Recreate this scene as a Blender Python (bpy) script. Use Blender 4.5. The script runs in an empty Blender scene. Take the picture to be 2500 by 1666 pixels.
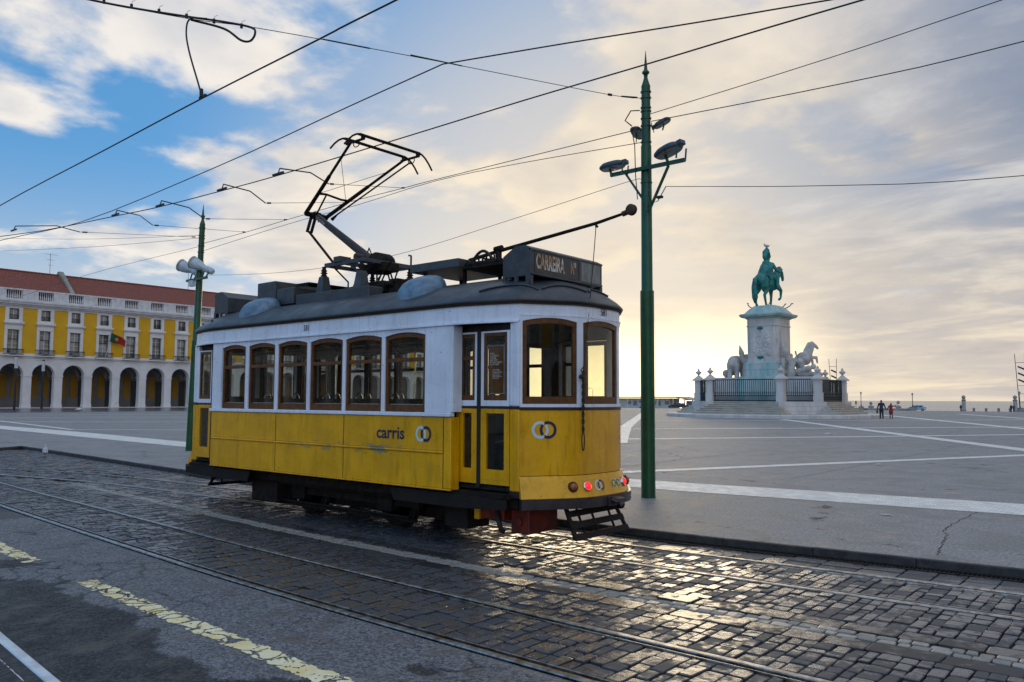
import bpy, math, random
import numpy as np
from mathutils import Vector, Matrix

random.seed(11)
R = math.radians
PI = math.pi
scene = bpy.context.scene
COL = scene.collection

# ---------------------------------------------------------------- camera
# World axes: X runs along the tram tracks, Y across them towards the river, Z up; rail top is z = 0.
CAM_H, FPX, YAW, PITCH, ROLL = 1.70, 1950.0, 50.0, math.atan(142 / 1950.0), 0.004
a = R(YAW)
F0 = Vector((-math.cos(a), math.sin(a), 0)); RT = Vector((math.sin(a), math.cos(a), 0)); U0 = Vector((0, 0, 1))
FW = F0 * math.cos(PITCH) + U0 * math.sin(PITCH)
UP = -F0 * math.sin(PITCH) + U0 * math.cos(PITCH)
CR = RT * math.cos(ROLL) + UP * math.sin(ROLL)
CU = UP * math.cos(ROLL) - RT * math.sin(ROLL)
cam_data = bpy.data.cameras.new('camera')
cam_data.sensor_width = 36.0
cam_data.lens = FPX / 2500.0 * 36.0
cam_data.clip_start = 0.05
cam_data.clip_end = 60000.0
camera = bpy.data.objects.new('camera', cam_data)
COL.objects.link(camera)
M = Matrix.Identity(4)
for i in range(3):
    M[i][0], M[i][1], M[i][2] = CR[i], CU[i], -FW[i]
M[2][3] = CAM_H
camera.matrix_world = M
scene.camera = camera

# ---------------------------------------------------------------- light: low veiled sun behind the tram
SUN_EL, SUN_AZ = 4.0, -30.9          # degrees; azimuth measured from +Y towards +X
SUN_DIR = Vector((math.sin(R(SUN_AZ)) * math.cos(R(SUN_EL)), math.cos(R(SUN_AZ)) * math.cos(R(SUN_EL)), math.sin(R(SUN_EL))))
sun_data = bpy.data.lights.new('sun', 'SUN')
sun_data.energy = 0.5
sun_data.angle = R(24)
sun_data.color = (1.0, 0.80, 0.52)
sun = bpy.data.objects.new('sun', sun_data)
COL.objects.link(sun)
sun.rotation_euler = SUN_DIR.to_track_quat('Z', 'Y').to_euler()

world = bpy.data.worlds.new('World')
scene.world = world
world.use_nodes = True
wt = world.node_tree
for n in list(wt.nodes):
    wt.nodes.remove(n)


class NT:
    """short helper for building node trees"""
    def __init__(s, tree):
        s.t = tree

    def n(s, kind, **kw):
        nd = s.t.nodes.new(kind)
        for k, v in kw.items():
            if k.startswith('i_'):
                nd.inputs[k[2:].replace('_', ' ')].default_value = v
            elif k[0] == 'I':
                nd.inputs[int(k[1:])].default_value = v
            else:
                setattr(nd, k, v)
        return nd

    def l(s, a, b):
        s.t.links.new(a, b)

    def val(s, x, socket):
        if isinstance(x, (int, float)):
            socket.default_value = x
        elif isinstance(x, (tuple, list)):
            socket.default_value = x if len(x) == len(socket.default_value) else tuple(x) + (1.0,)
        else:
            s.l(x, socket)

    def math(s, op, a, b=0.0, c=None, clamp=False):
        nd = s.t.nodes.new('ShaderNodeMath'); nd.operation = op; nd.use_clamp = clamp
        s.val(a, nd.inputs[0]); s.val(b, nd.inputs[1])
        if c is not None:
            s.val(c, nd.inputs[2])
        return nd.outputs[0]

    def vmath(s, op, a, b=(0, 0, 0), scale=None):
        nd = s.t.nodes.new('ShaderNodeVectorMath'); nd.operation = op
        s.val(a, nd.inputs[0]); s.val(b, nd.inputs[1])
        if scale is not None:
            s.val(scale, nd.inputs['Scale'])
        return nd.outputs['Value'] if op in ('DOT_PRODUCT', 'LENGTH') else nd.outputs[0]

    def rng(s, x, a, b, c=0.0, d=1.0, kind='SMOOTHSTEP'):
        nd = s.t.nodes.new('ShaderNodeMapRange'); nd.interpolation_type = kind
        s.val(x, nd.inputs[0])
        for i, v in enumerate((a, b, c, d)):
            s.val(v, nd.inputs[i + 1])
        return nd.outputs[0]

    def mix(s, f, a, b, mode='MIX'):
        nd = s.t.nodes.new('ShaderNodeMix'); nd.data_type = 'RGBA'; nd.blend_type = mode
        s.val(f, nd.inputs[0]); s.val(a, nd.inputs[6]); s.val(b, nd.inputs[7])
        return nd.outputs[2]

    def noise(s, vec, scale, detail=4.0, rough=0.55, dist=0.0):
        nd = s.t.nodes.new('ShaderNodeTexNoise')
        if vec is not None:
            s.l(vec, nd.inputs['Vector'])
        nd.inputs['Scale'].default_value = scale; nd.inputs['Detail'].default_value = detail
        nd.inputs['Roughness'].default_value = rough; nd.inputs['Distortion'].default_value = dist
        return nd.outputs[0]


w = NT(wt)
SKY = 0.11                            # world strength
sky = w.n('ShaderNodeTexSky', sky_type='NISHITA', sun_disc=False)
sky.sun_elevation = R(SUN_EL)
sky.sun_rotation = R(SUN_AZ)
sky.altitude = 20.0
sky.air_density = 1.0
sky.dust_density = 0.35
sky.ozone_density = 4.0
tc = w.n('ShaderNodeTexCoord')
dirv = w.vmath('NORMALIZE', tc.outputs['Generated'])
sep = w.n('ShaderNodeSeparateXYZ'); w.l(dirv, sep.inputs[0])
el = w.math('MAXIMUM', sep.outputs[2], 0.0)
den = w.math('ADD', el, 0.16)
comb = w.n('ShaderNodeCombineXYZ')
w.l(w.math('DIVIDE', sep.outputs[0], den), comb.inputs[0])
w.l(w.math('DIVIDE', sep.outputs[1], den), comb.inputs[1])
plane = comb.outputs[0]
to_sun = w.vmath('DOT_PRODUCT', dirv, tuple(SUN_DIR))
# cumulus field and the same field a little nearer the sun: their difference lights the cloud rims
CS, OFF = 1.75, (1.9, 2.3, 0.3)
pl_o = w.vmath('ADD', plane, OFF)
c1 = w.noise(pl_o, CS, 9.0, 0.54, 0.15)
c2 = w.noise(w.vmath('ADD', pl_o, tuple(v * 0.14 for v in (SUN_DIR.x, SUN_DIR.y, 0))), CS, 4.0, 0.54, 0.15)
big = w.noise(pl_o, 0.42, 2.0, 0.5)
# more overcast towards the river and the sun, broken cloud away from them
side = w.vmath('DOT_PRODUCT', dirv, (0.75, 0.66, 0.0))
cover = w.math('ADD', w.math('ADD', 0.018, w.math('MULTIPLY', side, 0.20)), w.math('MULTIPLY', w.math('SUBTRACT', big, 0.5), 0.42))
dens = w.math('ADD', c1, cover)
mask = w.rng(dens, 0.46, 0.585)
thick = w.rng(dens, 0.56, 0.76)
shade = w.rng(w.math('SUBTRACT', c1, c2), -0.09, 0.11)
near = w.rng(to_sun, 0.80, 1.0)
low = w.rng(el, 0.0, 0.30, 1.0, 0.0)
core = w.math('MULTIPLY', w.rng(to_sun, 0.970, 0.9998), w.rng(el, 0.0, 0.14, 1.0, 0.0))
lit = w.mix(near, (0.63, 0.585, 0.53), (0.64, 0.55, 0.42))
dark = w.mix(w.math('MAXIMUM', near, w.math('MULTIPLY', low, 0.75)), (0.17, 0.23, 0.34), (0.38, 0.35, 0.33))
tone = w.math('ADD', w.math('MULTIPLY', shade, 0.45), w.math('MULTIPLY', w.math('SUBTRACT', 1.0, thick), 0.60))
cloud = w.mix(tone, dark, lit)
# cloud away from the low sun, lit full on its face, brightened as added fill
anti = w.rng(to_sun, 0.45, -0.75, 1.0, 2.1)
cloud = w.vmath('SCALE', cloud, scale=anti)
cloud = w.mix(core, cloud, (1.7, 1.35, 0.78))
# thin high veil that whitens the clear sky, warmer near the horizon
veil = w.mix(w.math('MAXIMUM', near, low), (0.11, 0.34, 0.66), (0.58, 0.51, 0.42))
veil = w.mix(core, veil, (1.8, 1.42, 0.84))
veil = w.vmath('SCALE', veil, scale=w.rng(to_sun, 0.45, -0.75, 1.0, 2.0))  # clear sky opposite the sun also brightened as added fill light
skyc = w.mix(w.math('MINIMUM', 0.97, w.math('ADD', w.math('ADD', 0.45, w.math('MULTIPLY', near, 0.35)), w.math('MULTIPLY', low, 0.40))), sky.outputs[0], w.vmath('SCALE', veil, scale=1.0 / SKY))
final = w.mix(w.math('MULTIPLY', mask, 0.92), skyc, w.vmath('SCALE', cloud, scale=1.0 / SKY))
# a sheet of soft grey stratus over the river side
st_n = w.noise(w.vmath('MULTIPLY', pl_o, (1.0, 1.6, 1.0)), 1.35, 8.0, 0.60, 0.35)
st_m = w.math('MULTIPLY', w.rng(w.math('ADD', side, w.math('MULTIPLY', w.math('SUBTRACT', st_n, 0.5), 0.9)), 0.16, 0.58), 0.88)
st_c = w.mix(w.rng(st_n, 0.41, 0.68), w.mix(low, (0.115, 0.155, 0.235), (0.40, 0.355, 0.32)), w.mix(low, (0.42, 0.42, 0.43), (0.62, 0.53, 0.39)))
st_c = w.mix(core, st_c, (1.8, 1.42, 0.84))
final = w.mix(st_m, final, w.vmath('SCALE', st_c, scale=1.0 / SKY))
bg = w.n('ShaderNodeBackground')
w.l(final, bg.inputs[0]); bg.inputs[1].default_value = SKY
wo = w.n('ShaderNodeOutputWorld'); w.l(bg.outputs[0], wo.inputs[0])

scene.render.engine = 'CYCLES'
scene.view_settings.view_transform = 'Standard'
scene.view_settings.look = 'None'
scene.view_settings.exposure = 0.62
scene.view_settings.gamma = 1.0
scene.view_settings.use_curve_mapping = False
scene.cycles.use_denoising = True
scene.cycles.max_bounces = 8
scene.cycles.transparent_max_bounces = 24
scene.cycles.caustics_reflective = False
scene.cycles.caustics_refractive = False
scene.cycles.sample_clamp_indirect = 6.0

# ---------------------------------------------------------------- mesh helpers
class MB:
    """collects shapes; build() links them as ONE mesh object"""
    def __init__(s):
        s.v, s.f, s.sm = [], [], []

    def add(s, vs, fs, smooth=False):
        o = len(s.v)
        s.v.extend([tuple(p) for p in vs])
        for f in fs:
            s.f.append(tuple(i + o for i in f)); s.sm.append(smooth)
        return s

    def hexa(s, p):          # 8 corners: bottom 0-3 (ccw), top 4-7
        return s.add(p, [(3, 2, 1, 0), (4, 5, 6, 7), (0, 1, 5, 4), (1, 2, 6, 5), (2, 3, 7, 6), (3, 0, 4, 7)])

    def box(s, x0, x1, y0, y1, z0, z1):
        return s.hexa([(x0, y0, z0), (x1, y0, z0), (x1, y1, z0), (x0, y1, z0), (x0, y0, z1), (x1, y0, z1), (x1, y1, z1), (x0, y1, z1)])

    def bbox(s, x0, x1, y0, y1, z0, z1, b=0.01):   # box with chamfered edges
        vs, idx = [], {}
        for i, x in enumerate((x0, x1)):
            for j, y in enumerate((y0, y1)):
                for k, z in enumerate((z0, z1)):
                    sx, sy, sz = (b if i == 0 else -b), (b if j == 0 else -b), (b if k == 0 else -b)
                    idx[i, j, k, 0] = len(vs); vs.append((x, y + sy, z + sz))
                    idx[i, j, k, 1] = len(vs); vs.append((x + sx, y, z + sz))
                    idx[i, j, k, 2] = len(vs); vs.append((x + sx, y + sy, z))
        fs = []
        for i in (0, 1):
            q = [idx[i, 0, 0, 0], idx[i, 1, 0, 0], idx[i, 1, 1, 0], idx[i, 0, 1, 0]]
            fs.append(q if i else q[::-1])
            q = [idx[0, i, 0, 1], idx[0, i, 1, 1], idx[1, i, 1, 1], idx[1, i, 0, 1]]
            fs.append(q if i else q[::-1])
            q = [idx[0, 0, i, 2], idx[1, 0, i, 2], idx[1, 1, i, 2], idx[0, 1, i, 2]]
            fs.append(q if i else q[::-1])
        for j in (0, 1):
            for k in (0, 1):
                fs.append([idx[0, j, k, 1], idx[1, j, k, 1], idx[1, j, k, 2], idx[0, j, k, 2]])
                fs.append([idx[j, 0, k, 0], idx[j, 1, k, 0], idx[j, 1, k, 2], idx[j, 0, k, 2]])
                fs.append([idx[j, k, 0, 0], idx[j, k, 1, 0], idx[j, k, 1, 1], idx[j, k, 0, 1]])
                for i in (0, 1):
                    pass
        for i in (0, 1):
            for j in (0, 1):
                for k in (0, 1):
                    fs.append([idx[i, j, k, 0], idx[i, j, k, 1], idx[i, j, k, 2]])
        return s.add(vs, fs)

    def bar(s, p0, p1, wd, ht, up=(0, 0, 1)):       # square bar between two points
        p0, p1 = Vector(p0), Vector(p1)
        d = (p1 - p0).normalized(); u = Vector(up)
        if abs(d.dot(u)) > 0.98:
            u = Vector((1, 0, 0))
        sd = d.cross(u).normalized(); u = sd.cross(d).normalized()
        sd *= wd / 2; u *= ht / 2
        return s.hexa([p0 - sd - u, p0 + sd - u, p1 + sd - u, p1 - sd - u, p0 - sd + u, p0 + sd + u, p1 + sd + u, p1 - sd + u])

    def tube(s, pts, r, n=8, caps=True, smooth=True):
        pts = [Vector(p) for p in pts]
        rs = r if isinstance(r, (list, tuple)) else [r] * len(pts)
        vs, fs = [], []
        prev = None
        for i, p in enumerate(pts):
            d = (pts[min(i + 1, len(pts) - 1)] - pts[max(i - 1, 0)]).normalized()
            if prev is None:
                u = Vector((0, 0, 1)) if abs(d.z) < 0.9 else Vector((1, 0, 0))
                u = (u - d * u.dot(d)).normalized()
            else:
                u = (prev - d * prev.dot(d)).normalized()
            prev = u
            q = d.cross(u)
            for k in range(n):
                t = 2 * PI * k / n
                vs.append(p + (u * math.cos(t) + q * math.sin(t)) * rs[i])
        for i in range(len(pts) - 1):
            for k in range(n):
                fs.append((i * n + k, i * n + (k + 1) % n, (i + 1) * n + (k + 1) % n, (i + 1) * n + k))
        s.add(vs, fs, smooth)
        if caps:
            m = len(pts) - 1
            s.add(vs[:n], [tuple(range(n))[::-1]]); s.add(vs[m * n:], [tuple(range(n))])
        return s

    def lathe(s, prof, n=12, c=(0, 0, 0), smooth=True, axis='z', sq=(1, 1), rot=0.0):
        vs, fs = [], []
        for r, z in prof:
            for k in range(n):
                t = 2 * PI * k / n + rot
                x, y = r * math.cos(t) * sq[0], r * math.sin(t) * sq[1]
                p = {'z': (x, y, z), 'x': (z, x, y), 'y': (x, z, y)}[axis]
                vs.append((p[0] + c[0], p[1] + c[1], p[2] + c[2]))
        m = len(prof)
        for i in range(m - 1):
            for k in range(n):
                fs.append((i * n + k, i * n + (k + 1) % n, (i + 1) * n + (k + 1) % n, (i + 1) * n + k))
        s.add(vs, fs, smooth)
        s.add(vs[:n], [tuple(range(n))[::-1]]); s.add(vs[(m - 1) * n:], [tuple(range(n))])
        return s

    def ell(s, c, r, n=12, m=8, rot=None):
        vs, fs = [], []
        for i in range(m + 1):
            ph = PI * i / m
            for k in range(n):
                t = 2 * PI * k / n
                p = Vector((r[0] * math.sin(ph) * math.cos(t), r[1] * math.sin(ph) * math.sin(t), r[2] * math.cos(ph)))
                if rot is not None:
                    p = rot @ p
                vs.append((p.x + c[0], p.y + c[1], p.z + c[2]))
        for i in range(m):
            for k in range(n):
                fs.append((i * n + k, (i + 1) * n + k, (i + 1) * n + (k + 1) % n, i * n + (k + 1) % n))
        return s.add(vs, fs, True)

    def prism(s, poly, w0, w1, fn):      # poly of (u, v); fn(u, v, w) -> xyz
        n = len(poly)
        vs = [fn(u, v, w0) for u, v in poly] + [fn(u, v, w1) for u, v in poly]
        fs = [tuple(range(n))[::-1], tuple(range(n, 2 * n))]
        fs += [(i, (i + 1) % n, n + (i + 1) % n, n + i) for i in range(n)]
        return s.add(vs, fs)

    def strip(s, a, b, w0, w1, fn):      # slab between two (u, v) polylines of equal length, thickness w0..w1
        n = len(a)
        vs = [fn(u, v, w0) for u, v in a] + [fn(u, v, w0) for u, v in b] + [fn(u, v, w1) for u, v in a] + [fn(u, v, w1) for u, v in b]
        A, B, C, D = 0, n, 2 * n, 3 * n
        fs = [(A, C, D, B), (A + n - 1, B + n - 1, D + n - 1, C + n - 1)]
        for i in range(n - 1):
            fs += [(A + i, B + i, B + i + 1, A + i + 1), (C + i, C + i + 1, D + i + 1, D + i),
                   (A + i, A + i + 1, C + i + 1, C + i), (B + i, D + i, D + i + 1, B + i + 1)]
        return s.add(vs, fs)

    def mesh(s, name):
        me = bpy.data.meshes.new(name)
        me.from_pydata([tuple(p) for p in s.v], [], s.f)
        me.polygons.foreach_set('use_smooth', s.sm)
        me.update()
        return me

    def build(s, name, mat, parent=None, loc=None):
        return link(name, s.mesh(name), mat, parent, loc)


def link(name, me, mat, parent=None, loc=None):
    if mat is not None:
        me.materials.clear(); me.materials.append(mat)
    o = bpy.data.objects.new(name, me)
    COL.objects.link(o)
    if parent is not None:
        o.parent = parent
    if loc is not None:
        o.location = loc
    return o


def fix_normals(o):
    import bmesh
    bm = bmesh.new(); bm.from_mesh(o.data)
    bmesh.ops.recalc_face_normals(bm, faces=bm.faces[:])
    bm.to_mesh(o.data); bm.free()
    return o


def tag(o, label=None, cat=None, group=None, kind=None):
    for k, v in (('label', label), ('category', cat), ('group', group), ('kind', kind)):
        if v:
            o[k] = v
    return o


def thing(name, label, cat, loc=(0, 0, 0), rotz=0.0, group=None):
    o = bpy.data.objects.new(name, None)
    o.empty_display_size = 0.2
    COL.objects.link(o)
    o.location = loc
    o.rotation_euler = (0, 0, rotz)
    return tag(o, label, cat, group)


def kids(o):
    return [c for c in bpy.data.objects if c.parent == o]


def copy_tree(o, parent=None, table=None):
    c = o.copy(); COL.objects.link(c)
    c.parent = parent
    for ch in list(o.children):
        copy_tree(ch, c)
    return c


def mirrored(o, sx=1, sy=1):
    c = copy_tree(o, o.parent)
    c.scale = (sx, sy, 1)
    return c


def smooth_curve(pts):
    """piecewise cubic y(x) through control points, straight beyond both ends"""
    pts = sorted(pts)
    xs = [p[0] for p in pts]; ys = [p[1] for p in pts]
    n = len(pts)
    ms = []
    for i in range(n):
        if i == 0:
            ms.append((ys[1] - ys[0]) / (xs[1] - xs[0]))
        elif i == n - 1:
            ms.append((ys[-1] - ys[-2]) / (xs[-1] - xs[-2]))
        else:
            ms.append((ys[i + 1] - ys[i - 1]) / (xs[i + 1] - xs[i - 1]))

    def f(x):
        if x <= xs[0]:
            return ys[0] + ms[0] * (x - xs[0])
        if x >= xs[-1]:
            return ys[-1] + ms[-1] * (x - xs[-1])
        i = max(k for k in range(n - 1) if xs[k] <= x)
        h = xs[i + 1] - xs[i]; t = (x - xs[i]) / h
        return ((2 * t ** 3 - 3 * t * t + 1) * ys[i] + (t ** 3 - 2 * t * t + t) * h * ms[i]
                + (-2 * t ** 3 + 3 * t * t) * ys[i + 1] + (t ** 3 - t * t) * h * ms[i + 1])
    return f


def text_mesh(body, size, align='CENTER', bold=0.0, squeeze=1.0):
    """flat letters in the XY plane as a mesh datablock"""
    cu = bpy.data.curves.new('letters', 'FONT')
    cu.body = body; cu.size = size; cu.align_x = align; cu.align_y = 'CENTER'
    cu.offset = bold; cu.resolution_u = 3
    o = bpy.data.objects.new('letters', cu)
    COL.objects.link(o)
    bpy.context.view_layer.update()
    me = bpy.data.meshes.new_from_object(o.evaluated_get(bpy.context.evaluated_depsgraph_get()))
    bpy.data.objects.remove(o)
    for v in me.vertices:
        v.co.x *= squeeze
    return me


def map_mesh(me, fn):
    for v in me.vertices:
        v.co = fn(v.co.x, v.co.y)
    me.update()
    return me


def ring_poly(cx, cy, r0, r1, a0, a1, n=24):
    """(u, v) polylines of the outer and inner edge of a ring sector"""
    ts = [a0 + (a1 - a0) * i / n for i in range(n + 1)]
    return ([(cx + r1 * math.cos(t), cy + r1 * math.sin(t)) for t in ts], [(cx + r0 * math.cos(t), cy + r0 * math.sin(t)) for t in ts])


# ---------------------------------------------------------------- materials
MATS = {}


def pmat(name, col, rough=0.5, metal=0.0, col2=None, nscale=6.0, namt=1.0, bump=0.0, bscale=40.0, rvar=0.0, coord='Object',
         spec=0.5, lo=0.35, hi=0.65, coat=0.0, stretch=None, emit=None, estr=0.0, col3=None, n3=2.0, lo3=0.5, hi3=0.7):
    if name in MATS:
        return MATS[name]
    m = bpy.data.materials.new(name); m.use_nodes = True
    t = NT(m.node_tree)
    bs = m.node_tree.nodes['Principled BSDF']
    bs.inputs['Roughness'].default_value = rough
    bs.inputs['Metallic'].default_value = metal
    bs.inputs['Specular IOR Level'].default_value = spec
    bs.inputs['Coat Weight'].default_value = coat
    c4 = tuple(col) + (1.0,)
    bs.inputs['Base Color'].default_value = c4
    if coord == 'World':
        vec = t.n('ShaderNodeNewGeometry').outputs['Position']
    else:
        vec = t.n('ShaderNodeTexCoord').outputs[coord]
    if stretch:
        vec = t.vmath('MULTIPLY', vec, stretch)
    out = None
    if col2 is not None:
        nz = t.noise(vec, nscale, 6.0, 0.6)
        fac = t.math('MULTIPLY', t.rng(nz, lo, hi), namt)
        out = t.mix(fac, c4, tuple(col2) + (1.0,))
        if col3 is not None:
            f3 = t.rng(t.noise(vec, n3, 8.0, 0.65), lo3, hi3)
            out = t.mix(f3, out, tuple(col3) + (1.0,))
        t.l(out, bs.inputs['Base Color'])
    if rvar:
        rz = t.noise(vec, nscale * 0.7, 5.0, 0.6)
        t.l(t.rng(rz, 0.3, 0.7, max(0.03, rough - rvar), min(1.0, rough + rvar)), bs.inputs['Roughness'])
    if bump:
        b = t.n('ShaderNodeBump', i_Strength=bump, i_Distance=0.02)
        t.l(t.noise(vec, bscale, 6.0, 0.6), b.inputs['Height'])
        t.l(b.outputs[0], bs.inputs['Normal'])
    if emit:
        bs.inputs['Emission Color'].default_value = tuple(emit) + (1.0,)
        bs.inputs['Emission Strength'].default_value = estr
    MATS[name] = m
    return m


def glass_mat(name, tint=(0.9, 0.93, 0.92), dirt=0.08, ior=1.5, gloss=0.02):
    m = bpy.data.materials.new(name); m.use_nodes = True
    t = NT(m.node_tree)
    nodes = m.node_tree.nodes
    nodes.remove(nodes['Principled BSDF'])
    out = nodes['Material Output']
    tr = t.n('ShaderNodeBsdfTransparent'); tr.inputs[0].default_value = tuple(tint) + (1,)
    gl = t.n('ShaderNodeBsdfGlossy'); gl.inputs['Roughness'].default_value = gloss
    lw = t.n('ShaderNodeLayerWeight')
    fr = t.math('ADD', 0.035, t.math('MULTIPLY', t.math('POWER', lw.outputs['Facing'], 5.0), 0.9))
    mx = t.n('ShaderNodeMixShader'); t.l(fr, mx.inputs[0]); t.l(tr.outputs[0], mx.inputs[1]); t.l(gl.outputs[0], mx.inputs[2])
    df = t.n('ShaderNodeBsdfDiffuse'); df.inputs[0].default_value = (0.35, 0.33, 0.28, 1)
    m2 = t.n('ShaderNodeMixShader')
    nz = t.noise(t.n('ShaderNodeTexCoord').outputs['Object'], 5.0, 7.0, 0.7)
    t.l(t.rng(nz, 0.40, 0.75, dirt * 0.4, dirt * 1.8), m2.inputs[0])
    t.l(mx.outputs[0], m2.inputs[1]); t.l(df.outputs[0], m2.inputs[2])
    t.l(m2.outputs[0], out.inputs[0])
    MATS[name] = m
    return m

# ---------------------------------------------------------------- ground materials
def asphalt_mat(name, base, crack_scale, wet, dark, bd=0.03):
    m = bpy.data.materials.new(name); m.use_nodes = True
    t = NT(m.node_tree); bs = m.node_tree.nodes['Principled BSDF']
    pos = t.n('ShaderNodeNewGeometry').outputs['Position']
    fine = t.noise(pos, 75.0, 3.0, 0.75)
    grit = t.noise(pos, 26.0, 5.0, 0.75)
    blot = t.noise(pos, 0.9, 7.0, 0.62, 0.6)
    blot2 = t.noise(pos, 2.6, 6.0, 0.65)
    wob = t.n('ShaderNodeTexNoise'); wob.inputs['Scale'].default_value = 3.0; t.l(pos, wob.inputs['Vector'])
    wv = t.vmath('ADD', pos, t.vmath('SCALE', wob.outputs['Color'], scale=0.35))
    vor = t.n('ShaderNodeTexVoronoi', feature='DISTANCE_TO_EDGE'); vor.inputs['Scale'].default_value = crack_scale
    t.l(wv, vor.inputs['Vector'])
    crack = t.math('MULTIPLY', t.rng(vor.outputs['Distance'], 0.0, 0.020, 1.0, 0.0), t.rng(blot2, 0.53, 0.62))
    c = t.mix(t.rng(fine, 0.25, 0.75), tuple(v * 0.25 for v in base), tuple(min(1, v * 2.0) for v in base))
    c = t.mix(t.rng(grit, 0.35, 0.70), tuple(v * 0.5 for v in base), c)
    c = t.mix(t.math('MULTIPLY', t.rng(blot, 0.44, 0.60), dark), c, tuple(v * 0.22 for v in base))
    c = t.mix(t.math('MULTIPLY', t.rng(blot2, 0.52, 0.72), 0.35), c, (base[0] * 1.5, base[1] * 1.15, base[2] * 0.75))
    c = t.mix(crack, c, (0.006, 0.006, 0.006))
    bs.inputs['Specular IOR Level'].default_value = 0.35
    t.l(c, bs.inputs['Base Color'])
    t.l(t.math('ADD', t.rng(blot, 0.40, 0.62, 0.62, 0.62 - wet), t.math('MULTIPLY', grit, 0.12)), bs.inputs['Roughness'])
    h = t.math('SUBTRACT', t.math('ADD', t.math('MULTIPLY', fine, 0.35), t.math('ADD', t.math('MULTIPLY', grit, 0.6), t.math('MULTIPLY', blot2, 2.0))), t.math('MULTIPLY', crack, 1.6))
    b = t.n('ShaderNodeBump', i_Strength=0.8, i_Distance=bd)
    t.l(h, b.inputs['Height']); t.l(b.outputs[0], bs.inputs['Normal'])
    MATS[name] = m
    return m


def sett_mat(name, c_a, c_b, c_c, r_lo, r_hi, worn):
    m = bpy.data.materials.new(name); m.use_nodes = True
    t = NT(m.node_tree); bs = m.node_tree.nodes['Principled BSDF']
    g = t.n('ShaderNodeNewGeometry'); pos = g.outputs['Position']
    rnd = t.math('FRACT', t.math('ADD', g.outputs['Random Per Island'], t.math('MULTIPLY', t.n('ShaderNodeObjectInfo').outputs['Random'], 7.31)))
    film = t.noise(pos, 3.1, 6.0, 0.60, 0.4)
    blot = t.noise(pos, 11.0, 5.0, 0.62, 0.3)
    fine = t.noise(pos, 95.0, 4.0, 0.7)
    c = t.mix(t.rng(rnd, 0.0, 1.0, kind='LINEAR'), c_a, c_b)
    c = t.mix(t.math('MULTIPLY', t.rng(film, 0.50, 0.66), 0.55), c, c_c)
    c = t.mix(t.rng(fine, 0.3, 0.8), tuple(v * 0.6 for v in c_a), c)
    t.l(c, bs.inputs['Base Color'])
    wetv = t.math('ADD', t.math('ADD', t.math('MULTIPLY', blot, 0.55), t.math('MULTIPLY', film, 0.55)), t.math('MULTIPLY', t.math('SUBTRACT', rnd, 0.5), worn))
    t.l(t.math('ADD', t.rng(wetv, 0.47, 0.62, r_hi, r_lo), t.math('MULTIPLY', fine, 0.10)), bs.inputs['Roughness'])
    b = t.n('ShaderNodeBump', i_Strength=0.42, i_Distance=0.006)
    t.l(t.math('ADD', t.math('MULTIPLY', blot, 1.4), t.math('MULTIPLY', fine, 0.30)), b.inputs['Height']); t.l(b.outputs[0], bs.inputs['Normal'])
    MATS[name] = m
    return m


def pave_mat(name, base, rough, gap=(0.3, 0.28, 0.25), bw=0.16, rh=0.09, var=0.25, rot=0.0, bumpy=0.25):
    m = bpy.data.materials.new(name); m.use_nodes = True
    t = NT(m.node_tree); bs = m.node_tree.nodes['Principled BSDF']
    pos = t.n('ShaderNodeNewGeometry').outputs['Position']
    mp = t.n('ShaderNodeMapping'); mp.inputs['Rotation'].default_value = (0, 0, rot); t.l(pos, mp.inputs[0])
    wob = t.n('ShaderNodeTexNoise'); wob.inputs['Scale'].default_value = 6.0; t.l(pos, wob.inputs['Vector'])
    vec = t.vmath('ADD', mp.outputs[0], t.vmath('SCALE', wob.outputs['Color'], scale=0.05))
    br = t.n('ShaderNodeTexBrick'); br.inputs['Scale'].default_value = 1.0
    br.inputs['Brick Width'].default_value = bw; br.inputs['Row Height'].default_value = rh
    br.inputs['Mortar Size'].default_value = 0.006; br.inputs['Mortar Smooth'].default_value = 0.5
    br.inputs['Color1'].default_value = tuple(base) + (1,)
    br.inputs['Color2'].default_value = tuple(v * (1 - var) for v in base) + (1,)
    br.inputs['Mortar'].default_value = tuple(gap) + (1,)
    t.l(vec, br.inputs['Vector'])
    dirt = t.noise(pos, 1.7, 7.0, 0.62)
    c = t.mix(t.math('MULTIPLY', t.rng(dirt, 0.50, 0.72), 0.4), br.outputs['Color'], tuple(v * 0.55 for v in base))
    t.l(c, bs.inputs['Base Color'])
    t.l(t.rng(t.noise(pos, 7.0, 5.0, 0.6), 0.3, 0.7, rough - 0.12, rough + 0.15), bs.inputs['Roughness'])
    b = t.n('ShaderNodeBump', i_Strength=bumpy, i_Distance=0.006)
    t.l(t.math('SUBTRACT', t.noise(pos, 60.0, 4.0, 0.6), t.math('MULTIPLY', br.outputs['Fac'], 1.5)), b.inputs['Height']); t.l(b.outputs[0], bs.inputs['Normal'])
    MATS[name] = m
    return m


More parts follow.
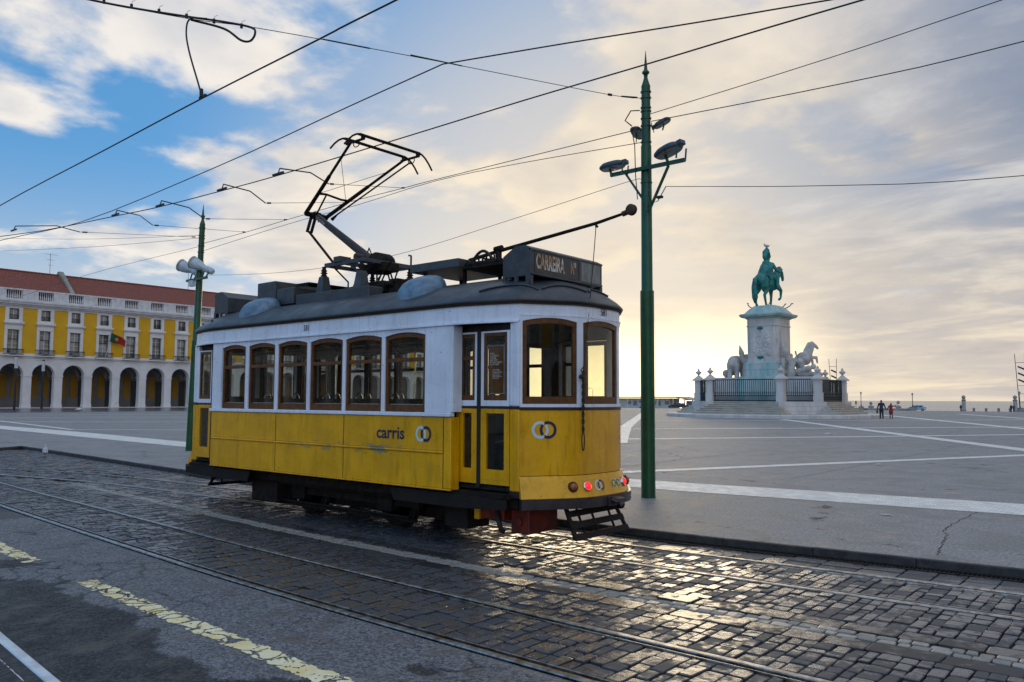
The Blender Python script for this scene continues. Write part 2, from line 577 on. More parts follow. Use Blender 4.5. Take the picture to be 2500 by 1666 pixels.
A_ROAD = asphalt_mat('worn_asphalt', (0.125, 0.126, 0.134), 1.3, 0.20, 0.92)
A_PLAZA = asphalt_mat('plaza_asphalt', (0.335, 0.326, 0.324), 0.16, 0.08, 0.32, 0.012)
SETT = sett_mat('granite_sett', (0.064, 0.067, 0.076), (0.120, 0.121, 0.126), (0.072, 0.064, 0.056), 0.12, 0.60, 0.20)
SLAB = sett_mat('basalt_slab', (0.045, 0.045, 0.049), (0.080, 0.078, 0.078), (0.060, 0.050, 0.038), 0.16, 0.62, 0.20)
CUBE = sett_mat('pale_sett', (0.30, 0.28, 0.25), (0.48, 0.44, 0.38), (0.32, 0.26, 0.18), 0.28, 0.62, 0.35)
GAP = pmat('joint_dirt', (0.018, 0.017, 0.016), 0.85, col2=(0.035, 0.030, 0.024), nscale=30, coord='World', bump=0.5, bscale=90)
LIME = pave_mat('limestone_strip', (0.86, 0.82, 0.76), 0.58, gap=(0.42, 0.39, 0.34), bw=0.15, rh=0.10)
STEEL = pmat('rail_steel', (0.46, 0.45, 0.44), 0.36, 1.0, col2=(0.20, 0.17, 0.145), nscale=12, coord='World', rvar=0.1)
RUST = pmat('rail_side', (0.05, 0.04, 0.035), 0.7, 0.4, col2=(0.09, 0.05, 0.03), nscale=20, coord='World')
KERB = pmat('kerb_stone', (0.030, 0.029, 0.031), 0.65, spec=0.3, col2=(0.055, 0.052, 0.052), nscale=9, coord='World', bump=0.4, bscale=60, rvar=0.12)
IRON = pmat('drain_iron', (0.018, 0.018, 0.019), 0.45, 0.6, col2=(0.04, 0.032, 0.026), nscale=30, coord='World')

PZ = 0.08           # height of the square above the rails
yD = smooth_curve([(-26, 5.65), (-18, 4.86), (-14.5, 4.60), (-10, 4.33), (-7.3, 4.19), (-5.4, 4.14), (-2.9, 4.11), (2, 4.06)])
yC = smooth_curve([(-26, 6.55), (-18, 5.77), (-12, 5.42), (-8.7, 5.23), (-5.3, 5.12), (-2.8, 5.05), (2, 4.99)])
yM = smooth_curve([(-18.3, 6.80), (-11.2, 6.32), (-8.9, 6.17), (-5.9, 6.10), (-3.9, 6.08), (-2.3, 6.16), (-0.9, 6.24), (2, 6.42)])
yB = smooth_curve([(-23, 5.6), (-20, 6.36), (-16.5, 7.10), (-12, 7.40), (-9, 7.35), (-4.7, 7.29), (-2.6, 7.38), (-1, 7.47), (2, 7.62)])
yA = smooth_curve([(-23, 6.5), (-21, 7.15), (-18.4, 7.88), (-13.4, 8.27), (-9, 8.25), (-5.2, 8.17), (-2.9, 8.30), (-1.2, 8.42), (2, 8.62)])
yK = smooth_curve([(-29.7, 10.0), (-16.3, 9.10), (-10, 8.86), (-5.4, 8.80), (-3.1, 8.98), (-1.25, 9.16), (2, 9.50)])
CORNER = (-29.7, yK(-29.7))
SIDE_KERB = [CORNER, (-29.15, 9.2), (-28.2, 7.9), (-26.9, 6.2), (-25.6, 4.2), (-25.0, 2.0), (-25.0, -60.0)]

# ---------------------------------------------------------------- ground, road, square, river
g = MB()
g.add([(-3000, -3000, -0.030), (3000, -3000, -0.030), (3000, 111.8, -0.030), (-3000, 111.8, -0.030)], [(0, 1, 2, 3)])
tag(g.build('ground', GAP), kind='structure')

road = MB()
xs = [-26 + 0.5 * i for i in range(78)]
vs, fs = [], []
for x in xs:
    vs += [(x, -60.0, 0.0), (x, 1.0, 0.0), (x, yD(x) - 0.075, 0.0)]
for i in range(len(xs) - 1):
    for k in range(2):
        fs.append((i * 3 + k, (i + 1) * 3 + k, (i + 1) * 3 + k + 1, i * 3 + k + 1))
road.add(vs, fs)
road = tag(road.build('road', A_ROAD), kind='structure')

pl = MB()
kx = [12 - i for i in range(42)]
edge = [(x, yK(x) + 0.06, PZ) for x in kx if x > CORNER[0] + 0.2] + [(CORNER[0] + 0.02, CORNER[1] + 0.05, PZ)]
edge += [(x - 0.06, y, PZ) for x, y in SIDE_KERB[1:]]
poly = [(12, 112, PZ), (60, 112, PZ), (60, yK(12) + 6, PZ)] + edge + [(-3000, -60, PZ), (-3000, 112, PZ)]
pl.add(poly, [tuple(range(len(poly)))[::-1]])
plaza = tag(pl.build('square_pavement', A_PLAZA), kind='structure')
fix_normals(plaza)

# kerb: one stone per metre along the square's edge
kerb = MB()
kerb.box(-25.4, -25.2, -59, 1.5, -0.05, PZ - 0.02)
kerb = tag(kerb.build('kerb', KERB), kind='structure')
path = [(x, yK(x)) for x in np.arange(7.0, CORNER[0], -1.02)] + SIDE_KERB[:5]
for (x0, y0), (x1, y1) in zip(path[:-1], path[1:]):
    d = Vector((x1 - x0, y1 - y0, 0)); L = d.length; d.normalize(); nrm = Vector((d.y, -d.x, 0))
    st = MB()
    st.bbox(0.002, L - 0.002, 0.0, 0.075, -0.06, PZ + 0.004, 0.010)
    o = st.build('kerb_stone', KERB, kerb, (x0, y0, random.uniform(-0.003, 0.003)))
    o.rotation_euler = (0, 0, math.atan2(d.y, d.x) )
    o.scale = (1, -1 if d.x < 0 else 1, 1)

# the setts: irregular octagonal blocks with worn edges, courses across the tracks
def sett_shape(mb, q, h, ch=0.0055, cut=0.10, tilt=0.011):
    """q: four corners (x, y) ccw"""
    out = []
    for i in range(4):
        p, a_, b_ = Vector(q[i]), Vector(q[i - 1]), Vector(q[(i + 1) % 4])
        m_ = min((a_ - p).length, (b_ - p).length) * cut * random.uniform(0.5, 1.4)
        out.append(p + (a_ - p).normalized() * m_); out.append(p + (b_ - p).normalized() * m_)
    cx = sum(p.x for p in out) / 8; cy = sum(p.y for p in out) / 8
    tx, ty = random.uniform(-tilt, tilt), random.uniform(-tilt, tilt)
    ring = lambda k, z: [(cx + (p.x - cx) * k, cy + (p.y - cy) * k, z + tx * (p.x - cx) + ty * (p.y - cy)) for p in out]
    size = min((Vector(q[0]) - Vector(q[1])).length, (Vector(q[1]) - Vector(q[2])).length)
    k1 = 1 - 2 * ch / size
    v_ = ring(1.0, -0.034) + ring(1.0, h - ch * 0.8) + ring(k1, h)
    f_ = [tuple(range(16, 24))]
    for i in range(8):
        j = (i + 1) % 8
        f_ += [(i, j, 8 + j, 8 + i), (8 + i, 8 + j, 16 + j, 16 + i)]
    mb.add(v_, f_, False)
    return cx, cy


STONES = []       # (corner quad, height, material key)


def courses(lo, hi, x0, x1, dx, dy, mk, skip=None, gap=0.011):
    x = x0
    while x < x1:
        w_ = dx * random.uniform(0.70, 1.32)
        ya, yb = lo(x + w_ / 2), hi(x + w_ / 2)
        n_ = max(1, round((yb - ya) / dy))
        cut = [0.0] + sorted(((i + random.uniform(-0.32, 0.32)) / n_) for i in range(1, n_)) + [1.0]
        for i in range(n_):
            def yy(xx, k):
                return lo(xx) + (hi(xx) - lo(xx)) * cut[k]
            j = lambda: random.uniform(-0.008, 0.008)
            q = [(x + gap / 2 + j(), yy(x, i) + gap / 2 + j()), (x + w_ - gap / 2 + j(), yy(x + w_, i) + gap / 2 + j()),
                 (x + w_ - gap / 2 + j(), yy(x + w_, i + 1) - gap / 2 + j()), (x + gap / 2 + j(), yy(x, i + 1) - gap / 2 + j())]
            cxm, cym = x + w_ / 2, (yy(x, i) + yy(x, i + 1)) / 2
            if skip is None or not skip(cxm, cym, (yy(x, i + 1) - yy(x, i)) / 2):
                STONES.append((q, random.gauss(-0.003, 0.0035), mk))
        x += w_


def near_rail(x, y, hw):
    return min(abs(y - yA(x)), abs(y - yB(x))) < hw + 0.06


XL, XR = -17.0, 5.0
f_off = lambda f, d_: (lambda x: f(x) + d_)
courses(f_off(yD, 0.105), f_off(yC, -0.105), -25.5, XR, 0.108, 0.165, 'SETT')
courses(f_off(yC, 0.05), f_off(yM, -0.335), XL, XR, 0.108, 0.165, 'SETT')
courses(f_off(yM, -0.33), f_off(yM, -0.105), XL, XR, 0.36, 0.30, 'SLAB')
courses(f_off(yM, -0.10), f_off(yM, 0.0), XL, XR, 0.115, 0.30, 'CUBE')
courses(f_off(yM, 0.0), f_off(yM, 0.10), XL, XR, 0.115, 0.30, 'CUBE')
courses(f_off(yM, 0.105), f_off(yM, 0.33), XL, XR, 0.36, 0.30, 'SLAB')
courses(f_off(yM, 0.335), f_off(yB, -0.05), XL, XR, 0.108, 0.165, 'SETT')
courses(f_off(yB, 0.105), f_off(yA, -0.105), XL, XR, 0.108, 0.165, 'SETT')
courses(f_off(yA, 0.05), f_off(yK, -0.19), XL, XR, 0.30, 0.25, 'SETT')
courses(f_off(yC, 0.075), f_off(yK, -0.02), -29.0, XL, 0.145, 0.21, 'SETT', near_rail)
STONES = [s for s in STONES if s[0][0][0] > np.interp(s[0][0][1], [2, 4.2, 6.2, 7.9, 9.2, 10], [-25, -25.6, -26.9, -28.2, -29.15, -29.7]) + 0.15]


def seen(q):
    cx = sum(p[0] for p in q) / 4; cy = sum(p[1] for p in q) / 4
    d = Vector((cx, cy, -CAM_H)); z = d.dot(FW)
    u, v = FPX * d.dot(CR) / z, FPX * d.dot(CU) / z
    ar = abs((q[2][0] - q[0][0]) * (q[2][1] - q[0][1])) * CAM_H / z ** 3
    inside = abs(u) < 1240 and v > -830
    return ar if inside else -1.0


order = sorted(range(len(STONES)), key=lambda i: -seen(STONES[i][0]))
big_set = set(order[:290])
MATK = {'SETT': SETT, 'SLAB': SLAB, 'CUBE': CUBE}
rest = {k: MB() for k in MATK}
for i, (q, h, mk) in enumerate(STONES):
    if i in big_set:
        one = MB()
        cx = sum(p[0] for p in q) / 4; cy = sum(p[1] for p in q) / 4
        sett_shape(one, [(p[0] - cx, p[1] - cy) for p in q], h)
        one.build({'SETT': 'sett', 'SLAB': 'paving_slab', 'CUBE': 'pale_sett'}[mk], MATK[mk], road, (cx, cy, 0))
    else:
        sett_shape(rest[mk], q, h)
for k, nm in (('SETT', 'sett_paving'), ('SLAB', 'slab_paving'), ('CUBE', 'pale_sett_paving')):
    tag(rest[k].build(nm, MATK[k], road), kind='stuff')


# grooved rails following the curves
BRIGHT = pmat('polished_rail_steel', (0.86, 0.85, 0.84), 0.30, 1.0, col2=(0.62, 0.60, 0.58), nscale=5, coord='World')


def rail(f, x0, x1, head, side, label, wide=1.0):
    """head sits at f, groove and lip on the given side"""
    mb, dk = MB(), MB()
    X = np.arange(x0, x1 + 0.01, 0.4)
    prof = [(-0.030, -0.03), (-0.030, -0.002), (-0.022, 0.006), (0.022, 0.006), (0.028, -0.001), (0.029, -0.03)]
    lip = [(0.078, -0.03), (0.079, 0.000), (0.092, 0.002), (0.096, -0.03)]
    for pr in (prof, lip):
        vs, fs = [], []
        for x in X:
            for u, z in pr:
                vs.append((x, f(x) + side * u * wide, z))
        n_ = len(pr)
        for i in range(len(X) - 1):
            for k in range(n_ - 1):
                fs.append((i * n_ + k, (i + 1) * n_ + k, (i + 1) * n_ + k + 1, i * n_ + k + 1))
        mb.add(vs, fs)
    o = tag(mb.build('rail', STEEL if wide == 1.0 else BRIGHT), label, 'rail', 'grooved tram rails')
    return o


rail(yD, -25.0, 6.0, 0, 1, 'tram rail nearest the asphalt, bordering the sett paving')
rail(yC, -25.4, 6.0, 0, -1, 'tram rail of the empty track, on the side towards the tram')
rail(yB, -26.0, 6.0, 0, 1, 'rail under the near wheels of the yellow tram')
rail(yA, -27.4, 6.0, 0, -1, 'rail under the far wheels of the yellow tram, next to the kerb')
rail(lambda x: 2.00 + (-5.2 - x) * 0.09, -9.5, 6.0, 0, -1, 'shiny rail in the bottom left corner of the picture', 1.35)

# drain grates along the kerb
for i, x in enumerate(np.arange(-8.0, 5.0, 0.52)):
    gm = MB()
    y0, y1 = yK(x) - 0.175, yK(x + 0.5) - 0.175
    sl = (y1 - y0) / 0.5
    fy = lambda xx, o_: sl * xx + o_
    for u0, u1 in ((0.0, 0.022), (0.145, 0.167)):
        gm.hexa([(0, u0, -0.03), (0.5, sl * .5 + u0, -0.03), (0.5, sl * .5 + u1, -0.03), (0, u1, -0.03), (0, u0, 0.004), (0.5, sl * .5 + u0, 0.004), (0.5, sl * .5 + u1, 0.004), (0, u1, 0.004)])
    for k in range(13):
        xx = 0.01 + k * 0.04
        gm.box(xx, xx + 0.013, fy(xx, 0.02), fy(xx, 0.147), -0.03, 0.001)
    gm.build('drain_grate', IRON, kerb, (x, y0, 0))

# near asphalt: crumbled relief with cracks and darker old patches
from mathutils import noise as mn
rE = lambda x: 2.00 + (-5.2 - x) * 0.09
smooth01 = lambda a_, b_, x: (lambda t_: t_ * t_ * (3 - 2 * t_))(min(1.0, max(0.0, (x - a_) / (b_ - a_))))


def relief(x, y):
    """height, crack depth and patch share of the worn surface"""
    p_ = Vector((x, y, 0.0))
    big = mn.fractal(p_ * 0.9 + Vector((3.1, 7.7, 0)), 1.0, 2.1, 4)
    wob_ = Vector((mn.noise(p_ * 3.0), mn.noise(p_ * 3.0 + Vector((9, 4, 0))), 0)) * 0.22
    d_ = mn.voronoi((p_ + wob_) * 2.3)[0]
    e_ = d_[1] - d_[0]
    zone = smooth01(-0.05, 0.35, mn.fractal(p_ * 0.8 + Vector((11, 2, 0)), 1.0, 2.0, 3) + 0.10)
    crack = (1 - smooth01(0.0, 0.055, e_)) * zone
    pt = smooth01(-0.06, 0.06, big + 1.5 * (3.02 - y) * smooth01(-2.5, -5.0, x) - 0.04 + 0.12 * mn.fractal(p_ * 7.0, 0.9, 2.0, 4))
    grain = mn.fractal(p_ * 24.0, 0.8, 2.0, 3)
    h = 0.010 + 0.0024 * grain * (1 + pt) - 0.008 * crack - 0.007 * pt + 0.003 * mn.noise(p_ * 2.0)
    fade = smooth01(0.0, 0.10, yD(x) - 0.07 - y) * smooth01(0.07, 0.15, abs(y - rE(x) + 0.03))
    return h * fade, crack, pt


xs = np.arange(-12.6, -1.4, 0.016); nyv = 165
vs, fs, ck, pc = [], [], [], []
for x in xs:
    y0, y1 = 1.25, yD(x) - 0.07
    for k in range(nyv):
        y = y0 + (y1 - y0) * k / (nyv - 1)
        h, c_, p_ = relief(x, y)
        vs.append((float(x), y, 0.001 + max(0.0, h))); ck.append(c_); pc.append(p_)
for i in range(len(xs) - 1):
    for k in range(nyv - 1):
        fs.append((i * nyv + k, (i + 1) * nyv + k, (i + 1) * nyv + k + 1, i * nyv + k + 1))
fm = bpy.data.materials.new('crumbled_asphalt'); fm.use_nodes = True
t = NT(fm.node_tree); bs = fm.node_tree.nodes['Principled BSDF']
pos = t.n('ShaderNodeNewGeometry').outputs['Position']
aC = t.n('ShaderNodeAttribute', attribute_name='crack').outputs['Fac']; aP = t.n('ShaderNodeAttribute', attribute_name='patch').outputs['Fac']
sp1 = t.noise(pos, 42.0, 4.0, 0.85); sp2 = t.noise(pos, 150.0, 2.0, 0.7); br_ = t.noise(pos, 3.0, 6.0, 0.65)
c = t.mix(t.rng(sp1, 0.41, 0.60), (0.028, 0.028, 0.031), (0.235, 0.233, 0.245))
c = t.mix(t.math('MULTIPLY', t.rng(sp2, 0.52, 0.66), 0.6), c, (0.30, 0.295, 0.30))
c = t.mix(t.math('MULTIPLY', t.rng(br_, 0.50, 0.68), 0.55), c, (0.095, 0.075, 0.052))
c2 = t.mix(t.rng(sp1, 0.42, 0.64), (0.010, 0.010, 0.011), (0.085, 0.080, 0.076))
c2 = t.mix(t.math('MULTIPLY', t.rng(br_, 0.52, 0.66), 0.7), c2, (0.085, 0.068, 0.045))
c = t.mix(aP, c, c2)
c = t.mix(aC, c, (0.006, 0.006, 0.006))
t.l(c, bs.inputs['Base Color']); bs.inputs['Specular IOR Level'].default_value = 0.35
t.l(t.rng(br_, 0.35, 0.65, 0.72, 0.50), bs.inputs['Roughness'])
bb = t.n('ShaderNodeBump', i_Strength=0.7, i_Distance=0.006); t.l(t.math('ADD', sp1, t.math('MULTIPLY', sp2, 0.4)), bb.inputs['Height']); t.l(bb.outputs[0], bs.inputs['Normal'])
am = MB(); am.add(vs, fs, True)
ao = am.build('worn_asphalt_surface', fm); tag(ao, kind='structure')
for nm, dat in (('crack', ck), ('patch', pc)):
    at_ = ao.data.attributes.new(nm, 'FLOAT', 'POINT'); at_.data.foreach_set('value', dat)

# yellow broken line: worn paint lying on the relief
ym = bpy.data.materials.new('yellow_road_paint'); ym.use_nodes = True
t = NT(ym.node_tree); bs = ym.node_tree.nodes['Principled BSDF']
pos = t.n('ShaderNodeNewGeometry').outputs['Position']
wear = t.noise(pos, 22.0, 7.0, 0.72); wear2 = t.noise(pos, 5.0, 5.0, 0.6)
t.l(t.mix(t.rng(wear2, 0.35, 0.65), (0.84, 0.66, 0.28), (0.90, 0.80, 0.52)), bs.inputs['Base Color'])
bs.inputs['Roughness'].default_value = 0.6
bb = t.n('ShaderNodeBump', i_Strength=0.6, i_Distance=0.006); t.l(wear, bb.inputs['Height']); t.l(bb.outputs[0], bs.inputs['Normal'])
for x0, x1, ya0, ya1 in ((-12.5, -9.15, 3.44, 3.25), (-7.85, -2.2, 3.22, 3.02)):
    lm = MB(); n_, k_ = int((x1 - x0) / 0.008), 24; vs, fs, keep = [], [], []
    for i in range(n_ + 1):
        f = i / n_; x = x0 + (x1 - x0) * f; yc = ya0 + (ya1 - ya0) * f
        for k in range(k_ + 1):
            v = k / k_ * 2 - 1; y = yc + 0.098 * v
            h, c_, p_ = relief(x, y)
            q = Vector((x, y, 0.3))
            d_ = mn.voronoi((q + Vector((mn.noise(q * 6), mn.noise(q * 6 + Vector((5, 5, 0))), 0)) * 0.10) * 6.5)[0]
            edge = abs(v) + 0.30 * mn.fractal(q * 9, 0.9, 2.0, 4)
            end = min(x - x0, x1 - x) / 0.10 + 0.5 * mn.noise(q * 14)
            keep.append((d_[1] - d_[0]) > 0.06 + 0.05 * mn.noise(q * 5) and edge < 0.90 and mn.fractal(q * 30, 0.9, 2.0, 3) < 0.62 and c_ < 0.75 and end > 0.3)
            vs.append((x, y, 0.0045 + max(0.0, h)))
    for i in range(n_):
        for k in range(k_):
            q = (i * (k_ + 1) + k, (i + 1) * (k_ + 1) + k, (i + 1) * (k_ + 1) + k + 1, i * (k_ + 1) + k + 1)
            if sum(keep[j_] for j_ in q) >= 3:
                fs.append(q)
    lm.add(vs, fs)
    tag(lm.build('road_marking', ym), kind='structure')

# pale limestone strips in the square
def band(pts, width, z=PZ + 0.004):
    vs, fs = [], []
    for i, p in enumerate(pts):
        a_ = Vector(pts[max(i - 1, 0)]); b_ = Vector(pts[min(i + 1, len(pts) - 1)])
        d = (b_ - a_).normalized(); n_ = Vector((-d.y, d.x)) * width / 2
        vs += [(p[0] - n_.x, p[1] - n_.y, z), (p[0] + n_.x, p[1] + n_.y, z)]
    for i in range(len(pts) - 1):
        fs.append((2 * i, 2 * i + 2, 2 * i + 3, 2 * i + 1))
    return vs, fs


s1lo = smooth_curve([(-60, 15.2), (-46.3, 14.6), (-33.5, 13.9), (-25.5, 13.45), (-8, 12.9), (-4.6, 13.2), (-1.8, 13.5), (6, 14.2)])
s1hi = smooth_curve([(-60, 16.6), (-51.8, 16.3), (-38, 15.75), (-28.3, 15.0), (-8.9, 14.2), (-5, 14.6), (-2, 14.95), (6, 15.7)])
sm = MB(); vs, fs = [], []
X = np.arange(-64, 6.1, 1.0)
for x in X:
    vs += [(x, s1lo(x), PZ + 0.004), (x, s1hi(x), PZ + 0.004)]
for i in range(len(X) - 1):
    fs.append((2 * i, 2 * i + 2, 2 * i + 3, 2 * i + 1))
sm.add(vs, fs)
tag(sm.build('pale_paving_strip', LIME), kind='structure')
strips = [([(-10.2, 14.3), (-3.75, 28.4), (0.5, 38)], 0.42), ([(-17.9, 28.0), (-11.8, 36.8), (-6, 45.9), (2, 58)], 0.55),
          ([(-24, 37.0), (-15.5, 48.7), (-7.8, 59.5), (0, 71)], 0.6), ([(-33.5, 51.2), (-10.7, 82.3), (0, 96)], 0.6),
          ([(-26, 66.5), (-4.1, 31.4), (4, 18.5)], 0.75), ([(-33.5, 111.8), (-7.3, 55.7), (3, 33.5)], 0.8), ([(-21.5, 111.8), (-11.5, 88.2), (2, 56)], 0.8),
          ([(-16.2, 25.4), (-24.5, 39.2), (-38.5, 64.0), (-60, 102)], 0.75), ([(-42.4, 16.7), (-38.6, 20.5), (-31, 30), (-17.9, 46)], 0.4),
          ([(-59.2, 18.6), (-51.5, 27.3), (-36, 46)], 0.5), ([(-70, 20), (-68.9, 28.5), (-52, 49)], 0.5), ([(-42.4, 16.6), (-54.8, 18.4), (-80, 22)], 0.35),
          ([(-60, 64.1), (-38, 64.0)], 0.5), ([(-80, 30), (-60, 64)], 0.6)]
for k, (pts, wd) in enumerate(strips):
    sm = MB(); sm.add(*band(pts, wd, PZ + 0.004 + 0.0008 * (k + 1)))
    tag(sm.build('pale_paving_strip', LIME), kind='structure')

# dark wet paving in front of the arcades
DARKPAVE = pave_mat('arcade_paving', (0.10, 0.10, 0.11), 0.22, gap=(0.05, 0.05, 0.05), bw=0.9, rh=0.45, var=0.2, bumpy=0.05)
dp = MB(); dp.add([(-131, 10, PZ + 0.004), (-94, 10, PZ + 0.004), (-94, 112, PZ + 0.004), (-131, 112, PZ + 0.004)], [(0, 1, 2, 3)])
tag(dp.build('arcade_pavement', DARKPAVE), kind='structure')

# river
sea_m = bpy.data.materials.new('river_water'); sea_m.use_nodes = True
t = NT(sea_m.node_tree); bs = sea_m.node_tree.nodes['Principled BSDF']
bs.inputs['Base Color'].default_value = (0.10, 0.13, 0.15, 1); bs.inputs['Roughness'].default_value = 0.18
pos = t.n('ShaderNodeNewGeometry').outputs['Position']
bb = t.n('ShaderNodeBump', i_Strength=0.9, i_Distance=0.6); t.l(t.noise(pos, 0.35, 4.0, 0.6), bb.inputs['Height']); t.l(bb.outputs[0], bs.inputs['Normal'])
sea = MB(); sea.add([(-30000, 239.9, -3.2), (30000, 239.9, -3.2), (30000, 30000, -3.2), (-30000, 30000, -3.2)], [(0, 1, 2, 3)])
tag(sea.build('river', sea_m), kind='structure')
QUAY = pmat('quay_stone', (0.30, 0.28, 0.25), 0.7, col2=(0.16, 0.15, 0.13), nscale=1.5, coord='World')
QZ = -1.0                # level of the riverside quay: the square falls gently towards it
slope = lambda y: PZ - 0.002 - (y - 112.0) * (PZ - QZ) / 128.0
qd = MB(); qd.add([(-3000, 112, slope(112)), (3000, 112, slope(112)), (3000, 240, QZ), (-3000, 240, QZ), (3000, 240, -4), (-3000, 240, -4)], [(0, 1, 2, 3), (3, 2, 4, 5)])
tag(qd.build('riverside_pavement', A_PLAZA), kind='structure')

# hairline crack across the near pavement
cr = MB(); pts_ = [(-2.39, 13.5), (-2.4, 12.62), (-2.4, 12.0), (-2.39, 11.44), (-2.35, 11.15), (-2.25, 10.87), (-2.22, 10.58), (-2.17, 10.24), (-2.1, 9.74), (-2.05, 9.36)]
rr_ = random.Random(5); fine_pts = []
for (xa, ya), (xb, yb) in zip(pts_[:-1], pts_[1:]):
    for k in range(6):
        f_ = k / 6; fine_pts.append((xa + (xb - xa) * f_ + rr_.uniform(-0.02, 0.02), ya + (yb - ya) * f_ + rr_.uniform(-0.02, 0.02)))
vs, fs = [], []
for i, p_ in enumerate(fine_pts):
    w_ = rr_.uniform(0.003, 0.009)
    vs += [(p_[0] - w_, p_[1], PZ + 0.003), (p_[0] + w_, p_[1], PZ + 0.003)]
for i in range(len(fine_pts) - 1):
    fs.append((2 * i, 2 * i + 2, 2 * i + 3, 2 * i + 1))
cr.add(vs, fs); cr.build('pavement_crack', GAP, plaza)

# old tar seams in the square
TAR = pmat('tar_seam', (0.15, 0.148, 0.15), 0.7, col2=(0.20, 0.198, 0.2), nscale=3, coord='World')
for pts, wd in [([(-10.5, 15.2), (-10.6, 29.4), (-10.5, 34.9), (-10.5, 60)], 0.07), ([(-6.3, 16.5), (-6.2, 31.2), (-5.8, 48.0)], 0.07), ([(-15.9, 15.2), (-15.6, 32.6), (-15.1, 52)], 0.06), ([(-2.0, 18), (-1.6, 40)], 0.05), ([(-53.1, 20.7), (-46.5, 20.7), (-40, 20.9)], 0.12), ([(-21, 16), (-20.6, 40)], 0.05)]:
    sm = MB(); dense = []
    for (xa, ya), (xb, yb) in zip(pts[:-1], pts[1:]):
        for k in range(8):
            f_ = k / 8; dense.append((xa + (xb - xa) * f_, ya + (yb - ya) * f_))
    vs, fs = band(dense, wd, PZ + 0.0025); sm.add(vs, fs); sm.build('tar_seam', TAR, plaza)

# ---------------------------------------------------------------- the tram
def tram_paint(name, col, grime, rough=0.32, scuff=None):
    m = bpy.data.materials.new(name); m.use_nodes = True
    t = NT(m.node_tree); bs = m.node_tree.nodes['Principled BSDF']
    pos = t.n('ShaderNodeTexCoord').outputs['Object']
    big = t.noise(pos, 2.2, 6.0, 0.6)
    streak = t.noise(t.vmath('MULTIPLY', pos, (9.0, 9.0, 1.1)), 1.6, 5.0, 0.6)
    spots = t.noise(pos, 34.0, 4.0, 0.55)
    c = t.mix(t.rng(big, 0.32, 0.70), tuple(col), tuple(a_ * 0.55 + b_ * 0.45 for a_, b_ in zip(col, grime)))
    c = t.mix(t.math('MULTIPLY', t.rng(streak, 0.48, 0.72), 0.60), c, tuple(grime))
    c = t.mix(t.rng(spots, 0.685, 0.73), c, (0.03, 0.025, 0.02))
    if scuff:
        sp = t.n('ShaderNodeSeparateXYZ'); t.l(pos, sp.inputs[0])
        band_ = t.math('MULTIPLY', t.rng(sp.outputs[2], 0.99, 1.05), t.rng(sp.outputs[2], 1.09, 1.17, 1.0, 0.0))
        inx = t.math('MULTIPLY', t.rng(sp.outputs[0], -0.7, 0.3), t.rng(sp.outputs[0], 1.6, 2.2, 1.0, 0.0))
        sc = t.math('MULTIPLY', t.rng(t.noise(t.vmath('MULTIPLY', pos, (2.2, 2.2, 9.0)), 2.0, 6.0, 0.65), 0.53, 0.56), t.math('MULTIPLY', band_, inx))
        c = t.mix(sc, c, scuff)
    t.l(c, bs.inputs['Base Color'])
    t.l(t.rng(t.noise(pos, 5.0, 5.0, 0.6), 0.3, 0.7, rough - 0.10, rough + 0.18), bs.inputs['Roughness'])
    b = t.n('ShaderNodeBump', i_Strength=0.16, i_Distance=0.01)
    t.l(t.math('ADD', t.math('MULTIPLY', t.noise(pos, 3.5, 3.0, 0.5), 1.5), t.math('MULTIPLY', spots, 0.15)), b.inputs['Height']); t.l(b.outputs[0], bs.inputs['Normal'])
    MATS[name] = m
    return m


YEL = tram_paint('tram_yellow', (0.82, 0.405, 0.001), (0.42, 0.20, 0.003), 0.32, scuff=(0.20, 0.20, 0.13))
WHT = tram_paint('tram_white', (0.77, 0.81, 0.91), (0.55, 0.57, 0.63), 0.34)
MAROON = pmat('maroon_band', (0.030, 0.012, 0.014), 0.45, col2=(0.015, 0.008, 0.009), nscale=12)
WOOD = pmat('window_wood', (0.150, 0.056, 0.014), 0.45, spec=0.3, col2=(0.075, 0.028, 0.008), nscale=5, stretch=(3, 3, 3), bump=0.2, bscale=30, lo=0.3, hi=0.75)
ROOF = pmat('roof_paint', (0.048, 0.057, 0.068), 0.42, col2=(0.030, 0.036, 0.043), nscale=3.5, bump=0.25, bscale=14, rvar=0.12, col3=(0.26, 0.27, 0.28), n3=4.0, lo3=0.68, hi3=0.78)
VENT = pmat('vent_paint', (0.14, 0.24, 0.34), 0.45, col2=(0.09, 0.14, 0.20), nscale=8, bump=0.25, bscale=40)
GREY = pmat('equipment_grey', (0.058, 0.066, 0.076), 0.5, col2=(0.036, 0.042, 0.050), nscale=6, bump=0.15, bscale=30)
BLACK = pmat('black_iron', (0.011, 0.010, 0.010), 0.7, 0.0, spec=0.10, col2=(0.028, 0.022, 0.018), nscale=10, bump=0.2, bscale=30)
RUBBER = pmat('rubber', (0.010, 0.010, 0.011), 0.6)
BUMPER = pmat('bumper_paint', (0.040, 0.030, 0.034), 0.38, col2=(0.022, 0.018, 0.020), nscale=8, bump=0.2, bscale=25, col3=(0.20, 0.20, 0.20), n3=9, lo3=0.74, hi3=0.78)
REDP = pmat('red_lead_paint', (0.22, 0.022, 0.008), 0.6, col2=(0.07, 0.010, 0.006), nscale=7)
DARKWOOD = pmat('dark_slat_wood', (0.020, 0.016, 0.014), 0.7, spec=0.15, col2=(0.015, 0.013, 0.012), nscale=9, bump=0.3, bscale=30)
INNER = pmat('interior_wood', (0.045, 0.024, 0.011), 0.5, spec=0.2, col2=(0.028, 0.015, 0.008), nscale=6)
CEIL = pmat('interior_ceiling', (0.040, 0.034, 0.026), 0.7, spec=0.2, col2=(0.03, 0.026, 0.02), nscale=3)
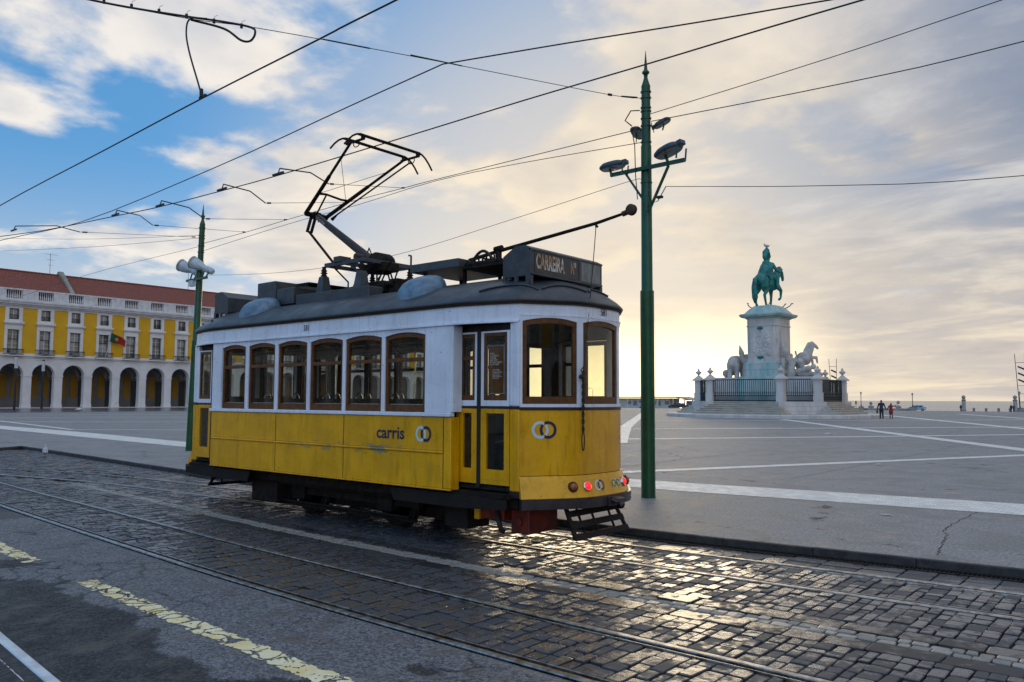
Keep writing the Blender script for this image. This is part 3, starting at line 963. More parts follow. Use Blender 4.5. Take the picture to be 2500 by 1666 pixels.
SEATM = pmat('seat_leather', (0.020, 0.016, 0.014), 0.4, col2=(0.035, 0.026, 0.02), nscale=8)
CHROME = pmat('chrome', (0.75, 0.75, 0.75), 0.15, 1.0, col2=(0.55, 0.55, 0.55), nscale=20)
BRONZE_P = pmat('pantograph_red_oxide', (0.055, 0.032, 0.028), 0.45, 0.3, col2=(0.035, 0.025, 0.022), nscale=9)
NAVY = pmat('navy_lettering', (0.010, 0.012, 0.060), 0.4, col2=(0.015, 0.018, 0.075), nscale=20)
PALE = pmat('pale_blue_vinyl', (0.55, 0.70, 0.78), 0.4, col2=(0.48, 0.62, 0.70), nscale=20)
INKBLUE = pmat('number_ink', (0.015, 0.02, 0.07), 0.4, col2=(0.02, 0.03, 0.09), nscale=20)
CREAM = pmat('faded_sign_letters', (0.72, 0.66, 0.58), 0.6, col2=(0.42, 0.24, 0.12), nscale=7, lo=0.40, hi=0.58)
SIGNBK = pmat('sign_black', (0.018, 0.018, 0.020), 0.35, col2=(0.03, 0.03, 0.032), nscale=9)
SIGNGL = pmat('frosted_number_glass', (0.10, 0.12, 0.12), 0.3, col2=(0.20, 0.22, 0.21), nscale=7, stretch=(1, 4, 1))
ROPE = pmat('rope_fibre', (0.020, 0.016, 0.012), 0.9, col2=(0.04, 0.03, 0.022), nscale=80)
POSTER = pmat('poster_orange', (0.26, 0.085, 0.006), 0.35, col2=(0.16, 0.05, 0.006), nscale=4)
PAPER = pmat('poster_text', (0.62, 0.58, 0.52), 0.5, col2=(0.5, 0.46, 0.4), nscale=30)
REDLENS = pmat('red_tail_lens', (0.55, 0.008, 0.008), 0.12, emit=(1.0, 0.02, 0.015), estr=0.9, col2=(0.65, 0.02, 0.02), nscale=20)
AMBLENS = pmat('amber_lens', (0.35, 0.10, 0.01), 0.15, col2=(0.25, 0.07, 0.01), nscale=20)
TGLASS = glass_mat('tram_glass', (0.86, 0.88, 0.85), 0.012)
DGLASS = glass_mat('door_glass', (0.84, 0.84, 0.78), 0.03)

TX, TY = -9.08, 7.80
tram = thing('tram', 'old yellow and white tram with a grey roof and raised pantograph', 'tram', (TX, TY, 0))

# plan of the body end: three nearly flat facets, corners eased
raw = []
corner_pts = [(3.48, -1.0), (3.88, -0.40), (3.88, 0.40), (3.48, 1.0)]
for (x0, y0), (x1, y1) in zip(corner_pts[:-1], corner_pts[1:]):
    for i in range(40):
        raw.append((x0 + (x1 - x0) * i / 40, y0 + (y1 - y0) * i / 40))
raw.append(corner_pts[-1])
sm_ = []
for i in range(len(raw)):
    k = min(12, i, len(raw) - 1 - i)
    seg = raw[i - k:i + k + 1]
    sm_.append((sum(p[0] for p in seg) / len(seg) + 0.03 * math.sin(PI * i / (len(raw) - 1)), sum(p[1] for p in seg) / len(seg)))
acc = [0.0]
for p, q in zip(sm_[:-1], sm_[1:]):
    acc.append(acc[-1] + math.hypot(q[0] - p[0], q[1] - p[1]))
BOW_L = acc[-1]


def bow(s, off=0.0):
    """point on the end wall's plan at arc length s (0 = camera-side corner), pushed out by off"""
    s = min(max(s, 0.0), BOW_L)
    x = np.interp(s, acc, [p[0] for p in sm_]); y = np.interp(s, acc, [p[1] for p in sm_])
    e = 0.05
    xa, ya = np.interp(s - e, acc, [p[0] for p in sm_]), np.interp(s - e, acc, [p[1] for p in sm_])
    xb, yb = np.interp(s + e, acc, [p[0] for p in sm_]), np.interp(s + e, acc, [p[1] for p in sm_])
    d = math.hypot(xb - xa, yb - ya)
    nx, ny = (yb - ya) / d, -(xb - xa) / d
    return float(x + nx * off), float(y + ny * off), nx, ny


def bow_slab(mb, s0, s1, z0, z1, o0, o1, n=None):
    """curved slab on the end wall; z0/z1 numbers or functions of s; o0/o1 inner and outer offsets (functions of z or numbers)"""
    n = n or max(2, int((s1 - s0) / 0.05))
    ss = [s0 + (s1 - s0) * i / n for i in range(n + 1)]
    Z0 = z0 if callable(z0) else (lambda s: z0)
    Z1 = z1 if callable(z1) else (lambda s: z1)
    O0 = o0 if callable(o0) else (lambda z: o0)
    O1 = o1 if callable(o1) else (lambda z: o1)
    lo = [(s, Z0(s)) for s in ss]; hi = [(s, Z1(s)) for s in ss]

    def fn(s, z, w_):
        x, y, _, _ = bow(s, O0(z) if w_ == 0 else O1(z))
        return (x, y, z)
    mb.strip(lo, hi, 0, 1, fn)


def side_fn(x, z, w_):
    return (x, w_, z)


def mirror4(o):       # doors: one at each corner of the car
    return [o, mirrored(o, 1, -1), mirrored(o, -1, 1), mirrored(o, -1, -1)]


YS = -1.19
# --- lower side: yellow panels, rib and bead
cols = [-2.60, -0.863, 0.674, 2.50]
for i in range(3):
    for z0, z1 in ((0.672, 1.066), (1.098, 1.488)):
        p = MB(); p.bbox(cols[i] + 0.004, cols[i + 1] - 0.004, YS, YS + 0.03, z0, z1, 0.004)
        mirrored(p.build('side_panel', YEL, tram), 1, -1)
    p = MB(); p.bbox(cols[i] + 0.002, cols[i + 1] - 0.002, YS - 0.014, YS + 0.012, 1.068, 1.096, 0.008)
    for k in range(int((cols[i + 1] - cols[i]) / 0.14)):
        p.ell((cols[i] + 0.07 + 0.14 * k, YS - 0.014, 1.082), (0.006, 0.004, 0.006), 6, 4)
    mirrored(p.build('rubbing_rib', YEL, tram), 1, -1)
p = MB(); p.bbox(-2.62, 2.62, YS - 0.008, YS + 0.03, 0.650, 0.670, 0.004); mirrored(p.build('lower_bead', YEL, tram), 1, -1)
for x0, x1, xj in ((2.503, 2.62, 2.60), (-2.62, -2.603, -2.62)):
    p = MB(); p.bbox(x0, x1, YS - 0.002, YS + 0.05, 0.672, 1.488, 0.008)
    p.box(xj, xj + 0.02, YS + 0.04, -1.05, 0.66, 1.488)
    mirrored(p.build('corner_panel', YEL, tram), 1, -1)
for x in cols[1:3] + [2.501]:
    p = MB(); p.box(x - 0.0035, x + 0.0035, YS - 0.0015, YS + 0.02, 0.672, 1.488); mirrored(p.build('joint_strip', MAROON, tram), 1, -1)
p = MB(); p.box(-2.60, 2.60, YS + 0.032, YS + 0.05, 0.66, 1.49); mirrored(p.build('inner_side_wall', INNER, tram), 1, -1)
# --- white sill, pillars, arched heads, gutter, letterboard
p = MB(); p.bbox(-2.655, 2.625, YS - 0.022, YS + 0.06, 1.492, 1.540, 0.008); mirrored(p.build('window_sill', WHT, tram), 1, -1)
WIN = [(-2.335, -1.704), (-1.600, -0.941), (-0.841, -0.171), (-0.080, 0.607), (0.691, 1.383), (1.470, 2.168)]
WIN = [(a_ - 0.012, b_ + 0.012) for a_, b_ in WIN]
WB, WS, WC = 1.542, 2.468, 2.510        # frame bottom, arch springing, arch crown
arch = lambda x0, x1, sp, cr, n=10: [(x0 + (x1 - x0) * i / n, sp + (cr - sp) * (1 - (2 * i / n - 1) ** 2)) for i in range(n + 1)]
edges = [-2.62] + [v for wv_ in WIN for v in wv_] + [2.62]
for i in range(0, len(edges), 2):
    p = MB(); p.bbox(edges[i], edges[i + 1], YS, YS + 0.07, 1.541, 2.552, 0.006)
    if i in (0, 12):
        for zr in (1.57, 2.44):
            for k in range(3):
                p.ell((edges[i] + 0.05 + k * 0.08, YS, zr), (0.006, 0.003, 0.006), 6, 4)
        p.box(edges[i + 1] - 0.004 if i == 0 else edges[i] + 0.10, edges[i + 1] if i == 0 else edges[i] + 0.104, YS - 0.004, YS, 1.545, 2.55)
    mirrored(p.build('window_post', WHT, tram), 1, -1)
for x0, x1 in WIN:
    p = MB()
    c_ = arch(x0 + 0.001, x1 - 0.001, WS, WC)
    p.strip(c_, [(u, 2.552) for u, _ in c_], YS + 0.003, YS + 0.06, side_fn)
    mirrored(p.build('window_head', WHT, tram), 1, -1)
    # wooden sash frame, transom and two panes
    f = MB(); y0, y1 = YS + 0.022, YS + 0.062
    f.box(x0 + 0.002, x0 + 0.047, y0, y1, WB, WS); f.box(x1 - 0.047, x1 - 0.002, y0, y1, WB, WS)
    f.box(x0 + 0.047, x1 - 0.047, y0 + 0.001, y1, WB, WB + 0.088)
    f.box(x0 + 0.047, x1 - 0.047, y0 - 0.004, y1, 2.150, 2.196)
    c_ = arch(x0 + 0.002, x1 - 0.002, WS - 0.001, WC - 0.001)
    f.strip([(u, v - 0.055 if 0 < i_ < 10 else v - 0.055) for i_, (u, v) in enumerate(c_)], c_, y0 - 0.002, y1 - 0.001, side_fn)
    fr = f.build('window', WOOD, tram)
    g = MB(); g.box(x0 + 0.045, x1 - 0.045, YS + 0.040, YS + 0.044, WB + 0.08, 2.152); g.build('pane', TGLASS, fr)
    g = MB(); c_ = arch(x0 + 0.045, x1 - 0.045, WS - 0.05, WC - 0.05)
    g.strip([(u, 2.19) for u, _ in c_], c_, YS + 0.046, YS + 0.050, side_fn); g.build('pane', TGLASS, fr)
    b_ = MB(); b_.box(x0 + 0.06, x1 - 0.06, YS + 0.06, YS + 0.066, WB + 0.086, WB + 0.094); b_.build('glazing_bead', WHT, fr)
    mirrored(fr, 1, -1)

OUT = []                                   # upper outline of the body, quarter turn symmetric, counted from mid camera side
for x in np.linspace(0, 2.62, 14):
    OUT.append((float(x), YS))
for i in range(1, 9):
    f_ = i / 8
    OUT.append((2.62 + 0.86 * f_, YS + 0.19 * f_ ** 1.6))
for i in range(1, 40):
    OUT.append(bow(BOW_L * i / 40)[:2])
half = OUT + [(x, -y) for x, y in reversed(OUT[:22])]
loop = half + [(-x, y) for x, y in reversed(half)][1:-1]


def off_loop(d):
    n = len(loop); res = []
    for i in range(n):
        a_, b_ = Vector(loop[i - 2]), Vector(loop[(i + 2) % n])
        t_ = (b_ - a_).normalized()
        res.append((loop[i][0] + t_.y * d, loop[i][1] - t_.x * d))
    return res


def ring_wall(mb, d0, d1, z0, z1, sides_only=False):
    A, B = off_loop(d0), off_loop(d1)
    n = len(A); vs, fs = [], []
    for i in range(n):
        vs += [(A[i][0], A[i][1], z0), (B[i][0], B[i][1], z0), (B[i][0], B[i][1], z1), (A[i][0], A[i][1], z1)]
    for i in range(n):
        j = (i + 1) % n
        if sides_only and abs(loop[i][0]) > 3.47 and abs(loop[j][0]) > 3.47:
            continue
        for k in range(4):
            l_ = (k + 1) % 4
            fs.append((i * 4 + k, i * 4 + l_, j * 4 + l_, j * 4 + k))
    mb.add(vs, fs)


p = MB(); ring_wall(p, -0.045, 0.0, 2.637, 2.800); ring_wall(p, -0.046, -0.0005, 2.576, 2.638, True); p.build('letterboard', WHT, tram)
p = MB(); ring_wall(p, -0.03, 0.022, 2.553, 2.574, True)
p.build('gutter_moulding', WHT, tram)
p = MB(); ring_wall(p, -0.01, 0.030, 2.784, 2.802)
ring_wall(p, 0.026, 0.042, 2.792, 2.810)
p.build('roof_edge_rail', MAROON, tram)
# riveted joints on the letterboard
for x in (-2.36, -0.55, 1.25, 2.36, 2.62):
    p = MB(); p.box(x - 0.003, x + 0.003, YS - 0.003, YS, 2.576, 2.77)
    for k in range(5):
        p.ell((x + 0.012, YS, 2.60 + 0.037 * k), (0.004, 0.003, 0.004), 6, 4)
    p.build('joint_strip', WHT, tram)

# --- roof shell
rl = off_loop(0.045)
vs, fs = [], []
TS = [0.0, 0.12, 0.25, 0.4, 0.55, 0.68, 0.78, 0.86, 0.92, 0.96, 0.985, 1.0]


def roof_pt(px, py, t):
    sx = min(max(px, -2.75), 2.75)
    x, y = sx + (px - sx) * t, py * t
    end = max(0.0, abs(px) - 2.75) / 1.2
    crown = 0.40 - 0.0 * end
    return (x, y, 2.800 + crown * (1 - t ** 2.3) ** 0.80)


n_ = len(rl)
for t_ in TS:
    for px, py in rl:
        vs.append(roof_pt(px, py, t_))
for k in range(len(TS) - 1):
    for i in range(n_):
        j = (i + 1) % n_
        fs.append((k * n_ + i, k * n_ + j, (k + 1) * n_ + j, (k + 1) * n_ + i))
p = MB(); p.add(vs, fs, True); roof = p.build('roof', ROOF, tram)
p = MB(); ring_wall(p, -0.05, 0.02, 2.760, 2.80)
ins = off_loop(-0.04)
p.add([(x, y, 2.62) for x, y in ins], [tuple(range(len(ins)))]); p.build('ceiling', CEIL, tram)


def roof_z(x, y):
    """height of the roof shell above a point of the car"""
    best = 1.0
    for px, py in rl:
        pass
    hw = 1.235 if abs(x) < 2.62 else max(0.3, 1.235 - 0.19 * ((abs(x) - 2.62) / 0.86) ** 1.6)
    t_ = min(1.0, abs(y) / hw)
    if abs(x) > 2.75:
        t_ = min(1.0, math.sqrt(t_ ** 2 + ((abs(x) - 2.75) / 1.2) ** 2))
    return 2.800 + 0.40 * (1 - t_ ** 2.3) ** 0.80


# rain strips on the roof ends
for sx in (1, -1):
    for u0, u1, tt in ((16, 25, 0.80), (26, 38, 0.78), (39, 48, 0.78)):
        pts = []
        for i in np.linspace(u0, u1, 14):
            k = int(i); f_ = i - k
            q = (rl[k][0] * (1 - f_) + rl[k + 1][0] * f_, rl[k][1] * (1 - f_) + rl[k + 1][1] * f_)
            w_ = 1 - ((i - (u0 + u1) / 2) / ((u1 - u0) / 2)) ** 2
            pt = roof_pt(q[0], q[1], tt + 0.09 * (1 - w_))
            pts.append((pt[0] * sx, pt[1], pt[2] + 0.012))
        p = MB(); p.tube(pts, 0.012, 6); p.build('rain_strip', ROOF, roof)

# --- doors: two folding leaves at each corner
YDR = -1.02


def leaf(x0, x1, ux0, ux1, lx0, lx1, bar=False, poster=False):
    def frame(mb, a0, a1, b0, b1, c0, c1, d0, d1, y0, y1):
        mb.box(a0, c0, y0, y1, b0, b1); mb.box(c1, a1, y0, y1, b0, b1)
        mb.box(c0, c1, y0, y1, b0, d0); mb.box(c0, c1, y0, y1, d1, b1)
    m = MB(); frame(m, x0, x1, 0.745, 1.590, lx0, lx1, 0.911, 1.540, YDR, YDR + 0.035)
    for zz in (0.80,):
        m.box(x0 + 0.012, x1 - 0.012, YDR - 0.003, YDR, zz, zz + 0.004)
    m.box(lx0 - 0.055, lx0 - 0.051, YDR - 0.003, YDR, 0.80, 1.57); m.box(lx1 + 0.051, lx1 + 0.055, YDR - 0.003, YDR, 0.80, 1.57)
    lf = m.build('door_leaf', YEL, tram)
    m = MB(); frame(m, x0, x1, 1.622, 2.472, ux0, ux1, 1.685, 2.452, YDR, YDR + 0.035); m.build('upper_leaf', WHT, lf)
    m = MB(); m.box(x0, x1, YDR - 0.002, YDR + 0.034, 1.592, 1.620); m.build('leaf_band', MAROON, lf)
    m = MB(); frame(m, ux0, ux1, 1.685, 2.452, ux0 + 0.040, ux1 - 0.040, 1.745, 2.412, YDR + 0.004, YDR + 0.03)
    if bar:
        m.box(ux0 + 0.04, ux1 - 0.04, YDR + 0.003, YDR + 0.028, 2.15, 2.195)
    m.build('window_frame', WOOD, lf)
    m = MB(); m.box(ux0 + 0.038, ux1 - 0.038, YDR + 0.014, YDR + 0.018, 1.74, 2.415); m.build('pane', DGLASS, lf)
    m = MB(); m.box(lx0 - 0.002, lx1 + 0.002, YDR + 0.014, YDR + 0.018, 0.91, 1.542); m.build('pane', DGLASS, lf)
    return lf


LX = 2.62
l1 = leaf(LX - 0.075, LX + 0.256, LX - 0.018, LX + 0.214, LX + 0.032, LX + 0.167, bar=True)
l2 = leaf(LX + 0.309, LX + 0.736, LX + 0.351, LX + 0.702, LX + 0.392, LX + 0.659, poster=True)
mirror4(l1); mirror4(l2)
m = MB(); m.box(LX + 0.258, LX + 0.307, YDR - 0.012, YDR + 0.04, 0.70, 2.50); m.box(LX + 0.258, LX + 0.300, YDR - 0.016, YDR - 0.012, 0.70, 0.735)
mirror4(m.build('door_seal', RUBBER, tram))
m = MB(); m.box(LX - 0.09, LX + 0.74, YDR + 0.05, YDR + 0.09, 2.472, 2.60); m.box(LX - 0.10, LX - 0.078, YDR - 0.02, YDR + 0.06, 0.66, 2.56); mirror4(m.build('door_header', RUBBER, tram))
m = MB(); m.box(LX - 0.10, LX + 0.76, -1.10, -0.70, 0.60, 0.66); m.box(LX - 0.02, LX + 0.75, -1.13, -1.10, 0.61, 0.655)
m.box(LX - 0.06, LX + 0.74, -0.72, -0.70, 0.66, 0.74); mirror4(m.build('door_step', BLACK, tram))
for z0, z1, mt, nm in ((0.69, 1.590, YEL, 'door_post_lower'), (1.622, 2.552, WHT, 'door_post_upper')):
    m = MB(); m.bbox(LX + 0.742, 3.492, YDR - 0.004, YDR + 0.10, z0, z1, 0.01)
    m.box(LX + 0.80, LX + 0.806, YDR - 0.007, YDR, z0, z1)
    mirror4(m.build(nm, mt, tram))
m = MB(); m.box(LX + 0.742, 3.49, YDR - 0.006, YDR + 0.09, 1.592, 1.620); m.box(LX + 0.742, 3.50, YDR - 0.002, YDR + 0.09, 0.62, 0.688); mirror4(m.build('post_band', MAROON, tram))
m = MB(); m.box(2.622, 2.64, YS + 0.012, -1.03, 1.55, 2.552); mirror4(m.build('door_jamb', WHT, tram))
# poster behind the glass of the rear leaf: board, pale frame and lines of text
m = MB(); m.box(LX + 0.408, LX + 0.646, YDR + 0.0185, YDR + 0.024, 1.765, 2.30); po = m.build('poster', POSTER, tram)
m = MB()
for a0, a1, b0, b1 in ((0.396, 0.408, 1.755, 2.31), (0.646, 0.658, 1.755, 2.31), (0.408, 0.646, 1.755, 1.767), (0.408, 0.646, 2.298, 2.31)):
    m.box(LX + a0, LX + a1, YDR + 0.006, YDR + 0.012, b0, b1)
m.build('poster_frame', VENT, po)
for i, tx in enumerate(['Valide', 'o seu bilhete', 'à medida', 'para validar', 'SE nossa superior', 'na sua viagem.']):
    me = text_mesh(tx, 0.034, 'LEFT'); map_mesh(me, lambda u, v, i=i: (LX + 0.435 + u * 0.75, YDR + 0.0125, 2.215 - 0.024 * i + v)); link('lettering', me, PAPER, po)
for i in range(7):
    m = MB(); m.box(LX + 0.475, LX + 0.475 + 0.10 + 0.02 * (i * 7 % 3), YDR + 0.0122, YDR + 0.0126, 2.030 - 0.016 * i, 2.034 - 0.016 * i); m.build('lettering', PAPER, po)

# --- rounded ends
def both_ends(o):
    return [o, mirrored(o, -1, 1)]


apron_off = lambda z: 0.012 + 0.085 * max(0.0, (0.855 - z) / 0.235) ** 0.8
m = MB(); bow_slab(m, 0, BOW_L, 0.862, 1.578, -0.03, 0.006, 60); both_ends(m.build('dash_panel', YEL, tram))
m = MB()
for k in range(5):
    z0, z1 = 0.620 + 0.235 * k / 5, 0.620 + 0.235 * (k + 1) / 5
    bow_slab(m, 0, BOW_L, z0, z1, -0.03, apron_off, 60)
both_ends(m.build('apron', YEL, tram))
m = MB(); bow_slab(m, 0, BOW_L, 0.8555, 0.8615, -0.03, 0.002, 50); both_ends(m.build('apron_joint', BLACK, tram))
m = MB(); bow_slab(m, 0, BOW_L, 1.580, 1.612, -0.03, 0.014, 60); both_ends(m.build('waist_band', MAROON, tram))
m = MB(); bow_slab(m, 0, BOW_L, 1.613, 1.648, -0.03, 0.008, 60); both_ends(m.build('end_sill', WHT, tram))
EW = [(0.035, 0.680), (0.765, BOW_L - 0.765), (BOW_L - 0.680, BOW_L - 0.035)]
eb = [0.0] + [v for e_ in EW for v in e_] + [BOW_L]
for i in range(0, 8, 2):
    m = MB(); bow_slab(m, eb[i], eb[i + 1], 1.649, 2.6125, -0.05, 0.006, 4)
    for zr in (1.675, 2.55, 2.585):
        for ds in (0.25, 0.75):
            x, y, nx, ny = bow(eb[i] + (eb[i + 1] - eb[i]) * ds, 0.006)
            m.ell((x, y, zr), (0.005, 0.005, 0.005), 6, 4)
    both_ends(m.build('end_post', WHT, tram))
m = MB(); bow_slab(m, 0, BOW_L, 2.612, 2.6345, -0.04, 0.005, 60); both_ends(m.build('end_head', WHT, tram))
m = MB(); bow_slab(m, 0, BOW_L, 2.630, 2.640, -0.01, 0.010, 60)
for k in range(24):
    x, y, nx, ny = bow(0.06 + k * (BOW_L - 0.12) / 23, 0.010)
    m.ell((x, y, 2.645), (0.005, 0.005, 0.005), 6, 4)
both_ends(m.build('head_bead', WHT, tram))
for s0, s1 in EW:
    ar = lambda s, b=0.0: 2.568 + 0.042 * (1 - (2 * (s - s0) / (s1 - s0) - 1) ** 2) - b
    m = MB(); bow_slab(m, s0, s1, ar, 2.6135, -0.045, 0.004, 12); both_ends(m.build('window_head', WHT, tram))
    f = MB()
    bow_slab(f, s0 + 0.001, s0 + 0.050, 1.650, 2.567, -0.045, -0.006, 2); bow_slab(f, s1 - 0.050, s1 - 0.001, 1.650, 2.567, -0.045, -0.006, 2)
    bow_slab(f, s0 + 0.05, s1 - 0.05, 1.650, 1.730, -0.045, -0.008, 10)
    bow_slab(f, s0 + 0.001, s1 - 0.001, lambda s: ar(s, 0.06), lambda s: ar(s, 0.001), -0.044, -0.004, 12)
    fr = f.build('window', WOOD, tram)
    g = MB(); bow_slab(g, s0 + 0.045, s1 - 0.045, 1.725, lambda s: ar(s, 0.055), -0.028, -0.024, 10); g.build('pane', TGLASS, fr)
    both_ends(fr)
# bumper with coupler pocket
m = MB(); bow_slab(m, -0.0, BOW_L, 0.505, 0.617, 0.02, 0.125, 60)
for zz in (0.535, 0.58):
    for s in (0.62, 0.66, 1.60, 1.64):
        x, y, nx, ny = bow(s, 0.125); m.ell((x, y, zz), (0.009, 0.009, 0.009), 8, 5)
for b_o in both_ends(m.build('bumper', BUMPER, tram)):
    pass
m = MB(); s_c = 1.16
bow_slab(m, s_c - 0.13, s_c + 0.13, 0.50, 0.60, 0.126, 0.150, 6)
x, y, nx, ny = bow(s_c, 0.15)
m.prism([(-0.10, 0.565), (0.10, 0.565), (0.09, 0.595), (-0.06, 0.60)], 0.0, 0.075, lambda u, v, w_: (x + nx * w_ - ny * u, y + ny * w_ + nx * u, v - 0.25 * w_))
m.tube([(x, y, 0.57), (x + nx * 0.09, y + ny * 0.09, 0.50)], 0.03, 8)
both_ends(m.build('coupler_pocket', BUMPER, tram))
m = MB(); x, y, nx, ny = bow(1.42, 0.06); m.ell((x, y, 0.47), (0.05, 0.05, 0.05), 10, 6); m.tube([(x, y, 0.50), (x - 0.2, y, 0.45)], 0.02, 6); both_ends(m.build('hose_coupling', BLACK, tram))

# tail lamps
def lamp(s, z, lens, rim, r):
    x, y, nx, ny = bow(s, apron_off(z) + 0.0)
    rot = Vector((nx, ny, 0.30)).to_track_quat('Z', 'Y').to_matrix()

    def place(mb):
        mb.v = [tuple(rot @ Vector(v) + Vector((x, y, z))) for v in mb.v]
        return mb
    a_ = MB(); a_.lathe([(r * 1.25, -0.03), (r * 1.28, 0.012), (r * 1.12, 0.026), (r * 1.0, 0.026), (r * 0.98, 0.012)], 20)
    o = place(a_).build('tail_lamp', rim, tram)
    b_ = MB(); b_.lathe([(r * 1.0, 0.010), (r * 0.9, 0.030), (r * 0.6, 0.042), (r * 0.2, 0.047), (0.001, 0.0475)], 20)
    place(b_).build('lens', lens, o)


lamp(0.595, 0.735, AMBLENS, RUBBER, 0.046); lamp(1.635, 0.735, AMBLENS, RUBBER, 0.046)
lamp(0.765, 0.735, REDLENS, CHROME, 0.046); lamp(1.47, 0.735, REDLENS, CHROME, 0.046)


# --- interlocking rings emblem and lettering
def emblem(fn, R1, R0, gap, parent, pale=PALE):
    """two linked rings; left pale, right navy; fn maps (u, v) to the surface"""
    h = gap / 2
    am = math.acos(h / ((R0 + R1) / 2)); wd = 0.55 * (R1 - R0) / ((R0 + R1) / 2) / math.sin(2 * am)
    lists = ((-h, PALE, [(am + wd * 0.3, 2 * PI - am - wd * 0.3), (-(am - wd), am - wd)]), (h, NAVY, [(-(PI - am - wd * 0.3), PI - am - wd * 0.3), (PI - am + wd, PI + am - wd)]))
    for cx, mt, arcs in lists:
        for a0, a1 in arcs:
            mb = MB(); o_, i_ = ring_poly(cx, 0, R0, R1, a0, a1, 28)
            vs_ = [fn(u, v) for u, v in o_] + [fn(u, v) for u, v in i_]
            k_ = len(o_)
            mb.add(vs_, [(j, j + 1, k_ + j + 1, k_ + j) for j in range(k_ - 1)])
            mb.build('emblem_ring', mt, parent)


emb = thing('side_emblem', None, None); del_ = emb; emb.parent = tram
emblem(lambda u, v: (2.173 + u * 0.96, YS - 0.0035, 1.286 + v), 0.093, 0.059, 0.090, emb)
me = text_mesh('carris', 0.232, 'LEFT', 0.0045); map_mesh(me, lambda u, v: (1.327 + u * 0.99, YS - 0.0035, 1.280 + v * 0.92)); link('lettering', me, NAVY, emb)
emb2 = thing('dash_emblem', None, None); emb2.parent = tram
bf = lambda s0, z0, off: (lambda u, v: (bow(s0 + u, off)[0], bow(s0 + u, off)[1], z0 + v))
emblem(bf(0.285, 1.362, 0.0095), 0.098, 0.066, 0.092, emb2)


def apron_fn(s0, z0):
    def fn(u, v):
        x, y, _, _ = bow(s0 + u, apron_off(z0 + v) + 0.004)
        return (x, y, z0 + v)
    return fn


emblem(apron_fn(0.965, 0.735), 0.058, 0.040, 0.056, emb2)
mb = MB(); fnp = apron_fn(1.30, 0.735)
PALEY = pmat('pale_yellow_sticker', (0.62, 0.55, 0.22), 0.5, col2=(0.5, 0.45, 0.2), nscale=30)
g_ = [(-0.085 + 0.17 * i / 8, -0.05 + 0.10 * j / 3) for j in range(4) for i in range(9)]
mb.add([fnp(*q) for q in g_], [(j * 9 + i, j * 9 + i + 1, (j + 1) * 9 + i + 1, (j + 1) * 9 + i) for j in range(3) for i in range(8)])
mb.build('sticker', PALEY, emb2)
fnq = lambda u, v: tuple(a_ + b_ for a_, b_ in zip(fnp(u, v), (0.003, 0.0, 0.001)))
for cx, a0, a1 in ((-0.045, 0.2, 5.6), (0.040, 0.2, 5.6)):
    o_, i_ = ring_poly(cx, 0.0, 0.031, 0.041, a0, a1, 20)
    mb = MB(); mb.add([fnq(u, v) for u, v in o_] + [fnq(u, v) for u, v in i_], [(j, j + 1, 22 + j, 21 + j) for j in range(20)]); mb.build('sticker_letter', INKBLUE, emb2)
me = text_mesh('eac', 0.05); map_mesh(me, lambda u, v: fnq(u * 1.2, v)); link('sticker_letter', me, INKBLUE, emb2)
me = text_mesh('581', 0.115, bold=0.0015); map_mesh(me, lambda u, v: (-0.175 + u * 0.82, YS - 0.004, 2.667 + v)); link('fleet_number', me, INKBLUE, tram)
me = text_mesh('581', 0.115, bold=0.0015); map_mesh(me, lambda u, v: bf(1.155, 2.714, 0.006)(u * 0.82, v)); link('fleet_number', me, INKBLUE, tram)

# --- interior
m = MB(); m.box(-3.40, 3.40, -1.0, 1.0, 0.68, 0.72); m.build('floor', BLACK, tram)
for sx in (1, -1):
    m = MB()
    for y0, y1 in ((-1.12, -0.94), (-0.38, -0.30), (0.30, 0.38), (0.94, 1.12)):
        m.box(2.50 * sx - 0.02, 2.50 * sx + 0.02, y0, y1, 0.72, 2.62)
    for y0, y1 in ((-0.94, -0.38), (0.38, 0.94)):
        m.box(2.50 * sx - 0.02, 2.50 * sx + 0.02, y0, y1, 0.72, 1.50); m.box(2.50 * sx - 0.02, 2.50 * sx + 0.02, y0, y1, 2.38, 2.62)
    m.box(2.50 * sx - 0.02, 2.50 * sx + 0.02, -0.30, 0.30, 2.42, 2.62)
    m.build('bulkhead', INNER, tram)
    m = MB(); m.bbox(3.05 * sx - 0.17, 3.05 * sx + 0.17, -0.24, 0.20, 0.72, 1.66, 0.02); m.tube([(3.05 * sx, 0, 1.66), (3.05 * sx, 0, 1.70)], 0.16, 14)
    m.tube([(3.05 * sx, 0, 1.71), (3.05 * sx + 0.2, 0.1, 1.72)], 0.018, 6); m.build('controller', BLACK, tram)
m = MB(); m.box(-2.48, 2.48, -1.115, -1.09, 0.72, 1.54); m.box(-2.48, 2.48, 1.09, 1.115, 0.72, 1.54)
for x0, x1 in zip(edges[0::2], edges[1::2]):
    for s in (-1, 1):
        m.box(x0, x1, s * 1.10 - 0.012, s * 1.10 + 0.012, 1.54, 2.62)
m.build('interior_lining', INNER, tram)
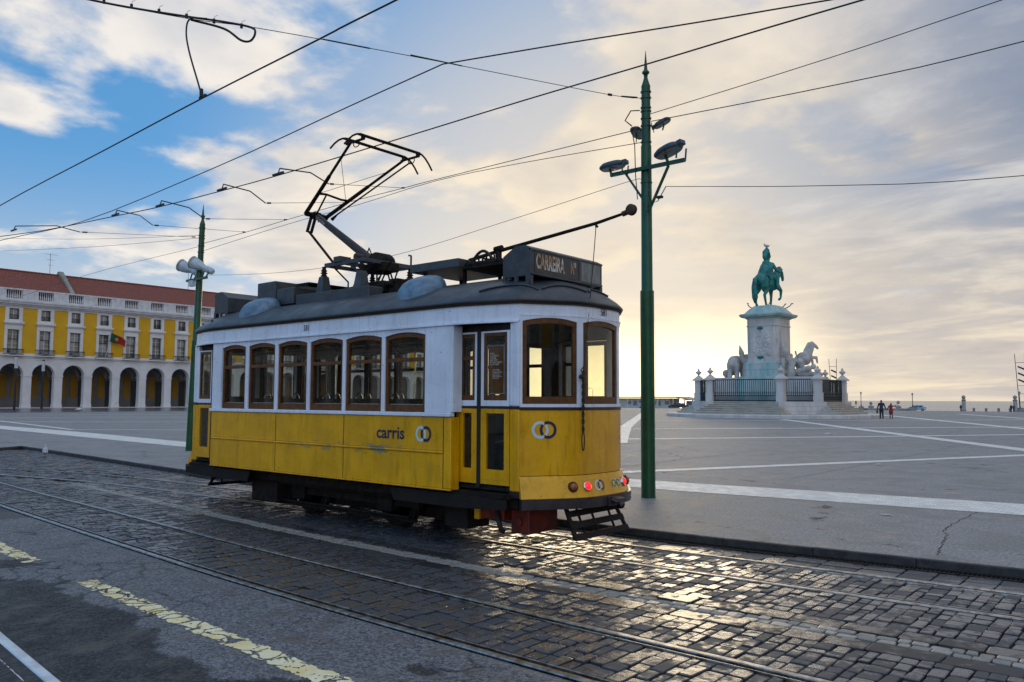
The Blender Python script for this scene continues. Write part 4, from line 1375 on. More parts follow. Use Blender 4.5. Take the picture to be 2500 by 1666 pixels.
for i in range(6):
    for s in (-1, 1):
        x = -2.02 + i * 0.768
        st = MB(); y0, y1 = (-1.07, -0.28) if s < 0 else (0.28, 1.07)
        st.bbox(x - 0.20, x + 0.20, y0, y1, 1.06, 1.14, 0.02); st.box(x - 0.04, x + 0.04, (y0 + y1) / 2 - 0.1, (y0 + y1) / 2 + 0.1, 0.72, 1.06)
        st.hexa([(x - 0.24, y0, 1.10), (x - 0.18, y0, 1.10), (x - 0.18, y1, 1.10), (x - 0.24, y1, 1.10), (x - 0.30, y0, 1.70), (x - 0.25, y0, 1.70), (x - 0.25, y1, 1.70), (x - 0.30, y1, 1.70)])
        so = st.build('seat', SEATM, tram)
        hp = MB(); yc = y1 - 0.12 if s < 0 else y0 + 0.12
        hp.tube([(x - 0.275, yc - 0.07 + 0.14 * k / 8, 1.68 + 0.10 * math.sin(PI * k / 8)) for k in range(9)], 0.010, 6)
        hp.build('grab_hoop', CHROME, so)
for s in (-1, 1):
    m = MB(); m.tube([(-2.4, s * 0.45, 2.42), (2.4, s * 0.45, 2.42)], 0.014, 6); m.build('hand_rail', WOOD, tram)
for x in (-1.6, 0.3, 2.2):
    m = MB(); m.tube([(x, 0.42, 0.72), (x, 0.42, 2.6)], 0.016, 8); m.build('stanchion', CHROME, tram)

# --- underframe, truck, wheels, guards
m = MB(); m.box(-3.45, 3.45, -0.98, 0.98, 0.50, 0.60); m.box(-2.9, 2.9, -0.86, -0.76, 0.44, 0.62); m.box(-2.9, 2.9, 0.76, 0.86, 0.44, 0.62)
m.build('underframe', BLACK, tram)
for sx in (1, -1):
    for ya in (-1.155, 1.125):
        m = MB(); m.prism([(1.55, 0.62), (2.75, 0.62), (3.42, 0.60), (3.42, 0.50), (2.75, 0.47), (1.62, 0.47)], ya, ya + 0.03, lambda u, v, w_, sx=sx: (u * sx, w_, v))
        m.build('step_board', DARKWOOD, tram)
m = MB()
for s in (-1, 1):
    m.box(-1.55, 1.55, s * 0.62 - 0.04, s * 0.62 + 0.04, 0.30, 0.40)
    m.box(-1.55, 1.55, s * 0.70 - 0.02, s * 0.70 + 0.02, 0.13, 0.17)
    for x in (-0.95, 0.95):
        m.bbox(x - 0.14, x + 0.14, s * 0.64 - 0.09, s * 0.64 + 0.09, 0.22, 0.48, 0.02)
        for dx in (-0.28, 0.28):
            m.tube([(x + dx, s * 0.62, 0.38), (x + dx, s * 0.62, 0.52)], 0.055, 8)
    m.tube([(-1.5, s * 0.78, 0.20), (1.5, s * 0.78, 0.20)], 0.018, 6)
m.box(-0.5, 0.6, -0.4, 0.4, 0.16, 0.50); m.box(-1.30, -0.62, -0.35, 0.35, 0.20, 0.48)
m.build('truck_frame', BLACK, tram)
for x in (-0.95, 0.95):
    for s in (-1, 1):
        wh = MB(); wh.lathe([(0.05, -0.05), (0.30, -0.045), (0.36, -0.05), (0.38, -0.05), (0.38, -0.025), (0.345, -0.02), (0.34, 0.055), (0.30, 0.055), (0.28, 0.02), (0.10, 0.02), (0.08, 0.07), (0.04, 0.07)], 28, (x, s * 0.45, 0.345), axis='y', sq=(1, 1))
        if s < 0:
            wh.v = [(v[0], 2 * s * 0.45 - v[1], v[2]) for v in wh.v]
        wo_ = wh.build('wheel', BLACK, tram)
        ty = MB(); ty.lathe([(0.341, -0.02), (0.346, -0.018), (0.344, 0.056), (0.339, 0.057)], 28, (x, s * 0.45, 0.345), axis='y')
        ty.build('tyre', STEEL, wo_)
m = MB(); m.box(-1.7, 1.8, -0.30, -0.26, 0.14, 0.52); m.box(-1.7, 1.8, 0.26, 0.30, 0.14, 0.52); m.build('motor_shield', BLACK, tram)  # dark boards added behind the wheels to fill and darken the underside
m = MB(); m.bbox(2.30, 2.66, -0.95, -0.55, 0.20, 0.52, 0.01); m.build('battery_box', DARKWOOD, tram)
m = MB(); m.bbox(-1.9, -1.25, -0.9, -0.5, 0.16, 0.50, 0.02); m.build('air_reservoir_box', BLACK, tram)
m = MB(); m.bbox(3.20, 3.46, -0.80, -0.26, 0.20, 0.47, 0.012); m.tube([(3.33, -0.79, 0.33), (3.33, -0.83, 0.33)], 0.05, 12); m.build('red_gear_box', REDP, tram)
m = MB(); m.bbox(2.80, 3.16, -0.88, -0.60, 0.33, 0.47, 0.01); m.build('red_beam', REDP, tram)
m = MB(); m.bbox(2.74, 2.82, -0.92, -0.62, 0.32, 0.47, 0.01); m.build('yellow_end_cap', YEL, tram)
m = MB(); m.tube([(3.05, -0.86, 0.46), (3.12, -0.93, 0.36), (3.16, -0.92, 0.24), (3.16, -0.88, 0.22)], 0.03, 8); m.build('air_hose', RUBBER, tram)
for sx in (1, -1):
    lg = thing('life_guard', None, None); lg.parent = tram
    ya, yb = (-0.60, 0.40) if sx > 0 else (-0.40, 0.60)
    for y in (ya, yb):
        m = MB(); m.bar((3.80 * sx, y * 0.95, 0.50), (3.97 * sx, y * 1.03, 0.185), 0.045, 0.03); m.build('guard_post', DARKWOOD, lg)
    for z in (0.44, 0.325, 0.205):
        f_ = (0.50 - z) / 0.315; xx = 3.80 + 0.17 * f_; k_ = 0.95 + 0.08 * f_
        y0, y1 = ya * k_ - 0.03, yb * k_ + 0.03
        m = MB(); m.hexa([((xx + 0.015) * sx, y0, z - 0.028), ((xx + 0.040) * sx, y0, z - 0.032), ((xx + 0.040) * sx, y1, z - 0.032), ((xx + 0.015) * sx, y1, z - 0.028),
                          ((xx - 0.017) * sx, y0, z + 0.028), ((xx + 0.008) * sx, y0, z + 0.026), ((xx + 0.008) * sx, y1, z + 0.026), ((xx - 0.017) * sx, y1, z + 0.028)])
        m.build('guard_slat', DARKWOOD, lg)
    for y in (ya * 0.6, (ya + yb) / 2, yb * 0.6):
        m = MB(); m.bar((3.78 * sx, y, 0.50), (3.92 * sx, y, 0.19), 0.02, 0.02); m.build('guard_strut', BLACK, lg)

# --- roof equipment
for sx in (1, -1):
    v_o = []
    for sy in (-1, 1):
        xc = (1.70 if sx > 0 else -1.95)
        vm = MB(); zz = roof_z(xc, 0.80)
        for i in range(7):
            for k in range(16):
                pass
        prof = [(1.0, -0.10), (1.0, 0.0), (0.93, 0.07), (0.78, 0.135), (0.55, 0.175), (0.25, 0.195), (0.01, 0.20)]
        vm.lathe(prof, 22, (0, 0, 0), sq=(0.34, 0.30))
        vm.v = [(xc + v[0], sy * 0.80 + v[1], zz + v[2] * 0.92 - (abs(sy * 0.80 + v[1]) - 0.80) * 0.32) for v in vm.v]
        vm.build('roof_vent', VENT, tram)
# destination sign boxes at both ends
for sx in (1, -1):
    sb = MB(); poly = [(3.01, 3.13), (3.01, 3.365), (3.20, 3.475), (3.34, 3.475), (3.42, 3.435), (3.42, 3.13)]
    fnx = lambda u, v, w_, sx=sx: (u * sx, w_, v)
    sb.prism(poly, -0.735, 0.735, fnx)
    sbo = sb.build('sign_box', GREY, tram)
    for y in (-0.735, 0.735):
        a_ = MB()
        for x0, x1, z0, z1 in ((3.01, 3.06, 3.0, 3.13), (3.19, 3.24, 3.0, 3.13), (3.36, 3.42, 2.98, 3.13)):
            a_.box(min(x0 * sx, x1 * sx), max(x0 * sx, x1 * sx), y - 0.012, y + 0.012, z0, z1)
        a_.box(min(3.01 * sx, 3.42 * sx), max(3.01 * sx, 3.42 * sx), y - 0.011, y + 0.011, 2.99, 3.045)
        a_.box(min(3.05 * sx, 3.38 * sx), max(3.05 * sx, 3.38 * sx), y - 0.010, y + 0.010, 3.115, 3.135)
        a_.build('sign_bracket', GREY, sbo)
        b_ = MB(); b_.box(min(3.36 * sx, 3.424 * sx), max(3.36 * sx, 3.424 * sx), y - 0.05 if y > 0 else y, y if y > 0 else y + 0.05, 2.97, 3.12); b_.build('sign_foot', GREY, sbo)
    b_ = MB(); x0, x1 = sorted((3.4205 * sx, 3.4245 * sx)); b_.box(x0, x1, -0.66, 0.215, 3.165, 3.405); b_.build('route_blind', SIGNBK, sbo)
    b_ = MB(); b_.box(x0, x1, 0.27, 0.69, 3.165, 3.405); b_.build('number_window', SIGNGL, sbo)
    b_ = MB(); b_.box(*sorted((3.4205 * sx, 3.43 * sx)), -0.735, 0.735, 3.135, 3.16); b_.box(*sorted((3.4205 * sx, 3.43 * sx)), 0.22, 0.265, 3.16, 3.41); b_.box(*sorted((3.40 * sx, 3.432 * sx)), -0.735, 0.735, 3.41, 3.43)
    b_.build('sign_trim', GREY, sbo)
    if sx > 0:
        me = text_mesh('CARREIRA', 0.24, 'LEFT', 0.007); map_mesh(me, lambda u, v: (3.4262, -0.635 + u * 0.500, 3.288 + v)); link('sign_lettering', me, CREAM, sbo)
        me = text_mesh('Nº', 0.215, 'LEFT', 0.002); map_mesh(me, lambda u, v: (3.4262, 0.045 + u * 0.46, 3.288 + v)); link('sign_lettering', me, CREAM, sbo)
# resistor boxes and plinths
m = MB(); m.bbox(-2.36, -1.86, -0.60, 0.60, 3.10, 3.555, 0.012); m.build('resistor_box', GREY, tram)
m = MB(); m.bbox(-1.855, -1.40, -0.58, 0.55, 3.16, 3.42, 0.01); m.build('resistor_shelf', GREY, tram)
m = MB()
for i in range(7):
    m.tube([(-1.45 + 0.05 * i, -0.50, 3.42), (-1.43 + 0.05 * i, -0.50, 3.47), (-1.40 + 0.05 * i, 0.4, 3.47)], 0.012, 6)
m.build('cable_run', BLACK, tram)
m = MB(); m.bbox(-1.30, 0.42, -0.60, -0.34, 3.10, 3.28, 0.01); m.bbox(-1.30, 0.42, 0.34, 0.60, 3.10, 3.28, 0.01); m.build('equipment_plinth', GREY, tram)
tr_ = MB(); tr_.bbox(1.17, 2.07, -0.52, 0.50, 3.385, 3.495, 0.006)
tr_o = tr_.build('resistor_tray', GREY, tram)
for x in (1.25, 1.98):
    for y in (-0.30, 0.40):
        m = MB(); m.box(x - 0.02, x + 0.02, y - 0.02, y + 0.02, 3.12, 3.39); m.build('tray_leg', BLACK, tr_o)
m = MB(); m.box(2.075, 2.75, -0.45, 0.45, 3.355, 3.385)
for k in range(7):
    yy = -0.40 + k * 0.13
    m.tube([(2.10, yy, 3.41), (2.70, yy, 3.41)], 0.035, 8)
for k in range(9):
    m.tube([(2.14 + k * 0.065, -0.42, 3.39), (2.14 + k * 0.065, -0.42, 3.47 + 0.02 * (k % 3))], 0.012, 6)
m.build('resistor_grid', BLACK, tr_o)
m = MB(); m.tube([(2.08 + 0.42 * k / 10, -0.30, 3.42 + 0.17 * math.sin(PI * k / 10)) for k in range(11)], 0.02, 8); m.build('power_cable', RUBBER, tr_o)

# trolley pole with its rope
tp = thing('trolley_pole', None, None); tp.parent = tram
m = MB(); m.lathe([(0.16, 3.14), (0.16, 3.30), (0.12, 3.36), (0.10, 3.40)], 16, (2.62, 0.0, 0)); m.lathe([(0.13, 3.40), (0.15, 3.42), (0.15, 3.44), (0.05, 3.45)], 16, (2.62, 0, 0)); m.build('swivel_base', GREY, tp)
m = MB(); m.tube([(1.78, 0, 3.565), (2.30, 0, 3.63), (3.83, 0, 3.785), (4.24, 0, 3.85)], [0.026, 0.026, 0.021, 0.017], 10); m.build('boom', BLACK, tp)
m = MB(); m.box(2.27, 2.33, -0.03, 0.03, 3.40, 3.66); m.tube([(2.24, 0, 3.655), (2.36, 0, 3.665)], 0.042, 8); m.bar((2.30, 0.0, 3.50), (1.90, 0.05, 3.60), 0.02, 0.02); m.bar((1.98, 0.05, 3.58), (2.28, 0.05, 3.44), 0.02, 0.02); m.build('boom_support', BLACK, tp)
m = MB(); m.tube([(4.20, 0, 3.842), (4.29, 0, 3.862)], 0.034, 8); m.build('harp', RUST, tp)
m = MB(); m.lathe([(0.02, -0.032), (0.060, -0.030), (0.066, -0.022), (0.040, -0.006), (0.040, 0.006), (0.066, 0.022), (0.060, 0.030), (0.02, 0.032)], 20, (4.315, 0, 3.875), axis='y'); m.build('trolley_wheel', RUST, tp)
rp = MB(); x, y, nx, ny = bow(0.735, 0.04)
pts = [Vector((3.83, 0, 3.76)).lerp(Vector((x, y, 2.02)), k / 12) for k in range(13)]
pts = [(p_.x + 0.018 * math.sin(PI * k / 12), p_.y - 0.015 * math.sin(PI * k / 12), p_.z) for k, p_ in enumerate(pts)]
rp.tube(pts, 0.0055, 6); rp.tube([(3.83, 0, 3.79), (3.83, 0, 3.735)], 0.014, 6); rp.ell((3.845, 0.0, 3.745), (0.018, 0.014, 0.016), 8, 5)
rp.build('trolley_rope', ROPE, tp)
rk = MB()
for ph in (0, PI):
    rk.tube([(x + 0.010 * math.cos(0.9 * k + ph), y + 0.010 * math.sin(0.9 * k + ph), 2.02 - 0.68 * k / 30) for k in range(31)], 0.0095, 6)
rk.ell((x, y - 0.03, 1.955), (0.03, 0.035, 0.028), 8, 6); rk.tube([(x, y, 2.06), (x - 0.01, y - 0.03, 2.03), (x, y - 0.01, 2.0)], 0.007, 6)
zb = 1.34
rk.tube([(x + 0.0, y + 0.026 * math.sin(2 * PI * k / 20), zb - 0.105 + 0.105 * math.cos(2 * PI * k / 20)) for k in range(21)], 0.0065, 6)
rk.build('rope_coil', ROPE, tp)

# pantograph
pg = thing('pantograph', None, None); pg.parent = tram
m = MB(); zf = 3.70
for y in (-0.45, 0.45):
    m.bar((-0.77, y, zf), (0.16, y, zf), 0.05, 0.06)
for x in (-0.74, 0.13, -0.34, 0.0):
    m.bar((x, -0.47, zf), (x, 0.47, zf), 0.045, 0.055)
m.box(-0.52, -0.36, -0.50, -0.30, zf + 0.02, zf + 0.10); m.box(-0.72, -0.66, -0.02, 0.04, zf, zf + 0.08)
m.tube([(0.13, 0.46, zf), (0.13, 0.46, zf + 0.18), (0.08, 0.46, zf + 0.19)], 0.016, 6)
m.build('base_frame', GREY, pg)
for x in (-0.78, 0.10):
    for y in (-0.47, 0.47):
        iz = MB(); iz.lathe([(0.115, 3.27), (0.115, 3.30), (0.075, 3.52), (0.065, 3.53)], 4, (x, y, 0), smooth=False, rot=PI / 4)
        io = iz.build('pedestal', GREY, pg)
        iz = MB(); iz.lathe([(0.03, 3.52), (0.055, 3.545), (0.03, 3.56), (0.055, 3.585), (0.03, 3.60), (0.05, 3.62), (0.03, 3.64), (0.03, 3.68)], 12, (x, y, 0)); iz.build('insulator', BLACK, pg)
m = MB(); m.lathe([(0.02, -0.17), (0.14, -0.16), (0.16, -0.12), (0.16, 0.12), (0.14, 0.16), (0.02, 0.17)], 20, (-0.02, 0, zf + 0.01), axis='y'); m.box(-0.25, 0.2, -0.15, 0.15, 3.58, 3.70); m.build('spring_drum', BLACK, pg)
m = MB()
for i in range(10):
    xa, ya = random.uniform(-0.6, 0.35), random.uniform(-0.4, 0.4)
    m.tube([(xa, ya, 3.26), (xa + random.uniform(-.15, .15), ya, 3.45), (xa + random.uniform(-.25, .25), ya + random.uniform(-.2, .2), 3.68)], 0.013, 6)
m.bbox(-0.35, 0.35, -0.28, 0.28, 3.22, 3.40, 0.02); m.tube([(-0.5, -0.2, 3.33), (0.5, -0.2, 3.35)], 0.05, 8)
m.bbox(0.38, 0.56, -0.2, 0.3, 3.18, 3.42, 0.01)
m.build('drive_gear', BLACK, pg)
K = Vector((-1.66, 0, 4.68)); B0 = Vector((-0.36, 0, 3.86))
m = MB(); m.tube([B0 + Vector((0.12, 0, -0.10)), B0, K], [0.075, 0.068, 0.048], 12); m.tube([(B0.x, -0.22, B0.z - 0.03), (B0.x, 0.22, B0.z - 0.03)], 0.05, 10); m.tube([B0 + Vector((-0.1, 0.06, 0.0)), B0 + Vector((-0.02, 0.06, 0.14)), B0 + Vector((0.06, 0.06, 0.0))], 0.012, 6); m.build('lower_arm', BRONZE_P, pg)
m = MB(); m.tube([(K.x, -0.20, K.z), (K.x, 0.22, K.z)], 0.042, 10); m.bar((K.x, -0.08, K.z), (K.x - 0.12, -0.08, K.z - 0.27), 0.03, 0.045); m.bar((K.x, 0.0, K.z), (K.x - 0.12, 0.0, K.z - 0.27), 0.03, 0.045)
m.bbox(K.x - 0.05, K.x + 0.05, -0.05, 0.08, K.z - 0.06, K.z + 0.05, 0.01)
for k in range(4):
    m.tube([(K.x + 0.02, -0.1 + 0.07 * k, K.z + 0.03), (K.x + 0.07, -0.1 + 0.07 * k, K.z - 0.06), (K.x, -0.1 + 0.07 * k, K.z - 0.10)], 0.008, 6)
m.build('knee_joint', BLACK, pg)
m = MB(); m.tube([(K.x - 0.12, -0.04, K.z - 0.26), (-1.0, -0.04, 3.73)], 0.021, 8); m.build('coupling_rod', BLACK, pg)
HZ = 5.43; HX = -0.01
m = MB()
L0, L1 = Vector((K.x, -0.20, K.z)), Vector((HX - 0.08, -0.56, HZ))
R0_, R1_ = Vector((K.x, 0.20, K.z)), Vector((HX - 0.08, 0.50, HZ))
for a_, b_ in ((L0, L1), (R0_, R1_)):
    m.tube([a_, a_.lerp(b_, 0.55), a_.lerp(b_, 0.56), b_], [0.033, 0.029, 0.022, 0.020], 8)
q0, q1 = L0.lerp(L1, 0.30), R0_.lerp(R1_, 0.30)
m.tube([q0, q0.lerp(q1, 0.25) + Vector((0.0, 0, 0.02)), q0.lerp(q1, 0.75) + Vector((0, 0, -0.01)), q1], 0.019, 8)
m.tube([q0.lerp(q1, 0.25), (K.x + 0.03, -0.02, K.z)], 0.014, 6)
m.tube([L0.lerp(L1, 0.80), q0.lerp(q1, 0.9)], 0.004, 5); m.tube([q0, R0_.lerp(R1_, 0.80)], 0.004, 5)
m.build('upper_arm', BLACK, pg)
m = MB(); m.tube([(K.x + 0.08, 0.26, K.z - 0.03), (K.x + 0.20, 0.275, K.z + 0.04), (HX - 0.02, 0.58, HZ - 0.03)], [0.03, 0.013, 0.013], 8); m.build('head_rod', BLACK, pg)
for x in (-0.17, 0.15):
    hb = MB(); pts = []
    for k in range(25):
        y = -0.86 + 1.72 * k / 24; e = max(0.0, (abs(y) - 0.60) / 0.26)
        pts.append((x, y, 5.50 - 0.21 * e ** 1.7))
    hb.tube(pts, [0.014 if abs(p_[1]) > 0.64 else 0.024 for p_ in pts], 8); hb.build('collector_strip', BLACK, pg)
m = MB()
for y in (-0.54, 0.54):
    m.bar((-0.22, y, 5.44), (0.20, y, 5.44), 0.025, 0.03)
    for x in (-0.17, 0.15):
        m.tube([(x, y, 5.44), (x, y, 5.50)], 0.022, 8)
    m.tube([(0.02 + 0.07 * math.cos(t_), y, 5.40 + 0.05 * math.sin(t_)) for t_ in np.linspace(0, 2 * PI, 12)], 0.008, 5)
m.build('collector_head', BLACK, pg)
me = text_mesh('SCHUNK', 0.07, 'LEFT'); ax = (B0 - K).normalized(); upv = Vector((0, 0, 1)) - ax * ax.z; upv.normalize()
map_mesh(me, lambda u, v: tuple(K + ax * (0.10 + u) + upv * v + Vector((0, -0.06, 0)))); link('maker_lettering', me, PAPER, pg)

# ---------------------------------------------------------------- poles, floodlights and overhead wires
GREEN = pmat('pole_green', (0.004, 0.080, 0.026), 0.36, col2=(0.003, 0.052, 0.018), nscale=4, bump=0.12, bscale=30, col3=(0.25, 0.28, 0.24), n3=16, lo3=0.735, hi3=0.76)
WIRE = pmat('wire_black', (0.012, 0.012, 0.013), 0.5, 0.3, col2=(0.02, 0.02, 0.02), nscale=30)
FLOOD = pmat('flood_blue_grey', (0.035, 0.075, 0.105), 0.4, col2=(0.025, 0.05, 0.075), nscale=8)
FLOODW = pmat('flood_white', (0.50, 0.58, 0.64), 0.4, col2=(0.40, 0.47, 0.52), nscale=8)
LENS = pmat('flood_glass', (0.22, 0.22, 0.20), 0.12, col2=(0.35, 0.33, 0.28), nscale=9)


def turned(mb, org, axis, up=(0, 0, 1)):
    """place a mesh modelled along +Z so that +Z points along axis at org"""
    rot = Vector(axis).to_track_quat('Z', 'Y').to_matrix()
    mb.v = [tuple(rot @ Vector(v) + Vector(org)) for v in mb.v]
    return mb


def pole_axis(base, top):
    b, t_ = Vector(base), Vector(top)
    return lambda z: b + (t_ - b) * ((z - b.z) / (t_.z - b.z))


# --- right pole
PRb, PRt = (-6.88, 11.74, PZ), (-6.62, 11.32, 6.70)
axR = pole_axis(PRb, PRt)
polR = thing('tram_pole', 'tall green pole right of the tram, with four floodlights on cross arms', 'pole', PRb, group='green overhead wire poles')
loc = lambda p_: tuple(Vector(p_) - Vector(PRb))
LR = lambda z: loc(axR(z))
m = MB(); m.tube([LR(PZ), LR(PZ + 0.02), LR(3.50)], [0.122, 0.118, 0.114], 20); m.build('lower_shaft', GREEN, polR)
m = MB(); m.tube([LR(3.50), LR(3.52), LR(5.9)], [0.108, 0.094, 0.086], 20); m.build('middle_shaft', GREEN, polR)
m = MB(); m.tube([LR(5.9), LR(5.92), LR(6.88)], [0.080, 0.078, 0.074], 18); m.build('upper_shaft', GREEN, polR)
m = MB(); m.tube([LR(6.88), LR(6.96), LR(7.03), LR(7.08), LR(7.10), LR(7.13), LR(7.15), LR(7.18), LR(7.47)], [0.078, 0.050, 0.030, 0.036, 0.062, 0.058, 0.034, 0.028, 0.004], 14); m.build('finial', GREEN, polR)
for z in (5.28, 5.95, 6.22, 6.34, 6.46, 6.52, 6.68, 6.78):
    m = MB(); m.tube([LR(z), LR(z + 0.022)], 0.090 if z > 5.6 else 0.098, 16); m.build('band', GREEN, polR)
m = MB(); m.bar(loc((-7.29, 11.28, 5.50)), loc((-5.90, 11.28, 5.50)), 0.05, 0.06); m.build('cross_arm', GREEN, polR)
for a_, b_ in (((-7.0, 11.30, 5.47), (-6.72, 11.36, 5.02)), ((-6.20, 11.30, 5.47), (-6.60, 11.36, 4.80))):
    m = MB(); m.bar(loc(a_), loc(b_), 0.035, 0.035); m.build('brace', GREEN, polR)


def floodlight(parent, org, rz, tilt, sc=1.0, mat=FLOOD):
    """flat oval street floodlight; glass looks down and forward"""
    hb = MB()
    n = 24; rings = []
    for z, k in ((-0.045, 0.90), (-0.015, 1.0), (0.015, 0.97), (0.055, 0.78), (0.075, 0.45), (0.082, 0.05)):
        rings.append([(0.25 * k * math.copysign(abs(math.cos(t_)) ** 0.75, math.cos(t_)), 0.17 * k * math.copysign(abs(math.sin(t_)) ** 0.75, math.sin(t_)), z) for t_ in np.linspace(0, 2 * PI, n, endpoint=False)])
    vs = [p_ for r_ in rings for p_ in r_]
    fs = [(i * n + k, i * n + (k + 1) % n, (i + 1) * n + (k + 1) % n, (i + 1) * n + k) for i in range(5) for k in range(n)]
    hb.add(vs, fs, True); hb.add(rings[0], [tuple(range(n))[::-1]])
    hb.bbox(0.20, 0.30, -0.07, 0.07, -0.03, 0.05, 0.01)
    gl = MB(); gl.add([(x * 0.86, y * 0.84, -0.048) for x, y, _ in rings[1]], [tuple(range(n))[::-1]])
    gl.lathe([(0.06, -0.056), (0.09, -0.049)], 12)
    st = MB(); st.bar((0.26, -0.12, 0.0), (0.24, -0.12, -0.20), 0.02, 0.02); st.bar((0.26, 0.12, 0.0), (0.24, 0.12, -0.20), 0.02, 0.02); st.bar((-0.06, 0, -0.04), (-0.01, 0, -0.20), 0.035, 0.035)
    rot = Matrix.Rotation(rz, 3, 'Z') @ Matrix.Rotation(tilt, 3, 'Y')
    rz_only = Matrix.Rotation(rz, 3, 'Z')
    for mb, r_ in ((hb, rot), (gl, rot), (st, rz_only)):
        mb.v = [tuple(r_ @ Vector(v) * sc + Vector(org)) for v in mb.v]
    o = hb.build('floodlight', mat, parent); gl.build('lens', LENS, o); st.build('stirrup', GREEN, o)
    return o


floodlight(polR, loc((-7.24, 11.26, 5.645)), R(8), R(-6), 0.92)
floodlight(polR, loc((-6.18, 11.26, 5.70)), R(-8), R(-14), 1.0)
floodlight(polR, loc((-6.90, 11.50, 6.22)), R(100), R(20), 0.62)
floodlight(polR, loc((-6.40, 11.46, 6.26)), R(200), R(25), 0.62)
m = MB(); m.tube([loc((-6.86, 11.25, 6.22)), loc((-6.78, 11.22, 5.9)), loc((-6.78, 11.24, 5.4)), loc((-6.77, 11.28, 5.0))], 0.009, 6)
m.tube([loc((-6.85, 11.25, 6.25)), loc((-6.95, 11.2, 6.35)), loc((-6.85, 11.22, 6.5)), loc((-6.70, 11.25, 6.48))], 0.011, 6)
m.build('lamp_cable', WIRE, polR)
m = MB(); m.tube([loc((-6.58, 11.3, 5.1)), loc((-6.52, 11.3, 4.9)), loc((-6.40, 11.3, 4.92)), loc((-6.28, 11.35, 5.15))], 0.008, 6); m.bbox(*[v for p_ in zip(loc((-6.42, 11.28, 4.96)), loc((-6.32, 11.34, 5.0))) for v in p_], 0.005); m.build('splice_cable', WIRE, polR)
m = MB(); pts_ = [loc(axR(z) + Vector((0.112, -0.02, 0))) for z in (PZ, 0.6, 1.2, 1.9)]; m.tube(pts_, 0.013, 6); m.build('conduit', GREEN, polR)

# --- left pole
PLb, PLt = (-23.49, 12.61, PZ), (-22.85, 12.43, 7.25)
axL = pole_axis(PLb, PLt)
polL = thing('tram_pole', "green pole behind the tram's left end, with two white bell floodlights", 'pole', PLb, group='green overhead wire poles')
locL = lambda p_: tuple(Vector(p_) - Vector(PLb))
LL = lambda z: locL(axL(z))
m = MB(); m.tube([LL(PZ), LL(3.45)], [0.135, 0.125], 18); m.build('lower_shaft', GREEN, polL)
m = MB(); m.tube([LL(3.45), LL(3.47), LL(5.9)], [0.118, 0.105, 0.098], 18); m.build('middle_shaft', GREEN, polL)
m = MB(); m.tube([LL(5.9), LL(5.92), LL(7.02)], [0.09, 0.088, 0.084], 16); m.build('upper_shaft', GREEN, polL)
m = MB(); m.tube([LL(z) for z in (7.02, 7.12, 7.20, 7.25, 7.28, 7.31, 7.36, 7.64)], [0.085, 0.05, 0.034, 0.07, 0.066, 0.036, 0.03, 0.004], 12); m.build('finial', GREEN, polL)
for z in (6.15, 6.35, 6.58, 6.66, 6.90):
    m = MB(); m.tube([LL(z), LL(z + 0.03)], 0.102, 14); m.build('band', GREEN, polL)
m = MB(); m.bar(locL((-23.50, 12.32, 5.31)), locL((-22.30, 12.32, 5.31)), 0.06, 0.07); m.build('cross_arm', GREEN, polL)
m = MB(); m.bbox(*[v for p_ in zip(locL((-23.20, 12.22, 5.10)), locL((-22.98, 12.34, 5.28))) for v in p_], 0.01); m.build('ballast_box', FLOODW, polL)
for ox, oy in ((-22.97, 12.22), (-23.76, 12.26)):
    bl = MB(); bl.lathe([(0.175, 0.0), (0.205, 0.012), (0.20, 0.03), (0.185, -0.10), (0.15, -0.26), (0.095, -0.40), (0.075, -0.44), (0.095, -0.47), (0.105, -0.56), (0.10, -0.72), (0.07, -0.76)], 22)
    turned(bl, locL((ox, oy, 5.82)), (-0.80, -0.45, 0.42)); bo = bl.build('floodlight', FLOODW, polL)
    gl = MB(); gl.lathe([(0.174, 0.012), (0.12, -0.02), (0.01, -0.03)], 22); turned(gl, locL((ox, oy, 5.82)), (-0.80, -0.45, 0.42)); gl.build('lens', LENS, bo)
    st = MB(); st.bar(locL((ox + 0.55, oy + 0.28, 5.60)), locL((ox + 0.55, oy + 0.12, 5.31)), 0.05, 0.03); st.bar(locL((ox + 0.38, oy + 0.20, 5.66)), locL((ox + 0.38, oy + 0.10, 5.31)), 0.04, 0.03); st.build('stirrup', GREEN, bo)


# --- wires
def spl(pts, n=6):
    """Catmull-Rom through 3-D points"""
    P = [Vector(p_) for p_ in pts]
    P = [P[0] * 2 - P[1]] + P + [P[-1] * 2 - P[-2]]
    out = []
    for i in range(1, len(P) - 2):
        for k in range(n):
            t_ = k / n
            out.append(0.5 * ((2 * P[i]) + (P[i + 1] - P[i - 1]) * t_ + (2 * P[i - 1] - 5 * P[i] + 4 * P[i + 1] - P[i + 2]) * t_ ** 2 + (3 * P[i] - P[i - 1] - 3 * P[i + 1] + P[i + 2]) * t_ ** 3))
    out.append(P[-2])
    return out


def wire(name, pts, r, label, cat='wire', n=4, smooth=True):
    m = MB(); m.tube(spl(pts, n) if smooth else pts, r, 5, caps=False)
    return tag(m.build(name, WIRE), label, cat, 'overhead wires')


